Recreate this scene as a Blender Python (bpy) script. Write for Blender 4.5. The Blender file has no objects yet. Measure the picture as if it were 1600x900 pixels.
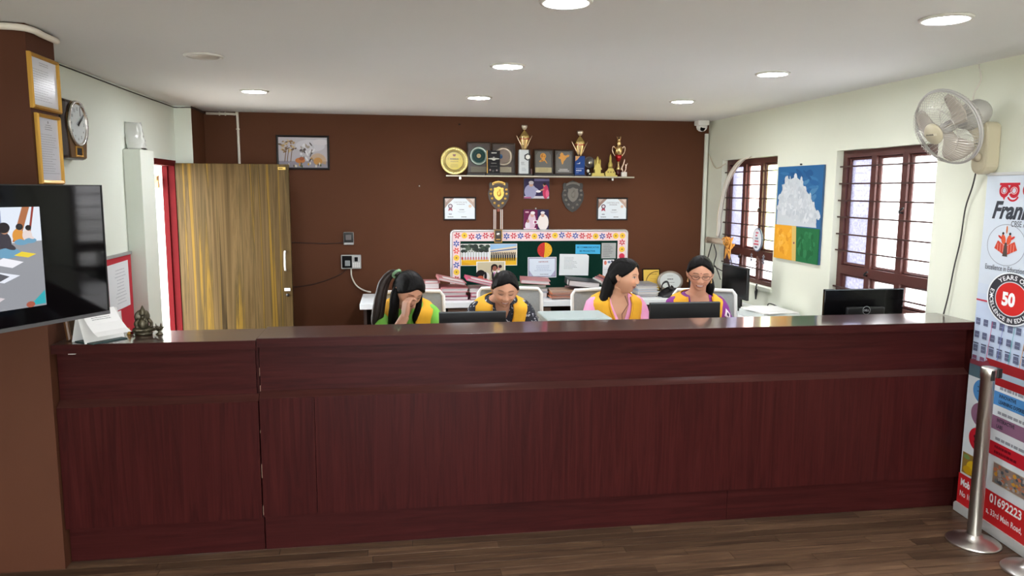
import bpy, bmesh, math, random
import numpy as np
from mathutils import Vector, Matrix, Euler
random.seed(7)
PI = math.pi
S = bpy.context.scene
C = S.collection

# ------------------------------------------------------------------ camera, world, exposure
cam_data = bpy.data.cameras.new('camera')
cam = bpy.data.objects.new('camera', cam_data); C.objects.link(cam)
PITCH, YAW, ROLL = math.radians(7.45), math.radians(8.8), math.radians(0.35)
fw = Vector((math.sin(YAW)*math.cos(PITCH), math.cos(YAW)*math.cos(PITCH), -math.sin(PITCH)))
r0 = Vector((math.cos(YAW), -math.sin(YAW), 0)); u0 = r0.cross(fw)
rt = r0*math.cos(ROLL) + u0*math.sin(ROLL); up = -r0*math.sin(ROLL) + u0*math.cos(ROLL)
m3 = Matrix((rt, up, -fw)).transposed()
cam.matrix_world = Matrix.Translation((0, 0, 1.70)) @ m3.to_4x4()
cam_data.sensor_width = 36.0; cam_data.lens = 36.0*1170/1600
cam_data.clip_start = 0.05; cam_data.clip_end = 300
S.camera = cam

W = bpy.data.worlds.new('world'); S.world = W; W.use_nodes = True
nt = W.node_tree; nt.nodes.clear()
wo = nt.nodes.new('ShaderNodeOutputWorld'); bg = nt.nodes.new('ShaderNodeBackground')
tc = nt.nodes.new('ShaderNodeTexCoord'); sp = nt.nodes.new('ShaderNodeSeparateXYZ'); rp = nt.nodes.new('ShaderNodeValToRGB')
rp.color_ramp.elements[0].position = 0.0; rp.color_ramp.elements[0].color = (0.95, 0.97, 1.0, 1)
rp.color_ramp.elements[1].position = 1.0; rp.color_ramp.elements[1].color = (0.80, 0.90, 1.0, 1)
nt.links.new(tc.outputs['Generated'], sp.inputs[0]); nt.links.new(sp.outputs['Z'], rp.inputs[0])
nt.links.new(rp.outputs[0], bg.inputs[0]); nt.links.new(bg.outputs[0], wo.inputs[0])
bg.inputs[1].default_value = 4.6                                   # bright overcast sky
S.view_settings.view_transform = 'Standard'; S.view_settings.look = 'None'
S.view_settings.gamma = 1.0; S.view_settings.use_curve_mapping = False
S.view_settings.exposure = 2.35
LAMP = 40.0                                                         # radiance of a lit downlight

def portal(name, loc, rot, sx, sy):                                # sampling help only: the sky's own light enters here
    l = bpy.data.lights.new(name, 'AREA'); l.shape = 'RECTANGLE'; l.size = sx; l.size_y = sy
    l.cycles.is_portal = True
    o = bpy.data.objects.new(name, l); C.objects.link(o); o.location = loc; o.rotation_euler = rot
portal('portal_window', (3.14, 6.15, 1.45), (0, PI/2, 0), 1.2, 1.2)
portal('portal_window', (3.14, 4.33, 1.45), (0, PI/2, 0), 1.2, 1.2)
portal('portal_door', (-1.98, 6.07, 0.95), (0, -PI/2, 0), 2.0, 1.0)
portal('portal_entrance', (0.4, -3.72, 1.05), (PI/2, 0, 0), 2.6, 2.1)

# ------------------------------------------------------------------ materials
def lin(c):
    if isinstance(c, str): c = tuple(int(c[i:i+2], 16) for i in (0, 2, 4))
    if max(c) > 1: c = tuple(v/255 for v in c)
    return tuple(v/12.92 if v <= 0.04045 else ((v+0.055)/1.055)**2.4 for v in c)
MATS = {}
def mat(name, col, rough=0.5, metal=0.0, spec=0.5, coat=0.0, vary=0.0, scale=8.0, bump=0.0, bscale=60.0, emit=0.0, stretch=(1, 1, 1)):
    if name in MATS: return MATS[name]
    m = bpy.data.materials.new(name); m.use_nodes = True; t = m.node_tree; b = t.nodes['Principled BSDF']
    c = lin(col)
    b.inputs['Base Color'].default_value = (*c, 1); b.inputs['Roughness'].default_value = rough
    b.inputs['Metallic'].default_value = metal; b.inputs['Specular IOR Level'].default_value = spec
    b.inputs['Coat Weight'].default_value = coat
    if emit: b.inputs['Emission Color'].default_value = (*c, 1); b.inputs['Emission Strength'].default_value = emit
    if vary or bump:
        tx = t.nodes.new('ShaderNodeTexCoord'); mp = t.nodes.new('ShaderNodeMapping'); mp.inputs['Scale'].default_value = stretch
        t.links.new(tx.outputs['Object'], mp.inputs[0])
    if vary:
        n = t.nodes.new('ShaderNodeTexNoise'); n.inputs['Scale'].default_value = scale; n.inputs['Detail'].default_value = 5
        r = t.nodes.new('ShaderNodeValToRGB')
        r.color_ramp.elements[0].position = 0.3; r.color_ramp.elements[1].position = 0.72
        r.color_ramp.elements[0].color = (*[max(0, v*(1-vary)) for v in c], 1)
        r.color_ramp.elements[1].color = (*[min(1, v*(1+vary)) for v in c], 1)
        t.links.new(mp.outputs[0], n.inputs[0]); t.links.new(n.outputs[0], r.inputs[0]); t.links.new(r.outputs[0], b.inputs['Base Color'])
    if bump:
        n2 = t.nodes.new('ShaderNodeTexNoise'); n2.inputs['Scale'].default_value = bscale; n2.inputs['Detail'].default_value = 4
        bp = t.nodes.new('ShaderNodeBump'); bp.inputs['Strength'].default_value = bump; bp.inputs['Distance'].default_value = 0.004
        t.links.new(mp.outputs[0], n2.inputs[0]); t.links.new(n2.outputs[0], bp.inputs['Height']); t.links.new(bp.outputs[0], b.inputs['Normal'])
    MATS[name] = m; return m
def wood(name, stops, stretch, rough=0.3, coat=0.0, scale=3.0, bump=0.06, dist=1.2, objrand=0.0, spec=0.5):
    """grain: noise stretched along one axis, plus a finer layer"""
    m = bpy.data.materials.new(name); m.use_nodes = True; t = m.node_tree; b = t.nodes['Principled BSDF']
    tx = t.nodes.new('ShaderNodeTexCoord'); mp = t.nodes.new('ShaderNodeMapping'); mp.inputs['Scale'].default_value = stretch
    t.links.new(tx.outputs['Object'], mp.inputs[0])
    n = t.nodes.new('ShaderNodeTexNoise'); n.inputs['Scale'].default_value = scale; n.inputs['Detail'].default_value = 8; n.inputs['Roughness'].default_value = 0.62
    n.inputs['Distortion'].default_value = dist
    r = t.nodes.new('ShaderNodeValToRGB'); e = r.color_ramp.elements
    while len(e) < len(stops): e.new(0.5)
    for i, (p, c) in enumerate(stops): e[i].position = p; e[i].color = (*lin(c), 1)
    t.links.new(mp.outputs[0], n.inputs[0])
    if objrand:
        oi = t.nodes.new('ShaderNodeObjectInfo'); ad = t.nodes.new('ShaderNodeVectorMath'); ad.operation = 'ADD'
        ml = t.nodes.new('ShaderNodeMath'); ml.operation = 'MULTIPLY'; ml.inputs[1].default_value = 37.0
        cb = t.nodes.new('ShaderNodeCombineXYZ')
        t.links.new(oi.outputs['Random'], ml.inputs[0])
        for k in range(3): t.links.new(ml.outputs[0], cb.inputs[k])
        t.links.new(mp.outputs[0], ad.inputs[0]); t.links.new(cb.outputs[0], ad.inputs[1]); t.links.new(ad.outputs[0], n.inputs[0])
        hs = t.nodes.new('ShaderNodeHueSaturation')
        mr = t.nodes.new('ShaderNodeMapRange'); mr.inputs[3].default_value = 1-objrand; mr.inputs[4].default_value = 1+objrand
        t.links.new(oi.outputs['Random'], mr.inputs[0]); t.links.new(mr.outputs[0], hs.inputs['Value'])
        t.links.new(n.outputs[0], r.inputs[0]); t.links.new(r.outputs[0], hs.inputs['Color']); t.links.new(hs.outputs[0], b.inputs['Base Color'])
    else:
        t.links.new(n.outputs[0], r.inputs[0]); t.links.new(r.outputs[0], b.inputs['Base Color'])
    bp = t.nodes.new('ShaderNodeBump'); bp.inputs['Strength'].default_value = bump; bp.inputs['Distance'].default_value = 0.002
    t.links.new(n.outputs[0], bp.inputs['Height']); t.links.new(bp.outputs[0], b.inputs['Normal'])
    b.inputs['Roughness'].default_value = rough; b.inputs['Coat Weight'].default_value = coat; b.inputs['Coat Roughness'].default_value = 0.12
    b.inputs['Specular IOR Level'].default_value = spec
    MATS[name] = m; return m
def print_mat(name, rough=0.45, emit=0.0):
    m = bpy.data.materials.new(name); m.use_nodes = True; t = m.node_tree; b = t.nodes['Principled BSDF']
    a = t.nodes.new('ShaderNodeAttribute'); a.attribute_name = 'Col'
    t.links.new(a.outputs['Color'], b.inputs['Base Color']); b.inputs['Roughness'].default_value = rough; b.inputs['Specular IOR Level'].default_value = 0.2
    if emit:
        b.inputs['Base Color'].default_value = (0.01, 0.01, 0.01, 1)
        for l in list(b.inputs['Base Color'].links): t.links.remove(l)
        t.links.new(a.outputs['Color'], b.inputs['Emission Color']); b.inputs['Emission Strength'].default_value = emit
    MATS[name] = m; return m
PRINT = print_mat('printed_paper', 0.55); GLOSS = print_mat('glossy_print', 0.22); VINYL = print_mat('banner_vinyl', 0.35)
SCREEN = print_mat('lit_screen', 0.1, 0.20)

# ------------------------------------------------------------------ mesh helpers
class MB:
    def __init__(s): s.v = []; s.f = []; s.m = []; s.sm = []; s.c = []; s.mats = []; s.M = Matrix.Identity(4); s.col = None
    def mi(s, m):
        if m not in s.mats: s.mats.append(m)
        return s.mats.index(m)
    def add(s, vs, fs, m=None, smooth=False):
        o = len(s.v); k = s.mi(m)
        for p in vs: s.v.append(tuple(s.M @ Vector(p)))
        if s.col is not None: s.c += [s.col]*len(vs)
        for f in fs: s.f.append(tuple(i+o for i in f)); s.m.append(k); s.sm.append(smooth)
        return s
    def box(s, a, b, m=None, bev=0.0):
        x0, y0, z0 = a; x1, y1, z1 = b
        if bev <= 0:
            v = [(x0,y0,z0),(x1,y0,z0),(x1,y1,z0),(x0,y1,z0),(x0,y0,z1),(x1,y0,z1),(x1,y1,z1),(x0,y1,z1)]
            return s.add(v, [(0,3,2,1),(4,5,6,7),(0,1,5,4),(1,2,6,5),(2,3,7,6),(3,0,4,7)], m)
        bm = bmesh.new(); bmesh.ops.create_cube(bm, size=1)
        for q in bm.verts: q.co = ((x0+x1)/2+q.co.x*(x1-x0), (y0+y1)/2+q.co.y*(y1-y0), (z0+z1)/2+q.co.z*(z1-z0))
        bmesh.ops.bevel(bm, geom=bm.edges[:], offset=bev, segments=2, profile=0.5, affect='EDGES')
        bm.verts.index_update()
        s.add([q.co[:] for q in bm.verts], [[q.index for q in f.verts] for f in bm.faces], m); bm.free(); return s
    def prism(s, poly, h0, h1, m=None):                            # polygon in local XY, extruded along Z
        n = len(poly)
        v = [(x, y, h0) for x, y in poly] + [(x, y, h1) for x, y in poly]
        return s.add(v, [tuple(reversed(range(n))), tuple(range(n, 2*n))] + [(i, (i+1) % n, n+(i+1) % n, n+i) for i in range(n)], m)
    def lathe(s, prof, m=None, seg=24, cen=(0, 0, 0), smooth=True, axis='Z'):
        v = []; f = []
        for r, z in prof:
            for k in range(seg):
                a = 2*PI*k/seg; p = (r*math.cos(a), r*math.sin(a), z)
                if axis == 'Y': p = (p[0], -p[2], p[1])
                if axis == 'X': p = (p[2], p[0], p[1])
                v.append((p[0]+cen[0], p[1]+cen[1], p[2]+cen[2]))
        for i in range(len(prof)-1):
            for k in range(seg): f.append((i*seg+k, i*seg+(k+1) % seg, (i+1)*seg+(k+1) % seg, (i+1)*seg+k))
        if prof[0][0] > 1e-6: f.append(tuple(reversed(range(seg))))
        if prof[-1][0] > 1e-6: f.append(tuple(range((len(prof)-1)*seg, len(prof)*seg)))
        return s.add(v, f, m, smooth)
    def tube(s, pts, rad, m=None, seg=10, flat=1.0, smooth=True, close=False, upv=None):
        P = [Vector(p) for p in pts]; n = len(P)
        R = rad if isinstance(rad, (list, tuple)) else [rad]*n
        v = []; f = []; prev = None
        for i, p in enumerate(P):
            if close: t = P[(i+1) % n]-P[i-1]
            else: t = P[min(i+1, n-1)]-P[max(i-1, 0)]
            t.normalize()
            if prev is None:
                u = Vector(upv) if upv else (Vector((0, 0, 1)) if abs(t.z) < 0.9 else Vector((1, 0, 0)))
            else: u = prev
            u = (u - t*u.dot(t)); u.normalize(); prev = u; w = t.cross(u)
            for k in range(seg):
                a = 2*PI*k/seg; v.append(tuple(p+u*(R[i]*flat*math.cos(a))+w*(R[i]*math.sin(a))))
        for i in range(n if close else n-1):
            j = (i+1) % n
            for k in range(seg): f.append((i*seg+k, i*seg+(k+1) % seg, j*seg+(k+1) % seg, j*seg+k))
        if not close: f.append(tuple(reversed(range(seg)))); f.append(tuple(range((n-1)*seg, n*seg)))
        return s.add(v, f, m, smooth)
    def ball(s, c, r, m=None, seg=16, rings=10):
        rx, ry, rz = r if isinstance(r, (list, tuple)) else (r, r, r)
        v = [(c[0], c[1], c[2]+rz)]; f = []
        for i in range(1, rings):
            t = PI*i/rings
            for k in range(seg):
                a = 2*PI*k/seg; v.append((c[0]+rx*math.sin(t)*math.cos(a), c[1]+ry*math.sin(t)*math.sin(a), c[2]+rz*math.cos(t)))
        v.append((c[0], c[1], c[2]-rz)); L = len(v)-1
        for k in range(seg): f.append((0, 1+k, 1+(k+1) % seg)); f.append((L, 1+(rings-2)*seg+(k+1) % seg, 1+(rings-2)*seg+k))
        for i in range(rings-2):
            for k in range(seg): f.append((1+i*seg+k, 1+(i+1)*seg+k, 1+(i+1)*seg+(k+1) % seg, 1+i*seg+(k+1) % seg))
        return s.add(v, f, m, True)
    def build(s, name, m=None, parent=None, kind=None, shade=None):
        me = bpy.data.meshes.new(name); me.from_pydata(s.v, [], s.f)
        ms = [q if q else m for q in s.mats]
        for q in ms: me.materials.append(q)
        me.polygons.foreach_set('material_index', s.m)
        me.polygons.foreach_set('use_smooth', s.sm if shade is None else [shade]*len(s.f))
        if s.c:
            a = me.color_attributes.new('Col', 'FLOAT_COLOR', 'POINT')
            a.data.foreach_set('color', np.array([(*q, 1.0) for q in s.c], dtype=np.float32).ravel())
        me.update()
        o = bpy.data.objects.new(name, me); C.objects.link(o)
        if parent: o.parent = parent
        if kind: o['kind'] = kind
        return o
def tag(o, label=None, cat=None, group=None, kind=None):
    if label: o['label'] = label
    if cat: o['category'] = cat
    if group: o['group'] = group
    if kind: o['kind'] = kind
    return o
def thing(name, label, cat, M=None, group=None):
    o = bpy.data.objects.new(name, None); C.objects.link(o); o.empty_display_size = 0.05
    if M is not None: o.matrix_world = M if isinstance(M, Matrix) else Matrix.Translation(M)
    return tag(o, label, cat, group)
def at(x, y, z, rz=0.0): return Matrix.Translation((x, y, z)) @ Matrix.Rotation(rz, 4, 'Z')
def frame_m(o, x, y):                                              # local x, y (up) and z (out) axes
    x = Vector(x).normalized(); y = Vector(y).normalized(); z = x.cross(y)
    return Matrix.Translation(o) @ Matrix((x, y, z)).transposed().to_4x4()
BACK = lambda x, z, y=7.0: frame_m((x, y, z), (1, 0, 0), (0, 0, 1))          # out = -Y
RIGHT = lambda y, z, x=3.0: frame_m((x, y, z), (0, -1, 0), (0, 0, 1))        # out = -X
LEFT = lambda y, z, x=-1.78: frame_m((x, y, z), (0, 1, 0), (0, 0, 1))        # out = +X
TXT = {}
def text_geo(s, bold=0.0, shear=0.0):
    k = (s, bold, shear)
    if k in TXT: return TXT[k]
    cu = bpy.data.curves.new('t', 'FONT'); cu.body = s; cu.size = 1; cu.shear = shear; cu.offset = bold
    cu.resolution_u = 3; cu.fill_mode = 'FRONT'
    o = bpy.data.objects.new('t', cu); C.objects.link(o)
    dg = bpy.context.evaluated_depsgraph_get(); me = bpy.data.meshes.new_from_object(o.evaluated_get(dg))
    v = np.array([q.co[:2] for q in me.vertices]) if len(me.vertices) else np.zeros((1, 2)); f = [tuple(p.vertices) for p in me.polygons]
    bpy.data.objects.remove(o); bpy.data.curves.remove(cu); bpy.data.meshes.remove(me)
    lo = v.min(0); hi = v.max(0); v = v-lo; TXT[k] = (v, f, hi-lo); return TXT[k]
class Pic(MB):
    """flat print: coloured shapes on one thin sheet, w x h metres, lower left corner at the origin, facing +Z"""
    def __init__(s, w, h, base, thick=0.003):
        super().__init__(); s.w, s.h, s.k = w, h, thick; s.col = lin(base); s.box((0, 0, 0), (w, h, thick)); s.step = 0.00010
    def poly(s, pts, col):
        s.k += s.step; s.col = lin(col); s.add([(x*s.w, y*s.h, s.k) for x, y in pts], [tuple(range(len(pts)))]); return s
    def rect(s, x0, y0, x1, y1, col): return s.poly([(x0, y0), (x1, y0), (x1, y1), (x0, y1)], col)
    def ell(s, cx, cy, rx, ry, col, n=20, rot=0.0, a0=0.0, a1=2*PI):
        full = abs(a1-a0-2*PI) < 1e-6; p = [] if full else [(cx, cy)]
        for i in range(n if full else n+1):
            a = a0+(a1-a0)*i/n; x, y = rx*math.cos(a), ry*math.sin(a)
            p.append((cx+x*math.cos(rot)-y*math.sin(rot), cy+x*math.sin(rot)+y*math.cos(rot)))
        return s.poly(p, col)
    def circ(s, cx, cy, r, col, n=28): return s.ell(cx, cy, r, r*s.w/s.h, col, n)
    def ring(s, cx, cy, r1, r0, col, n=36, a0=0, a1=2*PI):         # fractions of the width
        s.k += s.step; s.col = lin(col); q = s.w/s.h; v = []; f = []
        for i in range(n+1):
            a = a0+(a1-a0)*i/n
            for r in (r0, r1): v.append(((cx+r*math.cos(a))*s.w, (cy+r*q*math.sin(a))*s.h, s.k))
        for i in range(n): f.append((2*i, 2*i+1, 2*i+3, 2*i+2))
        s.add(v, f); return s
    def text(s, t, cx, cy, w, col, bold=0.0, shear=0.0, h=None, anchor=0.5, rot=0.0):   # w = fraction of the width (or h = of the height)
        v, f, d = text_geo(t, bold, shear); kx = w*s.w/d[0]; ky = kx if h is None else h*s.h/d[1]
        s.k += s.step; s.col = lin(col); o = []
        for x, y in v:
            X = (x-d[0]*anchor)*kx; Y = (y-d[1]*0.5)*ky
            o.append((cx*s.w+X*math.cos(rot)-Y*math.sin(rot), cy*s.h+X*math.sin(rot)+Y*math.cos(rot), s.k))
        s.add(o, f); return s
    def arc_text(s, t, cx, cy, r, a_mid, size, col, inner=False, bold=0.01):   # letters round a circle, a_mid in degrees
        tot = 0; ws = []
        for ch in t:
            wd = (text_geo(ch, bold)[2][0] if ch != ' ' else 0.25)*size+0.07*size; ws.append(wd); tot += wd
        a = math.radians(a_mid); sg = 1 if inner else -1; a -= sg*tot/(2*r)
        for ch, wd in zip(t, ws):
            am = a+sg*wd/(2*r); a += sg*wd/r
            if ch == ' ': continue
            v, f, d = text_geo(ch, bold); s.k += s.step*0.02; s.col = lin(col); o = []
            ro = am+PI/2 if inner else am-PI/2
            for x, y in v:
                X = (x-d[0]/2)*size; Y = (y-0.36)*size
                o.append(((cx*s.w+r*s.w*math.cos(am))+(X*math.cos(ro)-Y*math.sin(ro))*s.w, (cy*s.h+r*s.w*math.sin(am))+(X*math.sin(ro)+Y*math.cos(ro))*s.w, s.k))
            s.add(o, f)
        s.k += s.step; return s
    def lines(s, x0, y0, x1, y1, n, col, th=0.35, seed=1, center=False):   # unreadably small print
        r = random.Random(seed); s.k += s.step; s.col = lin(col); dy = (y1-y0)/n
        for i in range(n):
            y = y1-(i+0.5)*dy; a, b = x0, x0+(x1-x0)*r.uniform(0.6, 1.0)
            if center: d = (x1-b)/2; a += d; b += d
            x = a
            while x < b-0.01*(x1-x0):
                e = min(b, x+(x1-x0)*r.uniform(0.04, 0.14))
                s.add([(x*s.w, (y-dy*th/2)*s.h, s.k), (e*s.w, (y-dy*th/2)*s.h, s.k), (e*s.w, (y+dy*th/2)*s.h, s.k), (x*s.w, (y+dy*th/2)*s.h, s.k)], [(0, 1, 2, 3)])
                x = e+(x1-x0)*0.018
        return s
def frame_bars(w, h, bw, d, m=None, lip=0.0):                      # picture frame: four mitred bars, lower left at the origin, back at z=0
    b = MB(); q = [(0, 0), (w, 0), (w, h), (0, h)]; i = [(bw, bw), (w-bw, bw), (w-bw, h-bw), (bw, h-bw)]
    for k in range(4):
        j = (k+1) % 4; a, c, e, g = q[k], q[j], i[j], i[k]
        mid = lambda p, r, t: (p[0]+(r[0]-p[0])*t, p[1]+(r[1]-p[1])*t)
        a2, c2 = mid(a, g, 0.35), mid(c, e, 0.35)
        v = [(*a, 0), (*c, 0), (*e, 0), (*g, 0), (*a, d*0.7), (*c, d*0.7), (*a2, d), (*c2, d), (*e, d*0.75), (*g, d*0.75)]
        b.add(v, [(0, 3, 2, 1), (0, 1, 5, 4), (4, 5, 7, 6), (6, 7, 8, 9), (2, 3, 9, 8), (0, 4, 6, 9, 3), (1, 2, 8, 7, 5)], m)
    return b
def curve(pts, n=6):                                               # Catmull-Rom through points
    P = [Vector(p) for p in pts]; P = [P[0]*2-P[1]]+P+[P[-1]*2-P[-2]]; out = []
    for i in range(1, len(P)-2):
        for k in range(n):
            t = k/n; a, b, c, d = P[i-1], P[i], P[i+1], P[i+2]
            out.append(0.5*((2*b)+(c-a)*t+(2*a-5*b+4*c-d)*t*t+(3*b-a-3*c+d)*t**3))
    out.append(P[-2]); return out

# ------------------------------------------------------------------ shared materials
M_brown = mat('brown_paint', (88, 51, 30), 0.7, spec=0.25, vary=0.06, scale=1.5, bump=0.08, bscale=120)
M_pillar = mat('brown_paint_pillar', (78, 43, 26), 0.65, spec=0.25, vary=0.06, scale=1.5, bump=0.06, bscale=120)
M_cream = mat('cream_paint', (220, 223, 206), 0.7, vary=0.03, scale=1.2, bump=0.06, bscale=110)
M_pale = mat('pale_green_paint', (222, 228, 218), 0.7, vary=0.03, scale=1.2, bump=0.06, bscale=110)
M_ceil = mat('ceiling_paint', (226, 227, 227), 0.75, vary=0.02, scale=1.0)
M_plank_base = mat('floor_joint', (38, 26, 19), 0.6)
M_floor = wood('floor_laminate', [(0.25, (54, 39, 30)), (0.5, (86, 64, 48)), (0.75, (118, 92, 69))], (2.0, 30, 30), 0.42, scale=1.3, objrand=0.34, spec=0.4)
M_floor_far = wood('floor_laminate_far', [(0.25, (66, 44, 31)), (0.5, (92, 64, 45)), (0.75, (116, 84, 60))], (1.2, 14, 14), 0.4, scale=1.6)
M_maho_h = wood('mahogany_across', [(0.2, (38, 13, 13)), (0.5, (52, 19, 18)), (0.8, (64, 26, 25))], (1.2, 22, 22), 0.36, 0.0, scale=1.5, spec=0.07)
M_maho_v = wood('mahogany_upright', [(0.2, (36, 11, 11)), (0.5, (52, 18, 17)), (0.8, (65, 25, 23))], (24, 24, 1.1), 0.36, 0.0, scale=1.5, spec=0.07)
M_slab = wood('mahogany_top', [(0.2, (48, 23, 20)), (0.5, (62, 32, 28)), (0.8, (76, 42, 37))], (1.2, 22, 22), 0.30, 1.0, scale=1.5, bump=0.01); MATS['mahogany_top'].node_tree.nodes['Principled BSDF'].inputs['Coat Roughness'].default_value = 0.07
M_edge = mat('raw_edge', (128, 100, 84), 0.7)
M_white = mat('white_plastic', (232, 232, 228), 0.4)
M_desk = mat('white_laminate', (238, 242, 244), 0.35)
M_black = mat('black_plastic', (20, 20, 21), 0.4)
M_blackg = mat('black_gloss', (10, 10, 11), 0.15, spec=0.2)
M_gold = mat('gold_metal', (230, 200, 142), 0.28, 1.0)
M_goldp = mat('gold_paint', (196, 150, 66), 0.38, 0.55)
M_silver = mat('silver_metal', (205, 203, 198), 0.25, 1.0)
M_steel = mat('brushed_steel', (214, 210, 204), 0.32, 1.0, bump=0.05, bscale=220, stretch=(1, 1, 0.02))
M_winwood = mat('window_frame_paint', (80, 40, 34), 0.45, vary=0.12, scale=6)
M_iron = mat('grill_paint', (62, 38, 33), 0.45)
M_red = mat('red_door_paint', (82, 9, 13), 0.6, spec=0.08, vary=0.06, scale=5)
M_pvc = mat('white_conduit', (226, 220, 208), 0.5)
M_cable = mat('dark_cable', (48, 46, 44), 0.6)
M_wire = mat('pale_cable', (216, 212, 200), 0.55)

# ------------------------------------------------------------------ structure
CEIL = 2.365
def struct(name, b, m): return b.build(name, m, kind='structure')
ground = struct('ground', MB().box((-60, -60, -0.30), (60, 60, -0.20)), mat('pale_ground', (190, 182, 168), 0.9, vary=0.1, scale=0.4))
fl = struct('floor', MB().box((-2.4, -3.7, -0.2), (3.15, 2.05, 0.0)).box((-2.4, 2.05, -0.2), (3.15, 3.66, -0.004)).box((-2.4, 3.66, -0.2), (3.15, 7.15, 0.0)), M_floor_far)
fl.data.materials.append(M_plank_base); fl.data.polygons.foreach_set('material_index', [0]*6+[1]*6+[0]*6)
PW = 0.066; plank_me = []
for L in (0.62, 0.78, 0.94, 1.10):
    b = MB(); g = 0.0012
    v = [(0, g, -0.006), (L-g, g, -0.006), (L-g, PW-g, -0.006), (0, PW-g, -0.006), (0.001, g+0.001, 0), (L-g-0.001, g+0.001, 0), (L-g-0.001, PW-g-0.001, 0), (0.001, PW-g-0.001, 0)]
    b.add(v, [(0, 3, 2, 1), (4, 5, 6, 7), (0, 1, 5, 4), (1, 2, 6, 5), (2, 3, 7, 6), (3, 0, 4, 7)])
    o = b.build('plank', M_floor, fl); plank_me.append((L, o.data)); bpy.data.objects.remove(o)
y = 2.05; row = 0; rr = random.Random(3)
while y < 3.60:
    x = -2.35
    first = rr.uniform(0.15, 0.9)
    while x < 3.10:
        L, me = rr.choice(plank_me)
        k = first/L if first else 1.0; first = None
        if x+L*k > 3.12 or 3.12-(x+L*k) < 0.1: k = (3.12-x)/L
        o = bpy.data.objects.new('plank', me); C.objects.link(o); o.parent = fl; o.location = (x, y, rr.uniform(-0.0006, 0.0)); o.scale = (k, 1, 1)
        x += L*k
    y += PW
struct('ceiling', MB().box((-2.4, -3.7, CEIL), (3.15, 7.15, CEIL+0.12)), M_ceil)
struct('wall_back', MB().box((-1.95, 7.0, 0), (3.15, 7.15, CEIL)), M_brown)
def pierced(axis_const, thick, u0, u1, z1, holes):                 # wall in the YZ plane, pierced by (u0,u1,z0,z1) holes, x from axis_const to axis_const+thick
    b = MB(); us = sorted({u0, u1, *[h[0] for h in holes], *[h[1] for h in holes]}); zs = sorted({0.0, z1, *[h[2] for h in holes], *[h[3] for h in holes]})
    xa, xb = sorted((axis_const, axis_const+thick))
    for i in range(len(us)-1):
        for j in range(len(zs)-1):
            um, zm = (us[i]+us[i+1])/2, (zs[j]+zs[j+1])/2
            if any(h[0] < um < h[1] and h[2] < zm < h[3] for h in holes): continue
            b.box((xa, us[i], zs[j]), (xb, us[i+1], zs[j+1]))
    return b
WIN = [(5.635, 6.66, 0.915, 1.985), (3.84, 4.82, 0.955, 1.98)]
struct('wall_right', pierced(3.0, 0.15, -3.7, 7.0, CEIL, WIN), M_cream)
struct('wall_left', pierced(-1.78, -0.075, 3.70, 7.0, CEIL, [(5.66, 6.50, 0, 1.92)]), M_pale)
struct('wall_lobby_left', MB().box((-2.4, -3.7, 0), (-2.25, 3.44, CEIL)), M_cream)
struct('wall_front', MB().box((-2.25, -3.7, 0), (-0.9, -3.55, CEIL)).box((1.7, -3.7, 0), (3.0, -3.55, CEIL)).box((-0.9, -3.7, 2.1), (1.7, -3.55, CEIL)), M_cream)
struct('wall_pillar', MB().box((-2.4, 3.44, 0), (-1.49, 3.70, CEIL)), M_pillar)
b = MB(); b.box((-1.95, 6.58, 0), (-1.645, 6.585, CEIL), M_pale).box((-1.95, 6.585, 0), (-1.645, 7.0, CEIL), M_brown)
struct('wall_corner', b, M_pale)
struct('trim_1', MB().box((-1.78, 5.355, 0), (-1.670, 5.635, 1.955), bev=0.004), M_pale)     # boxed-in duct beside the door

def glass_pane(name, tint, fl_=0.5):
    m = bpy.data.materials.new(name); m.use_nodes = True; t = m.node_tree; t.nodes.clear()
    out = t.nodes.new('ShaderNodeOutputMaterial'); mx = t.nodes.new('ShaderNodeMixShader'); tr = t.nodes.new('ShaderNodeBsdfTransparent'); tl = t.nodes.new('ShaderNodeBsdfTranslucent')
    m2 = t.nodes.new('ShaderNodeMixShader'); gl = t.nodes.new('ShaderNodeBsdfGlossy'); gl.inputs['Roughness'].default_value = 0.15
    tx = t.nodes.new('ShaderNodeTexCoord'); mp = t.nodes.new('ShaderNodeMapping'); mp.inputs['Scale'].default_value = (60, 60, 2.5)
    n = t.nodes.new('ShaderNodeTexNoise'); n.inputs['Scale'].default_value = 1.0; n.inputs['Detail'].default_value = 3
    r = t.nodes.new('ShaderNodeValToRGB'); c = lin(tint)
    r.color_ramp.elements[0].position = 0.35; r.color_ramp.elements[0].color = (*[v*0.72 for v in c], 1)
    r.color_ramp.elements[1].position = 0.65; r.color_ramp.elements[1].color = (*c, 1)
    t.links.new(tx.outputs['Object'], mp.inputs[0]); t.links.new(mp.outputs[0], n.inputs[0]); t.links.new(n.outputs[0], r.inputs[0])
    t.links.new(r.outputs[0], tl.inputs[0]); t.links.new(r.outputs[0], tr.inputs[0]); mx.inputs[0].default_value = fl_
    t.links.new(tr.outputs[0], mx.inputs[1]); t.links.new(tl.outputs[0], mx.inputs[2])
    m2.inputs[0].default_value = 0.06; t.links.new(mx.outputs[0], m2.inputs[1]); t.links.new(gl.outputs[0], m2.inputs[2])
    t.links.new(m2.outputs[0], out.inputs[0]); return m
G_white = glass_pane('frosted_glass', (240, 238, 238)); G_pink = glass_pane('frosted_glass_pink', (240, 220, 214)); G_grey = glass_pane('frosted_glass_lilac', (150, 149, 160)); G_green = glass_pane('frosted_glass_green', (236, 240, 212))
BARZ = (1.872, 1.757, 1.642, 1.530, 1.414, 1.302, 1.048)
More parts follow.
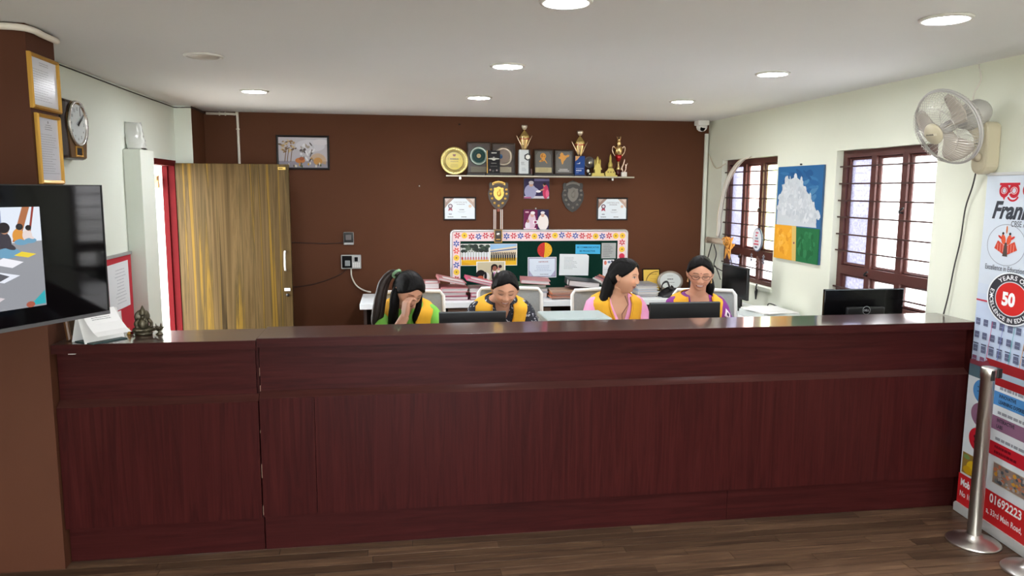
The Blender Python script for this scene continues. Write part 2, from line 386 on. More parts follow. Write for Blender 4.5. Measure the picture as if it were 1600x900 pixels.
def window(n, Y0, Y1, z0, z1, tints):
    root = tag(bpy.data.objects.new('window_%d' % n, None), kind='structure'); C.objects.link(root)
    M = frame_m((3.06, Y1, z0), (0, -1, 0), (0, 0, 1)); root.matrix_world = M
    w, h = Y1-Y0, z1-z0; fw_ = 0.045
    b = MB(); b.box((0, 0, -0.05), (fw_, h, 0.01)); b.box((w-fw_, 0, -0.05), (w, h, 0.01)); b.box((fw_, h-fw_, -0.05), (w-fw_, h, 0.01)); b.box((fw_, 0, -0.05), (w-fw_, 0.035, 0.01)); b.build('window_frame', M_winwood, root)
    x1, x2 = 0.35*w, 0.66*w; tz = 1.172-z0
    for x in (x1, x2): MB().box((x-0.026, 0.035, -0.05), (x+0.026, h-fw_, 0.012)).build('mullion', M_winwood, root)
    MB().box((fw_, tz-0.03, -0.045), (w-fw_, tz+0.03, 0.016)).build('transom', M_winwood, root)
    xs = [(fw_, x1-0.026), (x1+0.026, x2-0.026), (x2+0.026, w-fw_)]
    for i, (a, c) in enumerate(xs):
        for (p, q) in ((0.035, tz-0.03), (tz+0.03, h-fw_)):
            f = frame_bars(c-a, q-p, 0.018, 0.03); f.M = Matrix.Identity(4)
            o = f.build('casement', M_winwood, root); o.location = (a, p, -0.035)
            MB().box((0.016, 0.016, 0.008), (c-a-0.016, q-p-0.016, 0.013)).build('pane', tints[i] if p > 0.1 else (G_grey if i == 0 else G_white), o)
    for z in BARZ:
        MB().box((-0.015, z-z0-0.005, 0.022), (w+0.015, z-z0+0.005, 0.032)).build('grill_bar', M_iron, root)
    for (x, zz) in ((x1+0.01, 0.2), (x2+0.01, 0.62)): MB().tube([(x, zz, 0.012), (x, zz, 0.035), (x+0.005, zz+0.01, 0.04), (x+0.045, zz+0.03, 0.045)], 0.006).build('latch', M_black, root)
    MB().box((-0.02, -0.03, -0.06), (w+0.02, 0.0, 0.075), bev=0.003).build('sill', M_cream, root)
window(1, 5.637, 6.658, 0.917, 1.983, (G_grey, G_pink, G_green)); window(2, 3.842, 4.818, 0.957, 1.978, (G_grey, G_white, G_white))

# door in the left wall: red frame, wood-look leaf swung open along the back
d = tag(bpy.data.objects.new('door_1', None), kind='structure'); C.objects.link(d); d.location = (-1.78, 6.08, 0)
b = MB(); b.box((-0.075, -0.42, 0), (0.018, -0.36, 1.92)); b.box((-0.075, 0.375, 0), (0.018, 0.42, 1.92)); b.box((-0.075, -0.36, 1.875), (0.018, 0.375, 1.92)); b.box((-0.075, 0.36, 0), (-0.035, 0.375, 1.875))
b.build('door_frame', M_red, d)
M_leaf = wood('wood_laminate', [(0.30, (18, 13, 6)), (0.40, (66, 51, 27)), (0.49, (88, 70, 42)), (0.56, (62, 50, 27)), (0.63, (112, 86, 30)), (0.74, (60, 50, 29))], (8, 8, 0.16), 0.45, scale=1.8, dist=1.0, bump=0.0, spec=0.12)
lf = MB().box((0, -0.036, 0.01), (0.885, 0, 1.90), M_leaf, bev=0.003).build('door_leaf', M_leaf, d); lf.location = (0.022, 0.415, 0); lf.rotation_euler = (0, 0, math.radians(1.0))
b = MB(); b.tube(curve([(0.835, -0.036, 1.18), (0.835, -0.07, 1.165), (0.835, -0.075, 1.10), (0.835, -0.07, 1.035), (0.835, -0.036, 1.02)], 4), 0.008); b.build('door_handle', M_white, lf)
MB().box((0.82, -0.044, 0.845), (0.868, -0.036, 0.87), bev=0.002).build('lock_plate', M_white, lf)
b = MB(); b.lathe([(0.0, 0.008), (0.012, 0.008), (0.014, 0.0)], None, 14, (0.845, -0.036, 0.81), axis='Y'); b.build('keyhole', M_black, lf)
p = Pic(0.06, 0.022, (206, 176, 96), 0.001); p.lines(0.1, 0.2, 0.9, 0.8, 1, (90, 62, 30), 0.7)
o = p.build('sticker', PRINT, lf); o.matrix_local = frame_m((0.80, -0.0365, 1.855), (1, 0, 0), (0, 0, 1))
b = MB(); b.box((-0.12, 0.30, 1.70), (-0.09, 0.338, 1.80)); b.box((-0.12, 0.27, 1.76), (-0.09, 0.30, 1.79)); b.build('door_stay', mat('brass', (190, 150, 80), 0.35, 0.8), d)
# conduits and cables fixed to the walls
tag(MB().tube(curve([(-2.2, 3.42, 2.345), (-1.72, 3.42, 2.345), (-1.53, 3.418, 2.345), (-1.475, 3.46, 2.343), (-1.472, 3.56, 2.34), (-1.472, 3.69, 2.34)], 5), 0.014).build('conduit', M_pvc), 'white conduit pipe bending round the top of the brown pillar', 'conduit')
c = thing('conduit', 'white conduit pipe dropping down the back wall above the wooden door', 'conduit', (-1.36, 6.98, 2.345))
pts = [(-0.26, 0, 0.0), (-0.05, 0, 0.0), (-0.012, 0, -0.012), (0, 0, -0.05), (0, 0, -1.2)]
MB().tube(curve(pts, 5), 0.011).build('pipe', M_pvc, c)
for q in ((-0.15, 0, 0), (-0.10, 0, 0), (0, 0, -0.13)): MB().lathe([(0.014, -0.006), (0.016, -0.004), (0.016, 0.004), (0.014, 0.006)], None, 12, q, axis='X' if q[2] == 0 else 'Z').build('saddle_clip', M_pvc, c)
tag(MB().tube(curve([(-1.775, 3.72, 2.35), (-1.772, 4.6, 2.352), (-1.772, 5.5, 2.348), (-1.772, 6.4, 2.35), (-1.765, 6.57, 2.35), (-1.66, 6.572, 2.352), (-1.635, 6.6, 2.35), (-1.63, 6.985, 2.346)], 5), 0.004, seg=6).build('cable', M_cable), 'dark cable clipped along the left wall just under the ceiling', 'cable')
tag(MB().box((2.955, 6.965, 0.78), (2.985, 6.995, 2.25), bev=0.003).build('conduit', mat('trunking', (222, 226, 214), 0.5)), 'white cable trunking running down the corner beside the barred window', 'conduit')

# ------------------------------------------------------------------ ceiling lights
M_lit = mat('lamp_diffuser_lit', (248, 250, 255), 0.5, emit=LAMP); M_off = mat('lamp_diffuser_unlit', (196, 192, 186), 0.4); M_ring = mat('lamp_ring', (214, 212, 206), 0.35)
ring0 = diff0 = None
def downlight(x, y, label, lit=True, group='round ceiling downlights'):
    t = thing('ceiling_light', label, 'ceiling light', (x, y, CEIL), group)
    MB().lathe([(0.078, -0.002), (0.080, -0.010), (0.094, -0.007), (0.097, 0.0)], None, 32).build('ring', M_ring, t)
    MB().lathe([(0.0, -0.0065), (0.074, -0.0065), (0.079, -0.004)], None, 32).build('diffuser', M_lit if lit else M_off, t)
CX = (-0.95, 0.605, 2.12); CW = ('left', 'middle', 'right')
downlight(0.605, 2.70, 'lit round ceiling downlight nearest the viewer, cut by the top edge'); downlight(2.10, 2.70, 'lit round ceiling downlight above the wall fan at right')
downlight(-0.95, 4.10, 'dark unlit round downlight in the left of the ceiling', False)
downlight(0.605, 4.11, 'lit round downlight in the centre of the ceiling'); downlight(2.12, 4.09, 'lit round downlight on the ceiling between blue painting and wall fan')
downlight(-0.95, 5.48, 'lit round downlight above the wooden door leaf'); downlight(0.605, 5.52, 'lit round downlight close to the back wall above the golden plate'); downlight(2.12, 5.45, 'lit round downlight at the back nearest the security camera')
for yy in (1.30, -0.10, -1.5):  # unseen lamp rows, added to light the lobby side
    for i, xx in enumerate(CX): downlight(xx, yy, 'unseen downlight added for light behind the viewer, %s of the %s row from the counter' % (CW[i], {1.30: 'first', -0.10: 'second', -1.5: 'third'}[yy]), True, 'added downlights behind the viewer')

# ------------------------------------------------------------------ reception counter: two units meeting at a seam
def counter(x0, x1, z, label, vj, tj, drop=0.0):
    t = thing('reception_counter', label, 'counter', (x0, 3.45, 0), 'dark wood reception counter units'); w = x1-x0
    MB().box((0, 0.003, z-0.040), (w, 0.295, z), bev=0.002).build('top_slab', M_slab, t); MB().box((0, -0.001, z-0.0405), (w, 0.0028, z-0.001)).build('edge_band', M_maho_h, t)
    MB().box((0.002, 0.048, 0.775-drop), (w-0.0115, 0.066, z-0.040)).build('upper_panel', M_maho_h, t)
    b = MB(); v = [(0.0, 0.050, 0.775-drop), (w, 0.050, 0.775-drop), (w, 0.010, 0.748-drop), (0.0, 0.010, 0.748-drop), (0.0, 0.066, 0.775-drop), (w, 0.066, 0.775-drop), (w, 0.066, 0.748-drop), (0.0, 0.066, 0.748-drop)]
    b.add(v, [(3, 2, 1, 0), (0, 1, 5, 4), (7, 6, 2, 3), (4, 5, 6, 7), (0, 4, 7, 3), (1, 2, 6, 5)]); b.build('ledge', M_slab, t)
    xs = [0.0]+[q-x0 for q in vj]+[w if x1 < 2 else w-0.011]
    for a, c in zip(xs, xs[1:]): MB().box((a+0.0012, 0.010, 0.182-drop*0.5), (c-0.0012, 0.030, 0.748-drop)).build('lower_panel', M_maho_v, t)
    MB().box((0, 0.067, 0.0), (0.018, 0.29, z-0.041)).build('end_panel', M_maho_v, t); MB().box((w-0.018, 0.067, 0.0), (w, 0.29, z-0.041)).build('end_panel', M_maho_v, t)
    if x1 > 2: MB().box((w-0.010, 0.006, 0.0), (w, 0.066, z-0.041)).build('shade_filler', M_maho_v, t); pass  # added dark strip standing in for the shadow beside the wall
    MB().box((0.018, 0.0485, 0.186-drop*0.5), (w-0.018, 0.052, 0.748-drop)).build('backing', M_maho_h, t)
    xs = [0.0]+[q-x0 for q in tj]+[w if x1 < 2 else w-0.011]
    for a, c in zip(xs, xs[1:]): MB().box((a+0.001, 0.048, 0.004), (c-0.001, 0.066, 0.182-drop*0.5)).build('kick_board', M_maho_h, t)
    return t
counter(-1.487, -0.634, 1.022, 'short left unit of the dark mahogany reception counter, beside the brown pillar', [], [], 0.012)
counter(-0.630, 2.997, 1.030, 'long right unit of the dark mahogany reception counter, in front of the four women', [-0.385], [1.678])
rr = random.Random(5); wu = bpy.data.objects['reception_counter.001']; b = MB(); z = 0.19
while z < 0.97:
    h_ = rr.uniform(0.01, 0.07); y0_ = 0.0095 if z+h_ < 0.748 else 0.0475
    if z > 0.748 or z+h_ < 0.748: b.box((-0.0006, y0_, z), (rr.uniform(0.0006, 0.0022), y0_+0.004, min(z+h_, 0.97)))
    z += h_+rr.uniform(0.03, 0.16)
b.build('worn_edge', M_edge, wu)['kind'] = 'stuff'
MB().box((0.055, 0.030, 0.972), (0.085, 0.048, 0.981), bev=0.001).build('white_bracket', M_white, bpy.data.objects['reception_counter'])
for x_, z_, m_, lb in ((0.215, 1.732, M_white, 'single white nail head on the brown wall left of the golden plate'), (0.585, 2.295, M_black, 'dark nail stub high on the brown wall above the trophy shelf')):
    b = MB(); b.lathe([(0.005, 0), (0.007, 0.004), (0.0, 0.010)], None, 10); o = b.build('nail', m_); o.matrix_world = BACK(x_, z_, 6.999); tag(o, lb, 'nail')
# worktop behind it
t = thing('staff_desk', 'pale low worktop hidden behind the reception counter, under the monitors', 'desk', (-0.5, 3.76, 0))
MB().box((0, 0, 0.715), (3.45, 0.62, 0.74), bev=0.003).build('desktop', M_desk, t)
for x in (0.02, 1.1, 2.25, 3.38): MB().box((x, 0.03, 0), (x+0.03, 0.58, 0.715)).build('leg', M_desk, t)

# ------------------------------------------------------------------ television on a swivel arm, left
A = math.radians(29); n = Vector((math.sin(A), math.cos(A), 0)); tr = Vector((-1.15, 3.2, 1.195)); TW, TH = 0.93, 0.515
Mtv = frame_m(tr-n*TW, n, (0, 0, 1))
t = thing('television', 'wall mounted black television showing children drawing on a floor, left edge', 'television', Mtv)
b = MB(); b.box((0, 0, -0.03), (TW, TH, -0.002), bev=0.004); b.box((0.15, 0.08, -0.06), (TW-0.15, TH-0.12, -0.03), bev=0.01); b.build('housing', M_black, t)
MB().box((0.004, 0.014, -0.002), (TW-0.004, TH-0.004, 0.0)).build('screen_glass', mat('tv_glass', (6, 6, 7), 0.05, spec=0.2), t)
b = MB(); b.box((0, 0, -0.004), (TW, 0.014, 0.004)); b.build('lower_bezel', mat('grey_bezel', (96, 96, 98), 0.35, 0.6), t)
b = MB(); b.box((0, 0.014, -0.003), (0.004, TH, 0.003)); b.box((TW-0.004, 0.014, -0.003), (TW, TH, 0.003)); b.box((0.004, TH-0.004, -0.003), (TW-0.004, TH, 0.003)); b.build('bezel', M_black, t)
p = Pic(0.56, 0.36, (150, 152, 158), 0.0006)                       # the lit picture: children sitting on a floor with drawings
p.poly([(0, 0.62), (0, 1), (1, 1), (1, 0.66)], (226, 234, 246)); p.rect(0.62, 0.78, 0.74, 0.97, (150, 160, 190))
for k in range(4): p.rect(0.625+k*0.03, 0.79, 0.640+k*0.03, 0.96, (206, 214, 232))
p.poly([(0.80, 0.66), (0.88, 1), (0.93, 1), (0.85, 0.66)], (176, 110, 70)); p.poly([(0.90, 0.66), (0.945, 1), (0.96, 1), (0.915, 0.66)], (150, 60, 50)); p.poly([(0, 0.60), (0.6, 0.615), (0.6, 0.66), (0, 0.66)], (214, 170, 70))
def kid(x, y, s, shirt, hair=(34, 28, 30), leg=(110, 160, 190)):
    p.ell(x, y, 0.055*s, 0.10*s, shirt); p.ell(x+0.03*s, y-0.09*s, 0.07*s, 0.045*s, leg); p.ell(x+0.035*s, y-0.03*s, 0.05*s, 0.022*s, shirt, rot=-0.7); p.ell(x+0.02*s, y+0.105*s, 0.024*s, 0.035*s, (190, 140, 110)); p.ell(x+0.016*s, y+0.125*s, 0.034*s, 0.045*s, hair)
for q in ((0.12, 0.55, 1.5, (150, 60, 60)), (0.30, 0.6, 1.3, (70, 110, 150)), (0.84, 0.72, 0.7, (220, 150, 60)), (0.90, 0.72, 0.6, (230, 214, 210)), (0.73, 0.66, 1.15, (62, 58, 66)), (0.50, 0.55, 1.6, (44, 44, 52))): kid(*q)
for x, y, w_, h_, c in ((0.66, 0.46, 0.2, 0.10, (240, 240, 246)), (0.80, 0.53, 0.15, 0.06, (236, 210, 60)), (0.55, 0.33, 0.28, 0.12, (232, 236, 246)), (0.42, 0.12, 0.30, 0.18, (216, 206, 210)), (0.2, 0.34, 0.2, 0.12, (240, 240, 240)), (0.08, 0.12, 0.2, 0.15, (236, 220, 214))):
    p.poly([(x, y), (x+w_*0.62, y-h_*0.5), (x+w_, y), (x+w_*0.35, y+h_*0.55)], c)
p.poly([(0.46, 0.13), (0.62, 0.06), (0.69, 0.13), (0.54, 0.2)], (130, 70, 66)); p.poly([(0.64, 0.31), (0.70, 0.29), (0.76, 0.33), (0.69, 0.37)], (90, 90, 96)); p.poly([(0.88, 0.02), (0.99, 0.02), (0.99, 0.16)], (50, 170, 180)); p.ell(0.885, 0.03, 0.03, 0.03, (170, 90, 70))
o = p.build('lit_picture', SCREEN, t); o.location = (0.10, 0.075, 0.0006)
b = MB(); b.tube([(TW*0.5, TH*0.5, -0.06), (TW*0.5, TH*0.5, -0.10), (0.30, TH*0.5, -0.30), (0.30, TH*0.5, -0.38)], 0.018); b.build('swivel_arm', M_black, t)
# ------------------------------------------------------------------ things on the left end of the counter
Mf = at(-1.455, 3.535, 1.0235, math.radians(62)) @ Matrix.Rotation(math.radians(-9), 4, 'X')
t = thing('picture_frame', 'small brown picture frame with a gold picture, leaning on the counter under the television', 'picture frame', Mf @ Matrix.Rotation(PI/2, 4, 'X'))
frame_bars(0.15, 0.11, 0.018, 0.016).build('frame', mat('brown_frame', (94, 62, 34), 0.4), t)
p = Pic(0.118, 0.078, (58, 46, 34), 0.004); p.poly([(0.1, 0.05), (0.9, 0.05), (0.62, 0.9), (0.4, 0.9)], (196, 164, 52)); p.ell(0.5, 0.5, 0.12, 0.26, (222, 196, 96)); o = p.build('picture', GLOSS, t); o.location = (0.016, 0.016, 0.004)
t = thing('desk_calendar', 'white folded tent card with a curled printed sheet, standing on the left counter end', 'tent card', at(-1.330, 3.545, 1.0225, math.radians(-36)))
b = MB()
def sheet(b, pts, w0, w1, th=0.0015, m=None):                     # bent sheet: profile points (y,z), from x=w0 to w1
    v = []; f = []; N = len(pts)
    for y_, z_ in pts: v += [(w0, y_, z_), (w1, y_, z_)]
    for y_, z_ in pts: v += [(w0, y_+th, z_+th*0.3), (w1, y_+th, z_+th*0.3)]
    o_ = 2*N
    for i in range(N-1): f += [(2*i, 2*i+1, 2*i+3, 2*i+2), (o_+2*i+2, o_+2*i+3, o_+2*i+1, o_+2*i), (2*i, 2*i+2, o_+2*i+2, o_+2*i), (2*i+3, 2*i+1, o_+2*i+1, o_+2*i+3)]
    f += [(0, o_, o_+1, 1), (2*N-2, 2*N-1, o_+2*N-1, o_+2*N-2)]
    b.add(v, f, m, False)
Mx = Matrix.Rotation(PI/2, 4, 'Z')
b.M = Mx; sheet(b, [(-0.045, 0.0), (0.0, 0.135), (0.045, 0.0)], -0.09, 0.10); b.M = Matrix.Identity(4); b.build('card', mat('white_card', (222, 222, 220), 0.5), t)
b = MB(); b.M = Mx; sheet(b, [(-0.002, 0.139), (-0.02, 0.118), (-0.05, 0.082), (-0.085, 0.052), (-0.115, 0.036)], -0.075, 0.085, 0.001)
b.M = Matrix.Identity(4); o = b.build('curled_sheet', mat('paper_white', (236, 236, 236), 0.6), t)
p = Pic(0.09, 0.05, (236, 236, 236), 0.0004); p.lines(0.0, 0.1, 1.0, 0.9, 4, (120, 120, 124), 0.3, 5); q = p.build('print', PRINT, o); q.matrix_local = frame_m((0.044, -0.045, 0.0915), (0, 1, 0), (-0.70, 0, 0.71))
b = MB(); b.box((-0.04, -0.08, 0.0), (0.085, 0.085, 0.004)); b.build('base_card', mat('teal_card', (36, 62, 62), 0.5), t)
# dark bronze seated idol and a lotus-like ornament at the back edge of the counter
M_bronze = mat('dark_bronze', (74, 68, 52), 0.38, 0.55, vary=0.3, scale=30)
t = thing('statuette', 'dark bronze seated statuette on the counter, left of the bright doorway', 'statuette', at(-1.170, 3.655, 1.0225, 0.5))
b = MB()
b.lathe([(0.036, 0), (0.040, 0.006), (0.036, 0.014), (0.03, 0.018)], None, 20); b.build('base', M_bronze, t)
b = MB(); b.ball((0, 0, 0.048), (0.024, 0.018, 0.034)); b.ball((0, 0.0, 0.083), (0.011, 0.011, 0.013)); b.tube([(0, 0, 0.062), (0, 0, 0.08)], 0.008)
for sx in (-1, 1):
    b.tube(curve([(sx*0.02, 0, 0.072), (sx*0.034, -0.006, 0.052), (sx*0.028, -0.022, 0.034)], 3), [0.009, 0.009, 0.0085, 0.008, 0.0075, 0.007, 0.006]); b.tube(curve([(sx*0.012, 0, 0.026), (sx*0.042, -0.014, 0.026), (-sx*0.004, -0.03, 0.022)], 3), [0.013, 0.013, 0.012, 0.012, 0.011, 0.009, 0.008])
b.tube([(0.004, -0.010, 0.083), (0.002, -0.016, 0.072), (0.008, -0.017, 0.060)], [0.005, 0.0045, 0.003], seg=8)
b.build('figure', M_bronze, t)
b = MB(); b.lathe([(0.013, 0.090), (0.0155, 0.096), (0.012, 0.104), (0.0135, 0.110), (0.008, 0.122), (0.004, 0.132), (0.0, 0.138)], None, 14); b.build('crown', M_bronze, t)
b = MB(); b.lathe([(0.030, -0.004), (0.034, 0.0), (0.030, 0.004)], None, 20, (0, 0.014, 0.082), axis='Y'); b.build('halo', M_bronze, t)
t = thing('lotus_ornament', 'small dark spiky lotus ornament beside the bronze statuette', 'ornament', at(-1.098, 3.645, 1.0225))
b = MB(); b.lathe([(0.016, 0), (0.016, 0.004), (0.006, 0.012), (0.010, 0.022), (0.0, 0.026)], None, 12); b.build('stem', M_bronze, t)
for k in range(9):
    a = 2*PI*k/9; r1 = 0.026 if k % 2 else 0.018; h1 = 0.040 if k % 2 else 0.052
    MB().tube([(0.006*math.cos(a), 0.006*math.sin(a), 0.018), (r1*0.7*math.cos(a), r1*0.7*math.sin(a), 0.03), (r1*math.cos(a), r1*math.sin(a), h1)], [0.004, 0.0065, 0.0008], seg=6, flat=0.5).build('petal', M_bronze, t)
t = thing('figurine', 'tiny gold and red figurine on the counter between the tent card and the statuette', 'figurine', at(-1.235, 3.66, 1.0225))
MB().lathe([(0.010, 0), (0.010, 0.006), (0.005, 0.01), (0.008, 0.018), (0.003, 0.024), (0.005, 0.028), (0.0, 0.033)], None, 12).build('body', M_goldp, t); MB().ball((0.012, 0.0, 0.007), (0.008, 0.007, 0.007), None, 10, 8).build('cushion', M_red, t)

# ------------------------------------------------------------------ framed papers and clock, left
def framed_paper(M, w, h, label, fm, seed, head=False, bw=0.016):
    t = thing('picture_frame', label, 'picture frame', M)
    frame_bars(w, h, bw, 0.018).build('frame', fm, t)
    p = Pic(w-2*bw+0.004, h-2*bw+0.004, (214, 216, 226), 0.004)
    if head: p.circ(0.5, 0.93, 0.03, (150, 150, 158)); p.lines(0.3, 0.80, 0.7, 0.90, 3, (140, 142, 152), 0.3, seed, True); p.lines(0.1, 0.1, 0.92, 0.75, 17, (168, 170, 180), 0.22, seed)
    else: p.lines(0.25, 0.84, 0.75, 0.93, 2, (160, 162, 172), 0.3, seed, True); p.lines(0.08, 0.1, 0.92, 0.78, 13, (176, 178, 188), 0.25, seed)
    o = p.build('certificate', GLOSS, t); o.location = (bw-0.002, bw-0.002, 0.003); return t
framed_paper(LEFT(3.43, 2.026, -1.488) @ Matrix.Rotation(math.radians(1.5), 4, 'Y'), 0.287, 0.228, 'upper gold framed certificate on the side of the brown pillar', M_goldp, 3)
framed_paper(LEFT(3.458, 1.714, -1.488) @ Matrix.Rotation(math.radians(0.8), 4, 'Y'), 0.226, 0.296, 'lower gold framed letter on the pillar, just above the television', M_goldp, 4, True)
t = thing('wall_clock', 'brown wall clock with white dial hanging on the pale left wall', 'clock', LEFT(4.44, 2.015, -1.779))
M_wal = mat('walnut_case', (52, 36, 32), 0.3); M_br = mat('brass_case', (126, 98, 66), 0.35, 0.6)
b = MB(); b.box((-0.135, -0.165, 0), (0.135, 0.150, 0.075), bev=0.02); b.build('case', M_wal, t)
poly = [(-0.10, -0.155), (0.10, -0.155), (0.115, -0.05), (0.12, 0.07), (0.06, 0.14), (-0.06, 0.14), (-0.12, 0.07), (-0.115, -0.05)]
MB().prism(poly, 0.0755, 0.082).build('front_plate', M_br, t)
MB().lathe([(0.104, 0.082), (0.108, 0.092), (0.120, 0.094), (0.124, 0.082)], M_silver, 40, (0, 0.025, 0)).build('bezel', M_silver, t)
p = Pic(0.21, 0.21, (206, 214, 216), 0.001); p.v = []; p.f = []; p.m = []; p.sm = []; p.c = []; p.circ(0.5, 0.5, 0.5, (212, 218, 220), 40)
for k in range(1, 13):
    a = PI/2-2*PI*k/12; p.text(str(k), 0.5+0.38*math.cos(a), 0.5+0.38*math.sin(a), 0.045 if k < 10 else 0.085, (70, 70, 76), 0.02)
dial = p.build('dial', PRINT, t); dial.location = (-0.105, -0.08, 0.083)
b = MB(); b.M = Matrix.Rotation(math.radians(-58), 4, 'Z'); b.box((-0.005, -0.015, 0.0), (0.005, 0.055, 0.002)); o = b.build('hour_hand', M_black, dial); o.location = (0.105, 0.105, 0.006)
b = MB(); b.M = Matrix.Rotation(math.radians(-50), 4, 'Z'); b.box((-0.0035, -0.018, 0.0), (0.0035, 0.083, 0.002)); o = b.build('minute_hand', M_black, dial); o.location = (0.105, 0.105, 0.009)
f = frame_bars(0.09, 0.055, 0.008, 0.006); o = f.build('window_trim', M_goldp, t); o.location = (-0.045, -0.15, 0.082)
MB().box((-0.037, -0.142, 0.0822), (0.037, -0.103, 0.084)).build('pendulum_window', M_blackg, t)
# red notice board on the left wall
t = thing('notice_board', 'red notice board with pinned papers on the left wall, behind the television edge', 'notice board', LEFT(4.55, 0.66, -1.779))
MB().box((0, 0, 0), (0.79, 0.60, 0.015)).build('board', mat('red_felt', (182, 34, 50), 0.8), t)
b = MB(); b.box((-0.01, 0.60, 0), (0.80, 0.617, 0.022)); b.box((-0.01, -0.01, 0), (0.80, 0.0, 0.022)); b.box((-0.01, 0, 0), (0.0, 0.60, 0.022)); b.build('frame', mat('grey_trim', (150, 152, 150), 0.5), t)
p = Pic(0.36, 0.30, (222, 226, 230), 0.001); p.lines(0.3, 0.1, 0.85, 0.88, 11, (170, 176, 186), 0.2, 9, True); o = p.build('paper', PRINT, t); o.location = (0.37, 0.26, 0.016); o.rotation_euler = (0, 0, math.radians(1))
b = MB()
v = []; f = []
for i in range(7):
    q = i/6; v += [(0.40, 0.26-0.20*q, 0.017+0.03*q*q), (0.55-0.02*q, 0.255-0.19*q, 0.017+0.045*q*q)]
for i in range(6): f.append((2*i, 2*i+2, 2*i+3, 2*i+1))
b.add(v, f, None, True); o = b.build('hanging_sheet', mat('paper_white', (236, 236, 236), 0.6), t); md = o.modifiers.new('s', 'SOLIDIFY'); md.thickness = 0.001
# plastic wrapped thing on the duct
M_plas = mat('clear_plastic_wrap', (206, 208, 204), 0.16, coat=0.6)
t = thing('wrapped_parcel', 'crumpled parcel in grey clear plastic standing on the boxed duct by the doorway', 'parcel', at(-1.728, 5.46, 1.957, 0.2))
rr = random.Random(11); v = []; f = []; NS, NR = 22, 12
for i in range(NR+1):
    q = i/NR
    for k in range(NS):
        a = 2*PI*k/NS; sq = (abs(math.cos(a))**4+abs(math.sin(a))**4)**-0.25; sq = min(sq, 1.3)
        r = (0.062-0.010*q)*sq*(1+0.10*math.sin(3*a+5*q)+rr.uniform(-0.09, 0.09)); v.append((r*0.95*math.cos(a)-0.02*q*0.6, r*0.8*math.sin(a), 0.175*q*(1+0.04*math.sin(2*a+1))))
for i in range(NR):
    for k in range(NS): f.append((i*NS+k, i*NS+(k+1) % NS, (i+1)*NS+(k+1) % NS, (i+1)*NS+k))
f.append(tuple(range(NR*NS, (NR+1)*NS))); f.append(tuple(reversed(range(NS))))
MB().add(v, f).build('wrapping', M_plas, t, shade=True); MB().box((-0.05, -0.045, 0.0), (0.066, 0.04, 0.008), bev=0.003).build('stand', mat('dark_stand', (72, 66, 60), 0.4), t)

# ------------------------------------------------------------------ back wall: pictures, devices
M_frameb = mat('black_frame', (28, 27, 30), 0.35)
t = thing('picture_frame', 'black framed picture of golden trees and a chariot, high beside the wooden door', 'picture', BACK(-1.042, 1.870, 6.998))
w, h = 0.458, 0.302; frame_bars(w, h, 0.018, 0.02).build('frame', M_frameb, t)
p = Pic(w-0.03, h-0.03, (188, 184, 192), 0.004); r2 = random.Random(5)
p.rect(0, 0, 1, 0.22, (150, 146, 158)); p.ell(0.65, 0.72, 0.3, 0.2, (204, 202, 210)); p.ell(0.86, 0.84, 0.16, 0.1, (210, 206, 212))
for k in range(46): a = r2.uniform(0, 2*PI); q = r2.uniform(0, 1)**0.5; p.ell(0.20+0.17*q*math.cos(a), 0.70+0.2*q*math.sin(a), r2.uniform(0.02, 0.05), r2.uniform(0.012, 0.03), r2.choice([(170, 142, 104), (136, 108, 80), (200, 178, 140), (110, 92, 76)]), 8, r2.uniform(0, 3))
for x in (0.12, 0.17, 0.24): p.poly([(x, 0.2), (x+0.015, 0.2), (x+0.05, 0.6), (x+0.035, 0.6)], (120, 96, 74))
for k in range(24): p.ell(0.58+r2.uniform(-0.12, 0.14), 0.48+r2.uniform(-0.22, 0.34), r2.uniform(0.012, 0.035), r2.uniform(0.04, 0.1), r2.choice([(222, 222, 226), (190, 190, 196), (120, 112, 108), (160, 150, 140), (90, 84, 84)]), 8, r2.uniform(-0.5, 0.5))
p.ell(0.44, 0.24, 0.10, 0.09, (188, 118, 66)); p.ell(0.47, 0.30, 0.05, 0.06, (150, 84, 52))
for k in range(22): a = -0.4+2.6*k/21*1.2; p.poly([(0.80, 0.22), (0.80+0.17*math.cos(a), 0.22+0.26*math.sin(a)), (0.80+0.17*math.cos(a+0.07), 0.22+0.26*math.sin(a+0.07))], (206, 160, 84))
p.ell(0.80, 0.22, 0.09, 0.12, (190, 140, 76))
for k in range(14): p.ell(0.26+r2.uniform(-0.05, 0.62), 0.10+r2.uniform(-0.06, 0.08), 0.016, 0.045, r2.choice([(74, 92, 60), (206, 160, 70), (100, 90, 84), (214, 206, 190)]), 8)
o = p.build('picture', GLOSS, t); o.location = (0.015, 0.015, 0.004)
# attendance terminals
t = thing('card_reader', 'small black square access reader on the brown wall, above the grey terminal', 'card reader', BACK(-0.477, 1.195, 6.998))
MB().box((0, 0, 0), (0.092, 0.116, 0.024), bev=0.006).build('housing', mat('grey_plastic', (170, 172, 172), 0.4), t)
MB().box((0.004, 0.022, 0.0242), (0.088, 0.113, 0.027), bev=0.002).build('screen', M_blackg, t); MB().box((0.02, 0.045, 0.0271), (0.07, 0.092, 0.0278)).build('sensor', mat('dark_sensor', (52, 40, 40), 0.3), t)
t = thing('fingerprint_terminal', 'grey fingerprint attendance terminal with a keypad on the brown wall', 'terminal', BACK(-0.503, 0.975, 6.998))
MB().box((0, 0, 0), (0.180, 0.128, 0.03), bev=0.006).build('housing', mat('grey_plastic', (170, 172, 172), 0.4), t)
MB().box((0.010, 0.010, 0.0302), (0.098, 0.120, 0.0335), bev=0.002).build('display_panel', M_blackg, t); MB().box((0.036, 0.028, 0.0336), (0.082, 0.078, 0.0345)).build('display', mat('lcd_grey', (126, 132, 134), 0.3), t)
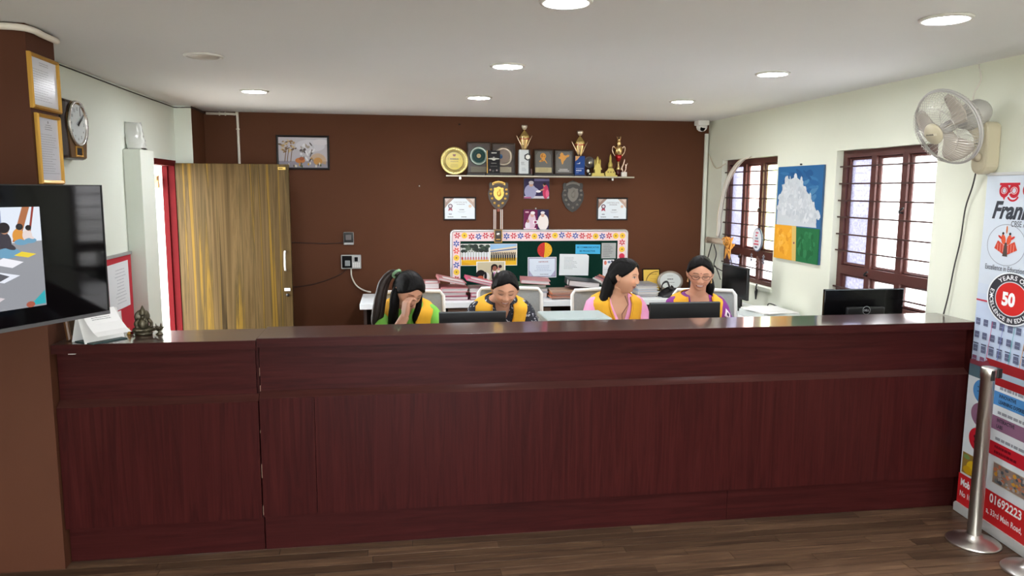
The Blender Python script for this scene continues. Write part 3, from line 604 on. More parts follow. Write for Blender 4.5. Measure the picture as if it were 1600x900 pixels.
MB().box((0.122, 0.068, 0.0302), (0.152, 0.108, 0.0345), bev=0.002).build('finger_sensor', M_blackg, t)
for i in range(4):
    for j in range(3): MB().box((0.106+i*0.017, 0.014+j*0.016, 0.0302), (0.118+i*0.017, 0.025+j*0.016, 0.0325)).build('key', M_white, t)
tag(MB().tube(curve([(-0.415, 6.985, 0.975), (-0.41, 6.98, 0.90), (-0.37, 6.978, 0.82), (-0.30, 6.96, 0.775), (-0.24, 6.9, 0.768)], 5), 0.007, seg=8).build('cable', M_wire), 'white cable curling from the fingerprint terminal down to the back desk', 'cable')
tag(MB().tube(curve([(-0.477, 6.992, 1.215), (-0.62, 6.994, 1.207), (-0.80, 6.994, 1.212), (-1.0, 6.994, 1.22), (-1.2, 6.994, 1.215)], 5), 0.004, seg=6).build('cable', mat('brown_cable', (58, 32, 24), 0.6)), 'thin painted cable running left from the black access reader', 'cable')
tag(MB().tube(curve([(-0.45, 6.994, 0.975), (-0.52, 6.994, 0.92), (-0.70, 6.994, 0.85), (-0.88, 6.994, 0.815), (-1.1, 6.994, 0.81)], 5), 0.004, seg=6).build('cable', MATS['brown_cable']), 'thin painted cable sloping left and down from the fingerprint terminal', 'cable')

# certificates, photos, shields
def certificate(x, label):
    t = thing('picture_frame', label, 'picture frame', BACK(x, 1.418, 6.998), 'black framed certificates'); w, h = 0.305, 0.216
    frame_bars(w, h, 0.013, 0.018).build('frame', M_frameb, t)
    p = Pic(w-0.022, h-0.022, (222, 232, 240), 0.004)
    p.poly([(0, 1), (0.32, 1), (0.12, 0.72), (0, 0.5)], (160, 132, 122)); p.poly([(0, 1), (0.2, 1), (0.06, 0.8)], (196, 176, 168)); p.poly([(1, 1), (0.68, 1), (0.88, 0.72), (1, 0.5)], (188, 164, 150)); p.poly([(1, 1), (0.8, 1), (0.94, 0.8)], (214, 198, 188))
    p.text('CERTIFICATE', 0.52, 0.80, 0.44, (150, 150, 158), 0.0); p.lines(0.34, 0.68, 0.72, 0.73, 1, (140, 140, 150), 0.6, 3, True)
    p.poly([(0.15, 0.60), (0.23, 0.60), (0.26, 0.38), (0.19, 0.44), (0.12, 0.38)], (168, 62, 84)); p.circ(0.19, 0.62, 0.075, (92, 74, 92)); p.circ(0.19, 0.62, 0.045, (214, 206, 214)); p.circ(0.84, 0.62, 0.05, (214, 190, 170))
    p.lines(0.45, 0.42, 0.68, 0.48, 1, (120, 124, 134), 0.6, 4, True); p.lines(0.42, 0.30, 0.70, 0.38, 2, (160, 164, 174), 0.3, 6, True); p.lines(0.1, 0.07, 0.36, 0.14, 1, (110, 112, 120), 0.5, 7); p.lines(0.55, 0.07, 0.8, 0.14, 1, (110, 112, 120), 0.5, 8); p.lines(0.14, 0.2, 0.26, 0.27, 1, (90, 96, 120), 0.6, 9)
    o = p.build('certificate', GLOSS, t); o.location = (0.011, 0.011, 0.004)
certificate(0.434, 'black framed certificate left of the gold shield, above the notice board corner'); certificate(1.898, 'black framed certificate right of the dark shield, above the notice board corner')
def photo(x, z, w, h, label, fn):
    t = thing('photo_print', label, 'photo', BACK(x, z, 6.999)); MB().box((0, 0, 0), (w, h, 0.012)).build('mount', M_frameb, t)
    p = Pic(w-0.006, h-0.006, (44, 34, 74), 0.001); fn(p); o = p.build('picture', GLOSS, t); o.location = (0.003, 0.003, 0.0122)
def ph1(p):
    p.rect(0, 0, 1, 0.12, (200, 196, 206)); p.rect(0.4, 0.88, 1, 1, (110, 104, 150)); p.ell(0.25, 0.35, 0.24, 0.36, (152, 152, 186)); p.ell(0.28, 0.70, 0.085, 0.11, (196, 156, 136)); p.ell(0.28, 0.8, 0.1, 0.09, (206, 200, 206)); p.ell(0.44, 0.5, 0.16, 0.05, (160, 160, 192), rot=-0.6); p.ell(0.57, 0.36, 0.10, 0.06, (232, 226, 232)); p.ell(0.86, 0.34, 0.12, 0.36, (196, 56, 96)); p.ell(0.80, 0.68, 0.05, 0.09, (190, 140, 116)); p.ell(0.82, 0.74, 0.06, 0.07, (34, 24, 30)); p.ell(0.72, 0.44, 0.10, 0.04, (186, 132, 110), rot=0.5); p.ell(0.93, 0.25, 0.07, 0.2, (220, 96, 136)); p.rect(0, 0, 0.28, 0.08, (170, 90, 130))
def ph2(p):
    p.rect(0, 0, 0.55, 1, (104, 22, 70)); p.ell(0.33, 0.42, 0.16, 0.42, (214, 186, 206)); p.ell(0.34, 0.74, 0.075, 0.12, (206, 160, 150)); p.ell(0.36, 0.84, 0.09, 0.08, (230, 224, 230)); p.ell(0.16, 0.2, 0.10, 0.2, (222, 214, 226)); p.ell(0.17, 0.42, 0.05, 0.09, (170, 120, 110)); p.ell(0.78, 0.36, 0.22, 0.42, (234, 226, 224)); p.ell(0.76, 0.74, 0.07, 0.11, (200, 160, 146)); p.ell(0.76, 0.85, 0.085, 0.07, (226, 222, 226)); p.rect(0.38, 0.28, 0.56, 0.46, (236, 232, 238)); p.rect(0.42, 0.31, 0.52, 0.43, (150, 60, 100)); p.rect(0, 0, 0.5, 0.07, (226, 200, 216)); p.rect(0.06, 0.84, 0.2, 0.92, (200, 150, 170))
photo(1.188, 1.620, 0.245, 0.190, 'upper small photo of a handshake, just below the trophy shelf', ph1)
photo(1.186, 1.330, 0.245, 0.190, 'lower small purple photo of people in white, just above the notice board', ph2)
b = MB(); b.lathe([(0.006, 0), (0.008, 0.004), (0.0, 0.008)], None, 10); o = b.build('wall_pin', M_white); o.matrix_world = BACK(1.306, 1.528, 6.999); tag(o, 'tiny white nail head on the wall above the lower purple photo', 'nail')
def shield_pts(w, h, k=1.0, cy=0.5):
    r = [(0.5*w*x*k, h*(cy+(y_-cy)*k)) for x, y_ in [(0, 1), (0.30, 0.95), (0.52, 0.90), (0.80, 0.92), (0.92, 0.86), (0.86, 0.74), (1.0, 0.56), (0.92, 0.36), (0.62, 0.16), (0.30, 0.05), (0, 0)]]
    return [(x, y_) for x, y_ in reversed(r)] + [(-x, y_) for x, y_ in r[1:-1]]
def shield(x, z, w, h, label, wood_m, metal, dim):
    t = thing('award_shield', label, 'award shield', BACK(x, z, 6.998))
    MB().prism(shield_pts(w, h), 0, 0.014, None).build('plaque', wood_m, t)
    q = MB(); q.prism([(a, b_+h*0.06) for a, b_ in shield_pts(w*0.5, h*0.46)], 0.014, 0.020); o = q.build('centre_plate', metal, t); o.location = (0, h*0.26, 0)
    b = MB(); b.ball((0.004, h*0.55, 0.020), (w*0.10, h*0.10, 0.006)); b.ball((0.01, h*0.64, 0.02), (w*0.05, h*0.05, 0.006)); b.build('relief', metal, o) .location = (0, -h*0.26, 0)
    b = MB(); pts = [(-0.30*w, h*0.82), (-0.16*w, h*0.87), (0, h*0.885), (0.16*w, h*0.87), (0.30*w, h*0.82)]
    up_ = [(a, c+0.022) for a, c in pts]; b.prism(pts+up_[::-1], 0.014, 0.018); b.build('ribbon_plate', metal, t)
    if not dim:
        for k in range(9): MB().box((-0.26*w+k*0.058*w, h*(0.885-abs(k-4)*0.008)-0.0, 0.018), (-0.22*w+k*0.058*w, h*(0.885-abs(k-4)*0.008)+0.012, 0.0188)).build('raised_letter', mat('dark_print', (60, 46, 24), 0.5), t)
    for a, c in ((-0.36, 0.68), (-0.37, 0.54), (-0.31, 0.38), (-0.19, 0.23), (0.0, 0.14), (0.19, 0.23), (0.31, 0.38), (0.37, 0.54), (0.36, 0.68)):
        MB().lathe([(w*0.062, 0.014), (w*0.062, 0.0165), (w*0.045, 0.019), (0.0, 0.0195)], None, 16, (a*w, c*h, 0)).build('disc', metal, t)
shield(0.950, 1.515, 0.200, 0.278, 'wooden award shield with gold plates and small gold discs', mat('shield_wood', (66, 50, 38), 0.4), mat('gold_plate', (206, 164, 82), 0.3, 0.75), False)
shield(1.660, 1.495, 0.215, 0.300, 'dull dark award shield with grey metal plates, near the right certificate', mat('shield_dark', (46, 42, 40), 0.45), mat('dull_plate', (112, 108, 102), 0.5, 0.6), True)
t = thing('medal', 'square dark medal hanging on a white ribbon below the gold shield', 'medal', BACK(0.946, 1.21, 6.972))
for s_, x_ in ((-1, -0.034), (1, 0.030)): MB().box((x_-0.012, 0.125, 0.0), (x_+0.012, 0.31, 0.002)).build('ribbon', mat('white_ribbon', (214, 204, 196), 0.6), t)
for x_ in (-0.034, 0.030): MB().box((x_-0.004, 0.125, 0.0021), (x_+0.004, 0.31, 0.0028)).build('ribbon_stripe', mat('brown_stripe', (126, 92, 74), 0.6), t)
MB().box((-0.012, 0.29, 0.0), (0.014, 0.318, 0.006), bev=0.002).build('clasp', mat('rust_clasp', (150, 80, 60), 0.5), t)
MB().box((-0.038, 0.0, -0.004), (0.036, 0.120, 0.004), bev=0.003).build('medal_plate', mat('dark_medal', (52, 46, 40), 0.35, 0.4), t)
o = frame_bars(0.074, 0.12, 0.006, 0.004).build('rim', M_goldp, t); o.location = (-0.038, 0, 0.004)
MB().lathe([(0.0, 0.007), (0.014, 0.006), (0.018, 0.004)], None, 18, (-0.001, 0.078, 0)).build('emblem', M_silver, t); MB().box((-0.02, 0.026, 0.004), (0.018, 0.034, 0.0055)).build('inscription', M_goldp, t)

# ------------------------------------------------------------------ trophy shelf and what stands on it
SZ = 1.832
t = thing('wall_shelf', 'long thin grey wall shelf carrying the row of trophies', 'shelf', (0.45, 6.83, SZ-0.014))
MB().box((0, 0, 0), (1.76, 0.17, 0.014), bev=0.002).build('board', mat('shelf_glass', (96, 88, 80), 0.2), t)
MB().box((0, -0.003, 0.001), (1.76, 0.0, 0.013)).build('edge_strip', mat('shelf_edge', (176, 168, 150), 0.35, 0.3), t)
for x in (0.12, 1.55): MB().box((x, 0.03, -0.025), (x+0.02, 0.17, 0.0), bev=0.002).build('bracket', M_silver, t)
def tx(px): return 0.416+(px-690)/166.1
def tz(y): return 1.843+(272-y)*0.00567
# gold plate
t = thing('award_plate', 'large round golden award plate at the left end of the trophy shelf', 'plate', frame_m((tx(709.5), 6.935, SZ+0.129), (1, 0, 0), (0, 0.1, 1)))
b = MB(); b.lathe([(0.0, -0.006), (0.085, -0.006), (0.122, 0.004), (0.127, 0.008), (0.122, 0.012), (0.094, 0.006), (0.090, 0.0), (0.0, 0.0)], None, 48); b.build('plate', mat('pale_gold', (222, 204, 130), 0.36, 0.6), t)
b = MB()
for k in range(30): a = 2*PI*k/30; b.ball((0.108*math.cos(a), 0.108*math.sin(a), 0.010), (0.006, 0.006, 0.003), None, 8, 5)
b.build('embossed_rim', mat('pale_gold_hi', (236, 226, 176), 0.3, 0.6), t)['kind'] = 'stuff'
p = Pic(0.17, 0.17, 'E8D36A', 0.0005); p.v = []; p.f = []; p.m = []; p.sm = []; p.c = []; p.circ(0.5, 0.5, 0.5, (226, 206, 92), 40); p.ring(0.5, 0.5, 0.5, 0.47, (120, 96, 40))
p.rect(0.42, 0.78, 0.58, 0.86, (110, 60, 60)); p.rect(0.45, 0.74, 0.55, 0.78, (120, 66, 60)); p.lines(0.27, 0.56, 0.73, 0.64, 1, (100, 84, 50), 0.9, 2, True); p.rect(0.18, 0.54, 0.19, 0.66, (110, 92, 50)); p.rect(0.81, 0.54, 0.82, 0.66, (110, 92, 50)); p.lines(0.2, 0.44, 0.8, 0.50, 1, (150, 124, 60), 0.5, 3, True); p.lines(0.28, 0.14, 0.72, 0.34, 3, (150, 124, 60), 0.3, 5, True)
o = p.build('engraved_disc', GLOSS, t); o.location = (-0.085, -0.085, 0.0008)
M_dkw = mat('plaque_frame', (70, 58, 50), 0.3); M_case = mat('plaque_back', (64, 48, 42), 0.35)
def box_plaque(px0, px1, y0, label, fn, back=M_case, Y=6.955):
    w = (px1-px0)/166.1; h = tz(y0)-SZ-0.014; t = thing('award_plaque', label, 'plaque', frame_m((tx(px0), Y, SZ+0.014), (1, 0, 0), (0, 0.06, 1)))
    MB().box((-0.004, -0.0135, -0.03), (w+0.004, 0.0, 0.035)).build('base', M_black, t)
    MB().box((0.004, 0.0, -0.012), (w-0.004, h-0.004, 0.0)).build('back_panel', back, t); frame_bars(w, h, 0.011, 0.02).build('frame', M_dkw, t)
    fn(t, w, h); return t
def disc_plaque(ring, inner, core, plate):
    def fn(t, w, h):
        r = w*0.40; b = MB(); c = (w/2, h*0.57, 0); b.lathe([(0, 0.003), (r*0.72, 0.003), (r*0.76, 0.008), (r, 0.008), (r, 0.0)], None, 36, c); b.build('medallion', ring, t)
        p = Pic(1.4*r, 1.4*r, inner, 0.0004); p.v = []; p.f = []; p.m = []; p.sm = []; p.c = []; p.circ(0.5, 0.5, 0.5, inner, 36)
        core(p); o = p.build('medallion_print', GLOSS, t); o.location = (w/2-0.7*r, h*0.57-0.7*r, 0.0034)
        p = Pic(w*0.68, h*0.17, plate, 0.003); p.lines(0.08, 0.15, 0.92, 0.85, 3, (130, 124, 110), 0.25, 4, True); o = p.build('name_plate', GLOSS, t); o.location = (w*0.16, h*0.06, 0.001)
    return fn
def core1(p): p.circ(0.5, 0.5, 0.44, (20, 58, 56)); p.ring(0.5, 0.5, 0.33, 0.31, (60, 104, 100)); p.circ(0.5, 0.5, 0.16, (196, 178, 132)); p.lines(0.44, 0.46, 0.56, 0.54, 2, (120, 100, 60), 0.4, 1)
def core2(p): p.ell(0.3, 0.5, 0.14, 0.17, (54, 88, 130)); p.lines(0.48, 0.4, 0.86, 0.6, 3, (150, 130, 124), 0.35, 2); p.ell(0.34, 0.6, 0.07, 0.05, (90, 124, 160))
box_plaque(729, 765.5, 220.5, 'dark framed plaque with a green centred silver medallion, beside the golden plate', disc_plaque(mat('ring_green', (150, 166, 158), 0.3, 0.7), (34, 80, 76), core1, (126, 120, 104)))
box_plaque(767, 803.5, 221.5, 'dark framed plaque with a pale silver medallion, half behind the narrow black plaque', disc_plaque(mat('ring_pale', (190, 178, 162), 0.3, 0.7), (148, 132, 122), core2, (176, 166, 142)))
t = thing('award_plaque', 'narrow black upright plaque standing in front of the two medallion plaques', 'plaque', frame_m((tx(759.5), 6.895, SZ), (1, 0, 0), (0, 0.05, 1)))
w, h = 19/166.1, tz(234)-SZ; MB().box((-0.02, 0, -0.03), (w+0.01, 0.018, 0.03), bev=0.003).build('base', M_black, t)
p = Pic(w, h-0.018, (30, 29, 32), 0.012); p.lines(0.22, 0.86, 0.82, 0.93, 1, (210, 206, 200), 0.7, 3, True)
p.ell(0.5, 0.64, 0.46, 0.035, (196, 196, 190)); p.ell(0.5, 0.62, 0.16, 0.055, (206, 206, 200)); p.ell(0.5, 0.705, 0.08, 0.016, (190, 188, 180)); p.lines(0.25, 0.42, 0.75, 0.47, 1, (130, 128, 126), 0.5, 5, True); p.lines(0.2, 0.29, 0.8, 0.34, 1, (96, 94, 94), 0.5, 6, True); p.circ(0.2, 0.15, 0.07, (166, 140, 136)); p.circ(0.74, 0.14, 0.07, (160, 150, 150)); p.lines(0.36, 0.06, 0.6, 0.16, 2, (120, 118, 118), 0.4, 7)
o = p.build('plaque_face', GLOSS, t); o.location = (0, 0.018, -0.006)
MB().box((-0.006, 0.018, -0.008), (0.0, h, 0.008)).build('gold_edge', M_goldp, t)
def star_cup(t, z0, k=1.0):                                        # cup of tall flutes with a lid and a pale ball knob
    b = MB(); b.M = Matrix.Translation((0, 0, z0)) @ Matrix.Scale(k, 4)
    b.lathe([(0.016, 0), (0.018, 0.01), (0.030, 0.05), (0.042, 0.095), (0.044, 0.105), (0.040, 0.105), (0.0, 0.09)], None, 20); b.build('bowl', M_gold, t)
    for a in (0.15, 2.05, 3.1, 4.3): 
        b = MB(); b.M = Matrix.Translation((0, 0, z0)) @ Matrix.Scale(k, 4); c_, s_ = math.cos(a), math.sin(a)
        b.tube([(0.014*c_, 0.010*s_, 0.0), (0.032*c_, 0.026*s_, 0.05), (0.062*c_, 0.05*s_, 0.108), (0.070*c_, 0.056*s_, 0.122)], [0.008, 0.010, 0.008, 0.002], seg=8, flat=0.6); b.build('flute', mat('rose_gold', (226, 200, 172), 0.22, 0.9), t)
    b = MB(); b.M = Matrix.Translation((0, 0, z0)) @ Matrix.Scale(k, 4); b.lathe([(0.043, 0.102), (0.046, 0.110), (0.040, 0.122), (0.018, 0.150), (0.006, 0.160), (0.005, 0.170)], None, 20); b.build('lid', mat('champagne_gold', (214, 190, 120), 0.25, 0.9), t)
    b = MB(); b.M = Matrix.Translation((0, 0, z0)) @ Matrix.Scale(k, 4); b.lathe([(0.004, 0.166), (0.016, 0.172), (0.026, 0.192), (0.024, 0.205), (0.016, 0.196), (0.010, 0.2), (0.0, 0.192)], None, 16); b.build('knob', mat('pale_metal', (222, 214, 200), 0.3, 0.6), t)
    b = MB(); b.M = Matrix.Translation((0, 0, z0)) @ Matrix.Scale(k, 4); b.lathe([(0.0435, 0.086), (0.046, 0.090), (0.0435, 0.094)], None, 20); b.build('band', mat('red_band', (160, 40, 40), 0.35, 0.3), t)
t = thing('trophy', 'golden cup on a tall white block with a black hexagon badge, middle of the shelf', 'trophy', (tx(816), 6.90, SZ))
MB().box((-0.062, -0.035, 0), (0.075, 0.035, 0.018), bev=0.003).build('base', M_black, t); MB().box((-0.052, -0.028, 0.018), (0.036, 0.028, 0.236), bev=0.003).build('block', mat('white_block', (208, 214, 216), 0.3), t); MB().box((0.036, -0.02, 0.018), (0.050, 0.026, 0.236)).build('dark_back', M_black, t)
p = Pic(0.086, 0.216, (212, 218, 220), 0.0006); p.lines(0.2, 0.36, 0.7, 0.5, 4, (120, 128, 140), 0.4, 3); p.lines(0.3, 0.1, 0.8, 0.26, 3, (150, 156, 166), 0.35, 4); o = p.build('label', GLOSS, t); o.matrix_local = frame_m((-0.051, -0.0285, 0.019), (1, 0, 0), (0, 0, 1))
hexa = [(0.034*math.cos(PI/6+k*PI/3), 0.034*math.sin(PI/6+k*PI/3)) for k in range(6)]
b = MB(); b.M = frame_m((0.026, -0.0295, 0.17), (1, 0, 0), (0, 0, 1)); b.prism(hexa, 0, 0.004); b.build('hexagon_badge', mat('navy_badge', (24, 28, 36), 0.3), t)
b = MB(); b.M = frame_m((0.028, -0.0336, 0.17), (1, 0, 0), (0, 0, 1)); b.prism([(x*0.66, y_*0.66) for x, y_ in hexa], 0, 0.002); b.build('hexagon_centre', M_white, t)
star_cup(t, 0.236, 1.08)
tag(MB().box((tx(825.5), 6.89, SZ), (tx(828.5), 6.92, SZ+0.065), bev=0.003).build('small_award', mat('maroon_award', (78, 36, 34), 0.4)), 'small maroon upright award between the white block trophy and gold relief plaque', 'award')
def emblem_plaque(shape):
    def fn(t, w, h):
        p = Pic(w-0.02, h-0.02, (92, 90, 86), 0.001); p.poly([(0.06, 0.03), (0.94, 0.03), (0.94, 0.8), (0.8, 0.95), (0.2, 0.95), (0.06, 0.8)], (112, 110, 106)); shape(p); o = p.build('engraved_sheet', GLOSS, t); o.location = (0.01, 0.01, 0.0005)
    return fn
OR = (222, 158, 74)
def goddess(p): p.circ(0.48, 0.76, 0.17, OR); p.circ(0.48, 0.76, 0.12, (186, 128, 60)); p.circ(0.52, 0.80, 0.06, OR); p.ell(0.50, 0.64, 0.09, 0.10, OR); p.ell(0.42, 0.57, 0.18, 0.05, OR, rot=0.3); p.ell(0.62, 0.54, 0.15, 0.025, OR, rot=-0.8); p.ell(0.42, 0.55, 0.08, 0.04, (180, 120, 60)); p.rect(0.03, 0.04, 0.97, 0.26, (190, 176, 132)); p.lines(0.1, 0.07, 0.9, 0.23, 3, (150, 136, 96), 0.3, 3, True)
def landmap(p):
    p.poly([(0.36, 0.93), (0.46, 0.90), (0.50, 0.82), (0.62, 0.79), (0.74, 0.84), (0.84, 0.82), (0.80, 0.74), (0.70, 0.72), (0.64, 0.68), (0.60, 0.62), (0.50, 0.54), (0.46, 0.42), (0.41, 0.40), (0.36, 0.52), (0.33, 0.64), (0.22, 0.66), (0.19, 0.72), (0.30, 0.76), (0.28, 0.84)], OR); p.lines(0.15, 0.08, 0.85, 0.22, 2, (190, 188, 184), 0.6, 4, True)
M_glassgrey = mat('grey_glass', (96, 94, 92), 0.2)
box_plaque(832, 862.5, 231, 'grey plaque with a golden figure relief and gold name plate, on the trophy shelf', emblem_plaque(goddess), M_glassgrey, 6.93)
box_plaque(864, 894.5, 231, 'grey plaque with a golden map shape, left of the blue trophy', emblem_plaque(landmap), M_glassgrey, 6.93)
t = thing('trophy', 'golden cup on a tall royal blue block, right half of the trophy shelf', 'trophy', (tx(903), 6.90, SZ))
MB().box((-0.055, -0.033, 0), (0.055, 0.033, 0.014), bev=0.003).build('base', mat('navy_base', (22, 34, 66), 0.3), t); MB().box((-0.048, -0.027, 0.014), (0.044, 0.027, 0.186), bev=0.003).build('block', mat('blue_block', (28, 66, 134), 0.25), t)
p = Pic(0.09, 0.17, (28, 66, 136), 0.0006); p.poly([(0, 0.72), (0.25, 0.82), (0.5, 1.0), (0, 1.0)], (206, 160, 106)); p.poly([(0.1, 0.58), (0.5, 0.58), (0.5, 0.68), (0.4, 0.62)], (220, 224, 232)); p.lines(0.1, 0.30, 0.9, 0.36, 1, (170, 186, 216), 0.5, 2); p.lines(0.1, 0.18, 0.9, 0.26, 1, (206, 214, 230), 0.8, 3); p.lines(0.1, 0.08, 0.5, 0.13, 1, (150, 170, 206), 0.5, 4); o = p.build('label', GLOSS, t); o.matrix_local = frame_m((-0.047, -0.0275, 0.015), (1, 0, 0), (0, 0, 1))
star_cup(t, 0.186, 1.12)
t = thing('award_plate', 'small round grey plate leaning behind the first gold rocket model', 'plate', frame_m((tx(921.5), 6.965, SZ+0.13), (1, 0, 0), (0, 0.08, 1)))
MB().lathe([(0.0, 0.002), (0.038, 0.002), (0.044, 0.008), (0.054, 0.008), (0.056, 0.0), (0.0, -0.003)], None, 30).build('plate', mat('grey_plate', (92, 86, 84), 0.3, 0.5), t); MB().lathe([(0.0, 0.006), (0.016, 0.005), (0.02, 0.002)], None, 16, (0.006, 0, 0)).build('emblem', M_silver, t); MB().tube([(0, -0.05, -0.004), (0, -0.13, 0.03)], 0.006).build('stand', M_black, t)
t = thing('figurine', 'tiny white figurine on the shelf beside the blue trophy', 'figurine', (tx(916), 6.88, SZ))
MB().lathe([(0.011, 0), (0.011, 0.005), (0.005, 0.012), (0.008, 0.028), (0.004, 0.034)], None, 14).build('body', M_black, t); MB().ball((0, 0, 0.05), (0.013, 0.012, 0.015), None, 12, 8).build('head', M_white, t); MB().ball((0.014, -0.004, 0.022), 0.008, None, 10, 8).build('ball', M_white, t)
M_rock = mat('rocket_gold', (196, 178, 96), 0.35, 0.45)
t = thing('rocket_model', 'gold space shuttle model on a stepped gold stand, on the trophy shelf', 'model', (tx(931), 6.885, SZ))
MB().box((-0.062, -0.03, 0), (0.066, 0.03, 0.012)).build('plinth', M_rock, t); b = MB(); b.box((-0.055, -0.024, 0.012), (0.058, 0.024, 0.03)); b.box((-0.028, -0.02, 0.03), (0.028, 0.02, 0.062)); b.build('stand', M_rock, t)
b = MB(); b.lathe([(0.015, 0.062), (0.015, 0.15), (0.012, 0.165), (0.005, 0.182), (0.0, 0.186)], None, 16); b.build('tank', M_rock, t)
for x in (-0.024, 0.024): MB().lathe([(0.010, 0.062), (0.008, 0.07), (0.008, 0.145), (0.0, 0.163)], None, 12, (x, -0.002, 0)).build('booster', M_rock, t)
b = MB(); b.prism([(-0.042, 0.062), (0.042, 0.062), (0.03, 0.085), (0.012, 0.12), (-0.012, 0.12), (-0.03, 0.085)], 0.012, 0.016); b.M = Matrix.Identity(4); o = b.build('wing', M_rock, t); o.matrix_local = frame_m((0, 0, 0), (1, 0, 0), (0, 0, 1))
t = thing('rocket_model', 'gold single rocket model on a rounded gold stand, beside the shuttle model', 'model', (tx(951.5), 6.885, SZ))
MB().box((-0.050, -0.03, 0), (0.062, 0.03, 0.012)).build('plinth', M_rock, t); b = MB(); b.prism([(-0.052, 0.012), (0.048, 0.012), (0.048, 0.035), (0.03, 0.062), (0.024, 0.075), (-0.022, 0.075), (-0.03, 0.058), (-0.05, 0.04)], -0.018, 0.018); o = b.build('stand', M_rock, t); o.matrix_local = frame_m((0, 0, 0), (1, 0, 0), (0, 0, 1))
MB().lathe([(0.020, 0.075), (0.022, 0.11), (0.018, 0.125), (0.012, 0.135), (0.011, 0.175), (0.006, 0.195), (0.002, 0.205), (0.0, 0.212)], None, 16).build('rocket', M_rock, t)
for a in range(3): MB().box((-0.03+a*0.026, -0.0205, 0.035), (-0.018+a*0.026, -0.018, 0.047)).build('raised_mark', mat('rocket_mark', (120, 100, 44), 0.5), t)
t = thing('trophy', 'tall gold and red two handled cup with a crown top, right end of shelf', 'trophy', (tx(966), 6.915, SZ))
MB().lathe([(0.030, 0), (0.030, 0.06), (0.022, 0.064)], None, 20).build('base', mat('maroon_base', (70, 24, 22), 0.25), t)
MB().lathe([(0.030, 0.062), (0.016, 0.085), (0.010, 0.11), (0.014, 0.14)], None, 20).build('stem', M_gold, t); MB().lathe([(0.013, 0.138), (0.026, 0.17), (0.034, 0.20)], None, 20).build('lower_bowl', mat('trophy_red', (176, 34, 34), 0.25, 0.4), t)
MB().lathe([(0.034, 0.20), (0.037, 0.25), (0.036, 0.275), (0.018, 0.285), (0.012, 0.292), (0.020, 0.30), (0.021, 0.322), (0.012, 0.33)], None, 20).build('bowl', M_gold, t)
for s_ in (-1, 1): MB().tube(curve([(s_*0.033, 0, 0.19), (s_*0.055, 0, 0.225), (s_*0.062, 0, 0.262), (s_*0.050, 0, 0.282), (s_*0.036, 0, 0.262)], 5), 0.0045, seg=8).build('handle', mat('rose_gold', (226, 200, 172), 0.22, 0.9), t)
b = MB(); b.lathe([(0.014, 0.33), (0.018, 0.337), (0.016, 0.345)], None, 14)
for k in range(6): a = 2*PI*k/6; b.tube([(0.013*math.cos(a), 0.013*math.sin(a), 0.34), (0.022*math.cos(a), 0.022*math.sin(a), 0.375)], [0.004, 0.001], seg=6)
b.build('crown', M_gold, t)
t = thing('trophy', 'small silver winged award on a white cube at the right end of shelf', 'trophy', (tx(972.5), 6.862, SZ))
MB().box((-0.026, -0.016, 0), (0.026, 0.016, 0.042), bev=0.003).build('base', mat('white_marble', (218, 214, 206), 0.25), t)
b = MB(); b.tube(curve([(-0.008, 0, 0.042), (-0.02, 0, 0.08), (-0.004, 0, 0.12), (0.006, 0, 0.165)], 5), [0.007]*15+[0.003], seg=8); b.tube(curve([(0.008, 0, 0.042), (0.018, 0, 0.07), (0.020, 0, 0.10), (0.034, 0, 0.125)], 5), [0.006]*15+[0.002], seg=8); b.tube([(0.018, 0, 0.10), (0.012, 0, 0.118)], [0.004, 0.002], seg=8); b.ball((0.020, 0, 0.10), 0.008, None, 10, 8)
b.build('figure', mat('rose_silver', (214, 190, 176), 0.2, 0.9), t)

# ------------------------------------------------------------------ pinned board on the back wall
t = thing('pin_board', 'large green cloth pin board with a flowered pink border, above the back desk', 'notice board', BACK(0.505, 0.765, 6.998))
bw, bh = 1.70, 0.556
MB().box((0.01, 0.01, 0), (bw-0.01, bh-0.01, 0.012)).build('backing', mat('pink_paper', (240, 214, 216), 0.7), t)
MB().box((0.085, 0.012, 0.012), (bw-0.095, bh-0.098, 0.0135)).build('green_cloth', mat('green_cloth', (10, 46, 37), 0.95, spec=0.1, vary=0.08, scale=40), t)
b = MB(); R_ = 0.03; pts = []
for cx, cy, a0 in ((bw-R_, bh-R_, 0), (R_, bh-R_, 90), (R_, R_, 180), (bw-R_, R_, 270)):
    for k in range(5): a = math.radians(a0+k*22.5); pts.append((cx+R_*math.cos(a), cy+R_*math.sin(a), 0.010))
b.tube(pts, 0.012, None, 8, close=True, upv=(0, 0, 1)); b.build('frame', mat('aluminium', (214, 216, 218), 0.3, 0.7), t)
def flower(col, cen, kind):
    b = MB(); n = 6
    if kind == 'd':
        b.prism([(0.027*(1+0.08*(k % 2))*math.cos(2*PI*k/18), 0.027*(1+0.08*(k % 2))*math.sin(2*PI*k/18)) for k in range(18)], 0, 0.001, mat('f_'+col, col, 0.6))
    else:
        for k in range(n):
            a = 2*PI*k/n; b.prism([(0.006*math.cos(a-0.5), 0.006*math.sin(a-0.5)), (0.020*math.cos(a-0.36), 0.020*math.sin(a-0.36)), (0.030*math.cos(a-0.16), 0.030*math.sin(a-0.16)), (0.030*math.cos(a+0.16), 0.030*math.sin(a+0.16)), (0.020*math.cos(a+0.36), 0.020*math.sin(a+0.36)), (0.006*math.cos(a+0.5), 0.006*math.sin(a+0.5))], 0, 0.001, mat('f_'+col, col, 0.6))
    b.prism([(0.0075*math.cos(2*PI*k/10), 0.0075*math.sin(2*PI*k/10)) for k in range(10)], 0.001, 0.0018, mat('fc_'+cen, cen, 0.6))
    o = b.build('paper_flower', None, t); me = o.data; bpy.data.objects.remove(o); return me
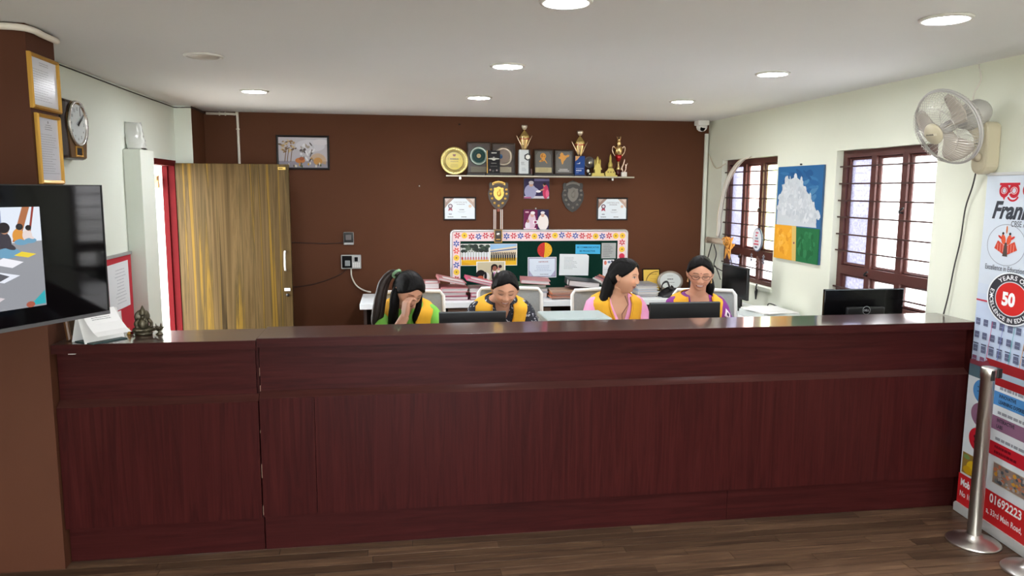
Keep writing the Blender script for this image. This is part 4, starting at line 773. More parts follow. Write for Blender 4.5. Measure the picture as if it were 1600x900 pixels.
FL = {'r': flower('c83444', 'f0e0e0', 'p'), 'b': flower('2f55a8', 'f0f0f4', 'p'), 'y': flower('f0c63a', '8a5a20', 'd'), 'o': flower('e0503c', 'f4e6e0', 'p'), 'm': flower('d02a4c', 'd02a4c', 'd')}
seq = 'ryrbrrybrbryborybrboybob'; rr = random.Random(2)
fp = []
for i in range(25):
    fp.append((0.057+i*(bw-0.105)/24, bh-0.05+rr.uniform(-0.006, 0.006), ('ryrbrrybrbrybrybobroybryy')[i]))
for i, k in enumerate('boybyrb'): fp.append((0.048, bh-0.12-i*0.067, k))
for i, k in enumerate('rymbro'): fp.append((bw-0.05, bh-0.115-i*0.067, k))
for x, y_, k in fp:
    o = bpy.data.objects.new('paper_flower', FL[k]); C.objects.link(o); o.parent = t; o.location = (x, y_, 0.0125); o.rotation_euler = (0, 0, rr.uniform(0, 1))
def pinned(name, label, cat, x0, z0, w, h, fn, base, rz=0.0, out=0.0, pm=PRINT):
    M = BACK(x0, z0, 6.998-0.0136-out) @ Matrix.Rotation(rz, 4, 'Z'); p = Pic(w, h, base, 0.0012); fn(p); o = p.build(name, pm); o.matrix_world = M; return tag(o, label, cat)
def karate(p):
    r = random.Random(1); p.rect(0.02, 0.02, 0.98, 0.98, (190, 196, 190)); p.rect(0.02, 0.02, 0.98, 0.28, (226, 178, 36)); p.rect(0.02, 0.28, 0.98, 0.4, (188, 50, 44)); p.poly([(0.02, 0.02), (0.5, 0.02), (0.02, 0.2)], (214, 160, 30))
    for k in range(26): p.ell(r.uniform(0.06, 0.94), r.uniform(0.66, 0.92), 0.09, 0.08, r.choice([(60, 76, 62), (84, 98, 84), (46, 56, 52)]), 9)
    for k in range(10): x = 0.08+k*0.093; p.poly([(x, 0.26), (x+0.02, 0.26), (x+0.03, 0.42), (x+0.04, 0.26), (x+0.06, 0.26), (x+0.055, 0.62), (x+0.005, 0.62)], (228, 230, 236)); p.circ(x+0.03, 0.66, 0.018, (60, 44, 40), 8)
def parade(p):
    p.rect(0.02, 0.02, 0.98, 0.98, (204, 196, 176)); p.rect(0.02, 0.02, 0.98, 0.36, (232, 184, 40)); p.poly([(0.02, 0.98), (0.98, 0.98), (0.98, 0.9), (0.02, 0.72)], (150, 190, 226)); p.poly([(0.02, 0.72), (0.98, 0.88), (0.98, 0.5), (0.02, 0.56)], (222, 208, 180)); p.poly([(0.02, 0.66), (0.98, 0.80), (0.98, 0.74), (0.02, 0.62)], (60, 100, 160))
    for k in range(14): x = 0.06+k*0.065; p.rect(x, 0.5, x+0.04, 0.62, (120, 106, 90))
    for k in range(11): x = 0.05+k*0.083; p.poly([(x, 0.22), (x+0.015, 0.22), (x+0.025, 0.36), (x+0.035, 0.22), (x+0.05, 0.22), (x+0.05, 0.5), (x, 0.5)], (34, 36, 44)); p.circ(x+0.025, 0.54, 0.018, (50, 36, 34), 8)
def girl(p):
    p.rect(0.03, 0.03, 0.97, 0.97, (198, 188, 160)); p.rect(0.03, 0.03, 0.97, 0.1, (40, 34, 34)); p.ell(0.15, 0.36, 0.17, 0.24, (26, 20, 22)); p.ell(0.14, 0.20, 0.12, 0.12, (196, 96, 66)); p.ell(0.35, 0.27, 0.11, 0.20, (230, 224, 220)); p.ell(0.31, 0.3, 0.05, 0.2, (28, 26, 34)); p.ell(0.2, 0.12, 0.2, 0.07, (206, 120, 90)); p.ell(0.63, 0.3, 0.10, 0.24, (236, 230, 232)); p.ell(0.63, 0.32, 0.035, 0.18, (190, 110, 160)); p.ell(0.56, 0.30, 0.04, 0.2, (44, 34, 40)); p.ell(0.70, 0.30, 0.04, 0.2, (44, 34, 40)); p.ell(0.62, 0.72, 0.12, 0.15, (30, 20, 20)); p.ell(0.63, 0.66, 0.075, 0.12, (150, 92, 74)); p.ell(0.77, 0.62, 0.045, 0.10, (196, 130, 120)); p.ell(0.77, 0.5, 0.05, 0.07, (236, 230, 232)); p.ell(0.82, 0.75, 0.06, 0.08, (60, 30, 44)); p.ell(0.52, 0.6, 0.02, 0.14, (30, 20, 20))
pinned('photo_print', 'pinned photo of children in white martial arts suits, left on the pin board', 'photo', 0.594, 0.992, 0.272, 0.206, karate, (238, 238, 236))
pinned('photo_print', 'pinned photo of pupils parading before a building, on the pin board', 'photo', 0.866, 0.992, 0.262, 0.206, parade, (238, 238, 236))
pinned('photo_print', 'white bordered photo of a smiling schoolgirl, behind the second woman', 'photo', 0.742, 0.833, 0.275, 0.198, girl, (240, 240, 240), 0.01, 0.004)
p = Pic(0.142, 0.142, 'C8342E', 0.001); p.v = []; p.f = []; p.m = []; p.sm = []; p.c = []; p.circ(0.5, 0.5, 0.5, (198, 52, 48), 36); p.ell(0.5, 0.5, 0.5, 0.5, (232, 178, 46), 20, 0, -PI/2-0.1, PI/2)
for k in range(12): a = 2*PI*k/12+0.2; p.poly([(0.5, 0.5), (0.5+0.46*math.cos(a), 0.5+0.46*math.sin(a)), (0.5+0.46*math.cos(a+0.05), 0.5+0.46*math.sin(a+0.05))], (160, 40, 36) if math.cos(a) < 0 else (206, 140, 30))
o = p.build('paper_disc', PRINT); o.matrix_world = BACK(1.323, 1.065, 6.984); tag(o, 'round red and yellow paper disc pinned at the top of the pin board', 'paper disc')
def cert2(p): p.rect(0.02, 0.03, 0.98, 0.97, (134, 130, 160)); p.rect(0.05, 0.07, 0.95, 0.93, (216, 226, 240)); p.poly([(0.05, 0.07), (0.2, 0.07), (0.05, 0.35)], (176, 170, 200)); p.poly([(0.95, 0.07), (0.8, 0.07), (0.95, 0.35)], (176, 170, 200)); p.text('CERTIFICATE', 0.54, 0.77, 0.34, (150, 60, 70), 0.02); p.lines(0.2, 0.3, 0.85, 0.62, 4, (168, 180, 206), 0.3, 3, True); p.lines(0.36, 0.13, 0.8, 0.18, 1, (110, 110, 130), 0.5, 4, True)
pinned('certificate', 'pinned certificate with a lilac border, below the round paper disc', 'certificate', 1.232, 0.872, 0.278, 0.196, cert2, (236, 238, 244), 0.005)
def sheet2(p): p.poly([(0.92, 1.0), (1.0, 0.92), (1.0, 1.0)], (12, 50, 40)); p.lines(0.16, 0.28, 0.62, 0.88, 9, (150, 158, 162), 0.25, 3)
pinned('paper_sheet', 'plain white typed sheet pinned under the blue sign', 'paper', 1.536, 0.893, 0.288, 0.205, sheet2, (226, 232, 236), -0.02)
def bluesign(p): p.text('BE COMMUNICATIVE', 0.5, 0.70, 0.88, (20, 74, 120), 0.02); p.text('BE PROACTIVE', 0.48, 0.30, 0.62, (20, 74, 120), 0.02)
pinned('paper_sign', 'small bright blue paper sign with two lines of lettering on the pin board', 'sign', 1.694, 1.098, 0.244, 0.090, bluesign, (72, 178, 226), -0.01)
pinned('paper_sheet', 'grey typed sheet pinned in the upper right corner of the pin board', 'paper', 1.952, 1.052, 0.142, 0.148, lambda p: p.lines(0.1, 0.08, 0.8, 0.92, 8, (116, 118, 120), 0.35, 8), (172, 176, 176))
def calp(p): p.ell(0.22, 0.82, 0.12, 0.12, (214, 120, 100)); p.ell(0.55, 0.86, 0.14, 0.07, (130, 150, 180)); p.lines(0.1, 0.1, 0.9, 0.6, 6, (180, 184, 190), 0.2, 4); p.rect(0.08, 0.44, 0.94, 0.455, (170, 176, 182)); p.ell(0.8, 0.9, 0.08, 0.06, (60, 64, 80))
pinned('paper_sheet', 'small printed calendar sheet pinned behind the third woman\'s head', 'paper', 1.968, 0.868, 0.112, 0.172, calp, (232, 234, 236))

# ------------------------------------------------------------------ back desk with files and awards
t = thing('back_desk', 'long white desk along the brown back wall, loaded with files', 'desk', (-0.31, 6.30, 0)); DW = 3.02
MB().box((0, 0, 0.70), (DW, 0.62, 0.75), bev=0.004).build('desktop', M_desk, t); M_dw = mat('dark_desk_board', (52, 36, 30), 0.5)
for x in (0.03, 0.66, 1.30, 1.95, 2.60, DW-0.05): MB().box((x, 0.04, 0), (x+0.025, 0.60, 0.70)).build('support_panel', M_dw, t)
MB().box((0.03, 0.58, 0.1), (DW-0.03, 0.60, 0.70)).build('back_panel', M_dw, t)
for x in (0.72, 1.40, 2.06): o = MB().box((0, 0, 0), (0.22, 0.40, 0.085), bev=0.003).build('drawer', mat('brown_drawer', (120, 94, 80), 0.45), t); o.location = (x+0.02, 0.05, 0.60); MB().box((0.07, -0.012, 0.035), (0.15, 0.0, 0.05), bev=0.003).build('drawer_pull', mat('drawer_pull', (88, 68, 58), 0.4), o)
COLS = {'pink': (206, 112, 134), 'dusty pink': (196, 130, 132), 'bright pink': (214, 84, 128), 'maroon': (120, 40, 62), 'white': (214, 212, 208), 'orange': (196, 110, 70), 'brown': (136, 92, 76), 'tan': (186, 152, 126), 'black': (34, 34, 36), 'pale blue': (170, 186, 204), 'green': (96, 134, 96), 'grey': (140, 142, 146), 'yellow': (208, 176, 84)}
M_pages = mat('page_edges', (206, 200, 200), 0.7, vary=0.15, scale=4, stretch=(1, 1, 60))
def folder(x, y_, z, w, d, h, col, label, group, rz=0.0, tilt=0.0, sheet_on=False, rx=0.0, name='file_folder', cat='file'):
    M = at(x, y_, z, rz) @ Matrix.Rotation(tilt, 4, 'Y') @ Matrix.Rotation(rx, 4, 'X'); t = thing(name, label, cat, M, group); m = mat('card_'+col, COLS[col], 0.45)
    k = min(0.004, h*0.2); b = MB(); b.box((0, 0, 0), (w, d, k)); b.box((0, 0, h-k), (w, d, h)); b.box((0, 0, k), (k, d, h-k)); b.build('cover', m, t)
    MB().box((k+0.001, 0.006, k+0.0003), (w-0.012, d-0.01, h-k-0.0003)).build('pages', M_pages, t)
    if sheet_on: MB().box((0.04, 0.02, h), (w-0.02, d*0.55, h+0.0015)).build('loose_sheet', mat('paper_white', (236, 236, 236), 0.6), t)
    return t
def stack(where, group, x, y_, w, d, specs, seed):
    r = random.Random(seed); z = 0.751; words = ['lowest', 'second', 'third', 'fourth', 'fifth', 'sixth']; n = len(specs)
    for i, (col, h, so) in enumerate(specs):
        pos = 'topmost' if i == n-1 else (words[i] if i == 0 else words[i]+' from the bottom')
        folder(x+r.uniform(-0.008, 0.008), y_+r.uniform(-0.012, 0.012), z, w, d, h, col, f'{col} file, {pos} in stack {where}', group, r.uniform(-0.05, 0.05), 0, so); z += h+0.0016+(0.002 if so else 0)
    return z
G1 = 'paper files stacked on the back desk'
z = stack("nearest the first woman", G1, 0.20, 6.50, 0.17, 0.26, [('pale blue', 0.05, False), ('maroon', 0.035, False), ('dusty pink', 0.055, True)], 1)
z = stack('under pin board corner', G1, 0.375, 6.42, 0.235, 0.30, [('maroon', 0.032, False), ('pink', 0.036, False), ('dusty pink', 0.034, False)], 2)
folder(0.352, 6.42, z+0.070, 0.245, 0.28, 0.024, 'dusty pink', 'dusty pink file tipped up on top of the stack left below the pin board', G1, 0.03, 0.22, True)
z = stack("beside the second woman's shoulder", G1, 0.63, 6.40, 0.225, 0.29, [('maroon', 0.030, False), ('pink', 0.032, True), ('white', 0.03, False)], 3)
folder(0.595, 6.39, z+0.074, 0.25, 0.28, 0.024, 'bright pink', 'bright pink file tipped up with a white sheet on it, beside the second woman', G1, 0.0, 0.24, True)
for i, (c_, x) in enumerate((('green', 0.846), ('yellow', 0.872), ('white', 0.897))):
    folder(x, 6.52, 0.752+0.001, 0.20, 0.19, 0.018, c_, f'{c_} file leaning upright behind the second woman\'s ear', G1, 0.05, -1.25)
z = stack("behind second woman's chair", G1, 1.075, 6.45, 0.25, 0.28, [('pale blue', 0.052, False), ('grey', 0.034, False), ('green', 0.030, False)], 5)
folder(1.075, 6.44, z+0.017, 0.26, 0.28, 0.034, 'dusty pink', 'dusty pink file lying on blue and green ones behind the white chair', G1, -0.12, 0.06, False)
z = stack('below the pinned typed sheet', G1, 1.335, 6.36, 0.22, 0.27, [('grey', 0.012, False), ('orange', 0.014, False), ('brown', 0.013, False), ('orange', 0.013, False), ('tan', 0.014, False)], 6)
z = stack('under black binder', G1, 1.545, 6.45, 0.26, 0.30, [('brown', 0.036, False), ('dusty pink', 0.034, False)], 7)
t = folder(1.505, 6.44, z+0.034, 0.285, 0.31, 0.055, 'black', 'thick black ring binder lying open edged on brown and pink files', G1, -0.10, 0.10, False, name='ring_binder', cat='binder')
MB().box((-0.004, 0.03, 0.008), (0.0, 0.10, 0.048)).build('spine_label', M_white, t)
for i, c_ in enumerate(('white', 'dusty pink', 'maroon', 'orange')):
    folder(1.800+i*0.019, 6.47, 0.885+i*0.010, 0.21, 0.27, 0.017, c_, f'{c_} file slanting behind the third woman\'s shoulder', G1, 0.0, 0.62)
z = stack("right of third woman's chin", 'books on the back desk', 2.14, 6.44, 0.19, 0.25, [('grey', 0.022, False), ('white', 0.022, False), ('pale blue', 0.024, False), ('white', 0.022, False), ('grey', 0.016, False)], 9)
# gold certificate plaque, oval silver plaque, black bag, picture with orange flower
t = thing('award_plaque', 'black plaque with a yellow certificate, leaning at the back of desk between two women', 'plaque', frame_m((2.315, 6.80, 0.751), (1, 0, 0), (0, 0.16, 1)))
MB().box((0, 0, -0.012), (0.175, 0.215, 0.0), bev=0.002).build('board', M_blackg, t); p = Pic(0.155, 0.195, (222, 186, 84), 0.001); p.ring(0.85, 0.35, 0.72, 0.68, (40, 34, 30), 30, PI*0.45, PI*1.1); p.text('CERTIFICATE', 0.6, 0.78, 0.5, (120, 90, 40), 0.02); p.lines(0.35, 0.2, 0.9, 0.6, 5, (190, 150, 66), 0.25, 4, True); o = p.build('certificate', GLOSS, t); o.location = (0.01, 0.01, 0.0)
t = thing('award_plaque', "oval silver award plaque left of the fourth woman's face", 'plaque', frame_m((2.575, 6.76, 0.751), (1, 0, 0), (0, 0.2, 1)))
b = MB(); b.M = Matrix.Translation((0, 0.100, 0)) @ Matrix.Diagonal((1.0, 0.76, 1, 1)); b.lathe([(0.0, -0.008), (0.125, -0.008), (0.130, 0.0), (0.126, 0.008), (0.104, 0.005)], None, 40); b.build('oval_rim', mat('oval_rim', (150, 142, 132), 0.3, 0.6), t)
p = Pic(0.208, 0.158, (206, 212, 210), 0.0005); p.v = []; p.f = []; p.m = []; p.sm = []; p.c = []; p.ell(0.5, 0.5, 0.5, 0.5, (206, 212, 210), 36); p.lines(0.3, 0.56, 0.7, 0.66, 1, (110, 112, 112), 0.7, 3, True); p.lines(0.2, 0.38, 0.8, 0.44, 1, (120, 124, 124), 0.5, 4, True); p.lines(0.34, 0.78, 0.66, 0.84, 1, (150, 152, 150), 0.4, 5, True); p.lines(0.3, 0.16, 0.7, 0.3, 2, (170, 174, 172), 0.3, 6, True); o = p.build('engraved_face', GLOSS, t); o.location = (-0.104, 0.021, 0.0055)
MB().box((-0.07, 0, -0.03), (0.07, 0.006, 0.02)).build('foot', M_black, t)
t = thing('handbag', 'slumped black handbag with a strap on the back desk, between two women', 'bag', at(2.455, 6.42, 0.751, -0.15) @ Matrix.Diagonal((0.72, 0.9, 1.0, 1.0)))
rr = random.Random(4); v = []; f = []; NS, NR = 24, 9
for i in range(NR+1):
    q = i/NR
    for k in range(NS):
        a = 2*PI*k/NS; r = (1-0.75*q**2.2)*(1+rr.uniform(-0.05, 0.05)); v.append((0.16*r*math.cos(a)*(1+0.1*math.sin(5*a)), 0.09*r*math.sin(a), 0.085*q+0.02*q*math.sin(2.3*math.cos(a)*2+1)))
for i in range(NR):
    for k in range(NS): f.append((i*NS+k, i*NS+(k+1) % NS, (i+1)*NS+(k+1) % NS, (i+1)*NS+k))
f.append(tuple(range(NR*NS, (NR+1)*NS))); f.append(tuple(reversed(range(NS))))
MB().add(v, f).build('body', mat('black_leather', (20, 20, 22), 0.45, bump=0.3, bscale=30), t, shade=True)
MB().tube(curve([(-0.13, 0, 0.05), (-0.12, -0.03, 0.12), (-0.07, -0.05, 0.14), (-0.03, -0.06, 0.085), (0.05, -0.06, 0.075), (0.12, -0.04, 0.06)], 5), 0.014, seg=8, flat=0.4).build('strap', mat('black_leather', (20, 20, 22), 0.45), t); MB().tube(curve([(0.06, -0.075, 0.03), (0.09, -0.06, 0.07), (0.10, -0.03, 0.09)], 4), 0.006, seg=6).build('zip_pull', M_silver, t)
t = thing('picture_frame', "black framed picture of an orange flower, behind the fourth woman's hair", 'picture frame', frame_m((2.785, 6.83, 0.751), (1, -0.25, 0), (0.02, 0.10, 1)))
o = frame_bars(0.17, 0.215, 0.014, 0.014).build('frame', M_frameb, t); p = Pic(0.15, 0.195, (206, 210, 212), 0.003)
for k in range(7): a = 2*PI*k/7; p.ell(0.4+0.13*math.cos(a), 0.72+0.09*math.sin(a), 0.12, 0.06, (222, 134, 84), 10, a)
p.ell(0.4, 0.72, 0.07, 0.05, (196, 90, 50)); p.ell(0.6, 0.35, 0.2, 0.16, (160, 166, 172)); p.ell(0.42, 0.2, 0.16, 0.08, (120, 126, 136)); o = p.build('picture', GLOSS, t); o.location = (0.01, 0.01, 0.002)

# ------------------------------------------------------------------ office chairs
M_mesh = mat('chair_mesh', (150, 156, 158), 0.7, vary=0.05, scale=60); M_cframe = mat('chair_frame_white', (226, 228, 226), 0.4); M_seatf = mat('chair_seat_grey', (112, 118, 122), 0.8)
CH = {}
def chair(x, y_, rz, label, top=1.0):
    t = thing('office_chair', label, 'chair', at(x, y_, 0, rz), 'white framed office chairs')           # faces -Y
    def part(name, key, fn, loc=(0, 0, 0), parent=None):
        if key in CH: o = bpy.data.objects.new(name, CH[key]); C.objects.link(o); o.parent = parent or t
        else: o = fn(parent or t); CH[key] = o.data
        o.location = loc; return o
    part('seat', 'seat', lambda q: MB().box((-0.24, -0.26, 0.375), (0.24, 0.22, 0.440), bev=0.03).build('seat', M_seatf, q))
    def fr(q):
        b = MB(); pts = [(-0.20, 0.20, 0.56), (-0.225, 0.235, 0.80), (-0.222, 0.262, 0.965), (-0.20, 0.268, 0.995), (0.0, 0.272, 1.0), (0.20, 0.268, 0.995), (0.222, 0.262, 0.965), (0.225, 0.235, 0.80), (0.20, 0.20, 0.56)]
        b.tube(pts, 0.013, None, 8, close=True, upv=(0, 1, 0)); return b.build('back_frame', M_cframe, q)
    def ms(q):
        b = MB(); v = []; f = []; N = 8
        for i in range(9):
            u = i/8; zz = 0.565+0.425*u; yy = 0.20+0.07*u; hw = 0.198+0.025*math.sin(min(u*1.6, 1)*PI/2)
            for k in range(N+1): s_ = -1+2*k/N; v.append((hw*s_, yy+0.02*(1-s_*s_), zz))
        for i in range(8):
            for k in range(N): a = i*(N+1)+k; f.append((a, a+1, a+N+2, a+N+1))
        b.add(v, f, None, True); o = b.build('back_mesh', M_mesh, q); return o
    off = (0, 0, top-1.0)
    part('back_frame', 'frame', fr, off); part('back_mesh', 'mesh', ms, off)
    part('back_post', 'post', lambda q: MB().tube([(0, 0.10, 0.385), (0, 0.27, 0.42), (0, 0.285, 0.60)], 0.02).build('back_post', M_cframe, q))
    for s_ in (-1, 1): part('armrest', 'arm%d' % s_, lambda q: MB().tube([(s_*0.25, 0.08, 0.40), (s_*0.295, 0.10, 0.46), (s_*0.295, 0.10, 0.57), (s_*0.295, -0.02, 0.585)], 0.016).build('armrest', M_cframe, q))
    part('gas_column', 'col', lambda q: MB().lathe([(0.03, 0.10), (0.03, 0.26), (0.018, 0.27), (0.018, 0.38)], None, 14).build('gas_column', M_black, q))
    for k in range(5):
        a = 2*PI*k/5+0.3
        o = part('base_leg', 'leg', lambda q: MB().tube([(0, 0, 0.10), (0.27, 0, 0.065)], [0.024, 0.016]).build('base_leg', M_cframe, q)); o.rotation_euler = (0, 0, a)
        o = part('caster', 'caster', lambda q: MB().lathe([(0.022, -0.018), (0.029, -0.010), (0.029, 0.010), (0.022, 0.018)], None, 14, axis='Y').build('caster', M_black, q), (0.28*math.cos(a), 0.28*math.sin(a), 0.029)); o.rotation_euler = (0, 0, a)
    return t
chair(0.11, 4.93, 0.05, 'white framed mesh office chair behind the woman in green sleeves', 1.0)
chair(0.745, 4.92, -0.16, 'white framed mesh office chair behind the smiling woman in dark floral sleeves', 1.015)
chair(1.475, 4.93, 0.06, 'white framed mesh office chair behind the woman in pink sleeves', 0.995)
chair(2.17, 4.90, -0.22, 'white framed mesh office chair behind the woman in glasses', 0.985)

# ------------------------------------------------------------------ monitors
def monitor(M, w, h, label, top, logo=False, sheen=M_black, front=False):
    t = thing('computer_monitor', label, 'monitor', M, 'black computer monitors'); zb = top-h              # back of the screen faces -Y
    b = MB(); b.box((-w/2, 0.0, zb), (w/2, 0.022, top), bev=0.004); b.build('housing', sheen, t)
    MB().box((-w/2+0.012, 0.022, zb+0.016), (w/2-0.012, 0.0235, top-0.012)).build('screen', M_blackg, t)
    b = MB(); b.box((-w*0.24, -0.025, zb+h*0.12), (w*0.24, 0.0, zb+h*0.66), bev=0.008); b.build('back_bulge', M_black, t)
    b = MB(); b.box((-0.035, -0.04, 0.008), (0.035, -0.025, zb+h*0.4)); b.build('stand', M_black, t); MB().box((-0.11, -0.10, 0), (0.11, 0.07, 0.010), bev=0.003).build('foot', M_black, t)
    MB().box((-w/2+0.002, -0.0008, top-0.006), (w/2-0.002, 0.022, top-0.002)).build('top_edge', mat('monitor_edge', (92, 100, 104), 0.35), t)
    if logo:
        p = Pic(0.05, 0.05, (20, 20, 21), 0.0003); p.v = []; p.f = []; p.m = []; p.sm = []; p.c = []; p.circ(0.5, 0.5, 0.5, (22, 22, 23)); p.ring(0.5, 0.5, 0.5, 0.44, (150, 152, 154)); p.text('DELL', 0.5, 0.5, 0.72, (160, 162, 164), 0.03)
        o = p.build('logo', GLOSS, t); o.matrix_local = frame_m((-0.025, -0.0262, zb+h*0.52), (1, 0, 0), (0, 0, 1))
    return t
monitor(at(0.425, 4.20, 0.741), 0.385, 0.25, 'black monitor in front of the second woman, only its top edge above the counter', 0.270)
monitor(at(1.665, 4.12, 0.741, 0.0), 0.432, 0.27, 'black monitor in front of the woman in glasses, seen from behind', 0.315)
monitor(at(2.735, 4.02, 0.741, 0.0), 0.51, 0.31, 'black monitor with a round logo on its back, below the large window', 0.392, True, M_blackg)
t = thing('office_printer', 'flat pale grey printer on the worktop between the second and third woman', 'printer', at(1.015, 4.19, 0.741))
MB().box((-0.185, -0.13, 0), (0.185, 0.15, 0.21), bev=0.012).build('body', mat('printer_grey', (198, 206, 204), 0.4), t); MB().box((-0.19, -0.135, 0.211), (0.19, 0.155, 0.243), bev=0.008).build('lid', mat('printer_lid', (172, 186, 184), 0.35), t); MB().box((-0.15, -0.136, 0.06), (0.15, -0.128, 0.10)).build('paper_slot', M_black, t)
# side desk by the windows, with a turned monitor and papers
t = thing('side_desk', 'pale side desk against the right wall below the small barred window', 'desk', (2.56, 4.98, 0)); MB().box((0, 0, 0.72), (0.42, 1.18, 0.745), bev=0.003).build('desktop', M_desk, t)
for y_ in (0.03, 1.12): MB().box((0.03, y_, 0), (0.40, y_+0.025, 0.72)).build('leg', M_desk, t)
monitor(at(2.74, 5.72, 0.746, PI/2+0.04), 0.43, 0.26, 'black monitor turned sideways beside the small barred window', 0.355)
t = thing('document_scanner', 'flat white document machine with papers on the side desk', 'scanner', at(2.80, 5.28, 0.746, 0.06)); MB().box((-0.15, -0.18, 0), (0.16, 0.18, 0.05), bev=0.008).build('body', mat('scanner_white', (206, 212, 208), 0.4), t); MB().box((-0.14, -0.17, 0.0505), (0.15, 0.17, 0.062), bev=0.004).build('lid', M_white, t)
for i, (dx, dy, rz, lb) in enumerate(((-0.05, -0.05, 0.3, 'white sheet lying lowest on the document machine'), (0.02, 0.03, -0.2, 'white sheet lying uppermost on the document machine'))):
    o = MB().box((-0.10, -0.14, 0), (0.10, 0.14, 0.0015)).build('paper_sheet', mat('paper_white', (236, 236, 236), 0.6)); o.matrix_world = at(2.80+dx, 5.28+dy, 0.8085+i*0.002, rz); tag(o, lb, 'paper')
tag(MB().tube(curve([(2.86, 5.42, 0.80), (2.90, 5.46, 0.825), (2.955, 5.40, 0.80), (2.97, 5.25, 0.76), (2.975, 5.15, 0.752)], 5), 0.005, seg=6).build('cable', M_cable), 'dark cable lying over the document machine against the right wall', 'cable')
t = thing('pen_holder', 'small black pointed clip hanging on the wall under the small window', 'clip', frame_m((2.992, 5.86, 0.86), (0, -1, 0), (0, 0, 1))); MB().prism([(0, -0.06), (0.016, 0.01), (0.006, 0.07), (-0.014, 0.0)], 0, 0.012).build('blade', M_black, t)
MB().lathe([(0.005, 0), (0.005, 0.014)], None, 8, (0, 0.02, 0)).build('pin', M_silver, t)

# ------------------------------------------------------------------ right wall: painting, sign, cables, camera
t = thing('painting', 'unframed canvas of a white tree crown over orange and green fields, between the windows', 'painting', RIGHT(5.585, 1.180, 2.999)); w, h = 0.64, 0.712
MB().box((0, 0, 0), (w, h, 0.014)).build('canvas', mat('canvas_edge', (52, 84, 120), 0.7), t); p = Pic(w, h, (44, 98, 146), 0.0005); r = random.Random(8); p.step = 0.00001
for k in range(60): p.ell(r.uniform(0.14, 0.86), r.uniform(0.48, 0.93), r.uniform(0.04, 0.12), r.uniform(0.015, 0.035), r.choice([(40, 92, 142), (58, 112, 158), (34, 84, 132), (76, 126, 166)]), 10, r.uniform(-0.6, 0.6))
pts = [(0.02, 0.37), (0.03, 0.55), (0.06, 0.68), (0.15, 0.78), (0.20, 0.88), (0.30, 0.86), (0.42, 0.89), (0.55, 0.84), (0.64, 0.76), (0.76, 0.68), (0.84, 0.60), (0.94, 0.50), (0.90, 0.44), (0.92, 0.37)]
p.poly(pts, (196, 202, 206))
for k in range(420):
    a = r.choice(pts[1:-1]); q = r.uniform(0.0, 1.0)**0.6; x, y_ = a[0]+(0.46-a[0])*(1-q), a[1]+(0.46-a[1])*(1-q)
    p.step = 0.000008; p.ell(x, y_, r.uniform(0.012, 0.060), r.uniform(0.010, 0.04), r.choice([(202, 208, 212), (192, 198, 203), (210, 214, 217), (184, 191, 197), (196, 201, 205)]), 8, r.uniform(0, 3))
p.step = 0.0002; p.rect(0, 0, 0.47, 0.37, (226, 160, 44)); p.rect(0.50, 0, 1, 0.36, (36, 104, 62)); p.poly([(0.44, 0), (0.53, 0), (0.50, 0.37), (0.40, 0.37)], (206, 176, 100)); p.step = 0.00001
for k in range(40): p.ell(r.uniform(0.07, 0.38), r.uniform(0.07, 0.31), r.uniform(0.02, 0.06), r.uniform(0.015, 0.04), r.choice([(232, 170, 56), (216, 146, 36), (236, 180, 80)]), 9, r.uniform(0, 3)); p.ell(r.uniform(0.58, 0.92), r.uniform(0.07, 0.30), r.uniform(0.02, 0.06), r.uniform(0.015, 0.04), r.choice([(40, 110, 66), (30, 94, 54), (52, 122, 76)]), 9, r.uniform(0, 3))
p.ell(0.47, 0.19, 0.015, 0.012, (120, 60, 90)); o = p.build('painted_face', PRINT, t); o.location = (0, 0, 0.014)
MB().lathe([(0.006, 0), (0.006, 0.014), (0.0, 0.016)], None, 8, (w*0.5, h+0.012, 0)).build('nail', M_black, t)
t = thing('hanging_sign', 'oval white sign with red lettering hanging from the window grill', 'sign', frame_m((3.014, 5.935, 1.297), (0, -1, 0), (0, 0, 1)))
b = MB(); b.M = Matrix.Diagonal((0.088, 0.100, 1, 1)); b.lathe([(0.0, -0.005), (1.0, -0.005), (1.0, 0.005), (0.93, 0.007), (0.90, 0.005)], None, 36); b.build('rim', mat('blue_grey_rim', (84, 92, 120), 0.4), t)
p = Pic(0.160, 0.182, 'E4E8EC', 0.0006); p.v = []; p.f = []; p.m = []; p.sm = []; p.c = []; p.ell(0.5, 0.5, 0.5, 0.5, (228, 232, 236), 36)
for i, (y_, a, c, cl) in enumerate(((0.82, 0.36, 0.66, (206, 60, 84)), (0.69, 0.34, 0.64, (206, 60, 84)), (0.56, 0.34, 0.66, (120, 130, 150)), (0.43, 0.28, 0.72, (206, 60, 84)), (0.29, 0.18, 0.80, (206, 60, 84)), (0.15, 0.32, 0.68, (60, 66, 84)))): p.lines(a, y_-0.045, c, y_+0.045, 1, cl, 0.85, 20+i)
o = p.build('lettering', PRINT, t); o.location = (-0.080, -0.091, 0.0055)
MB().tube([(0, 0.10, 0), (0.0, 0.112, -0.008), (0, 0.1195, -0.017)], 0.002, seg=6).build('string', M_cable, t)
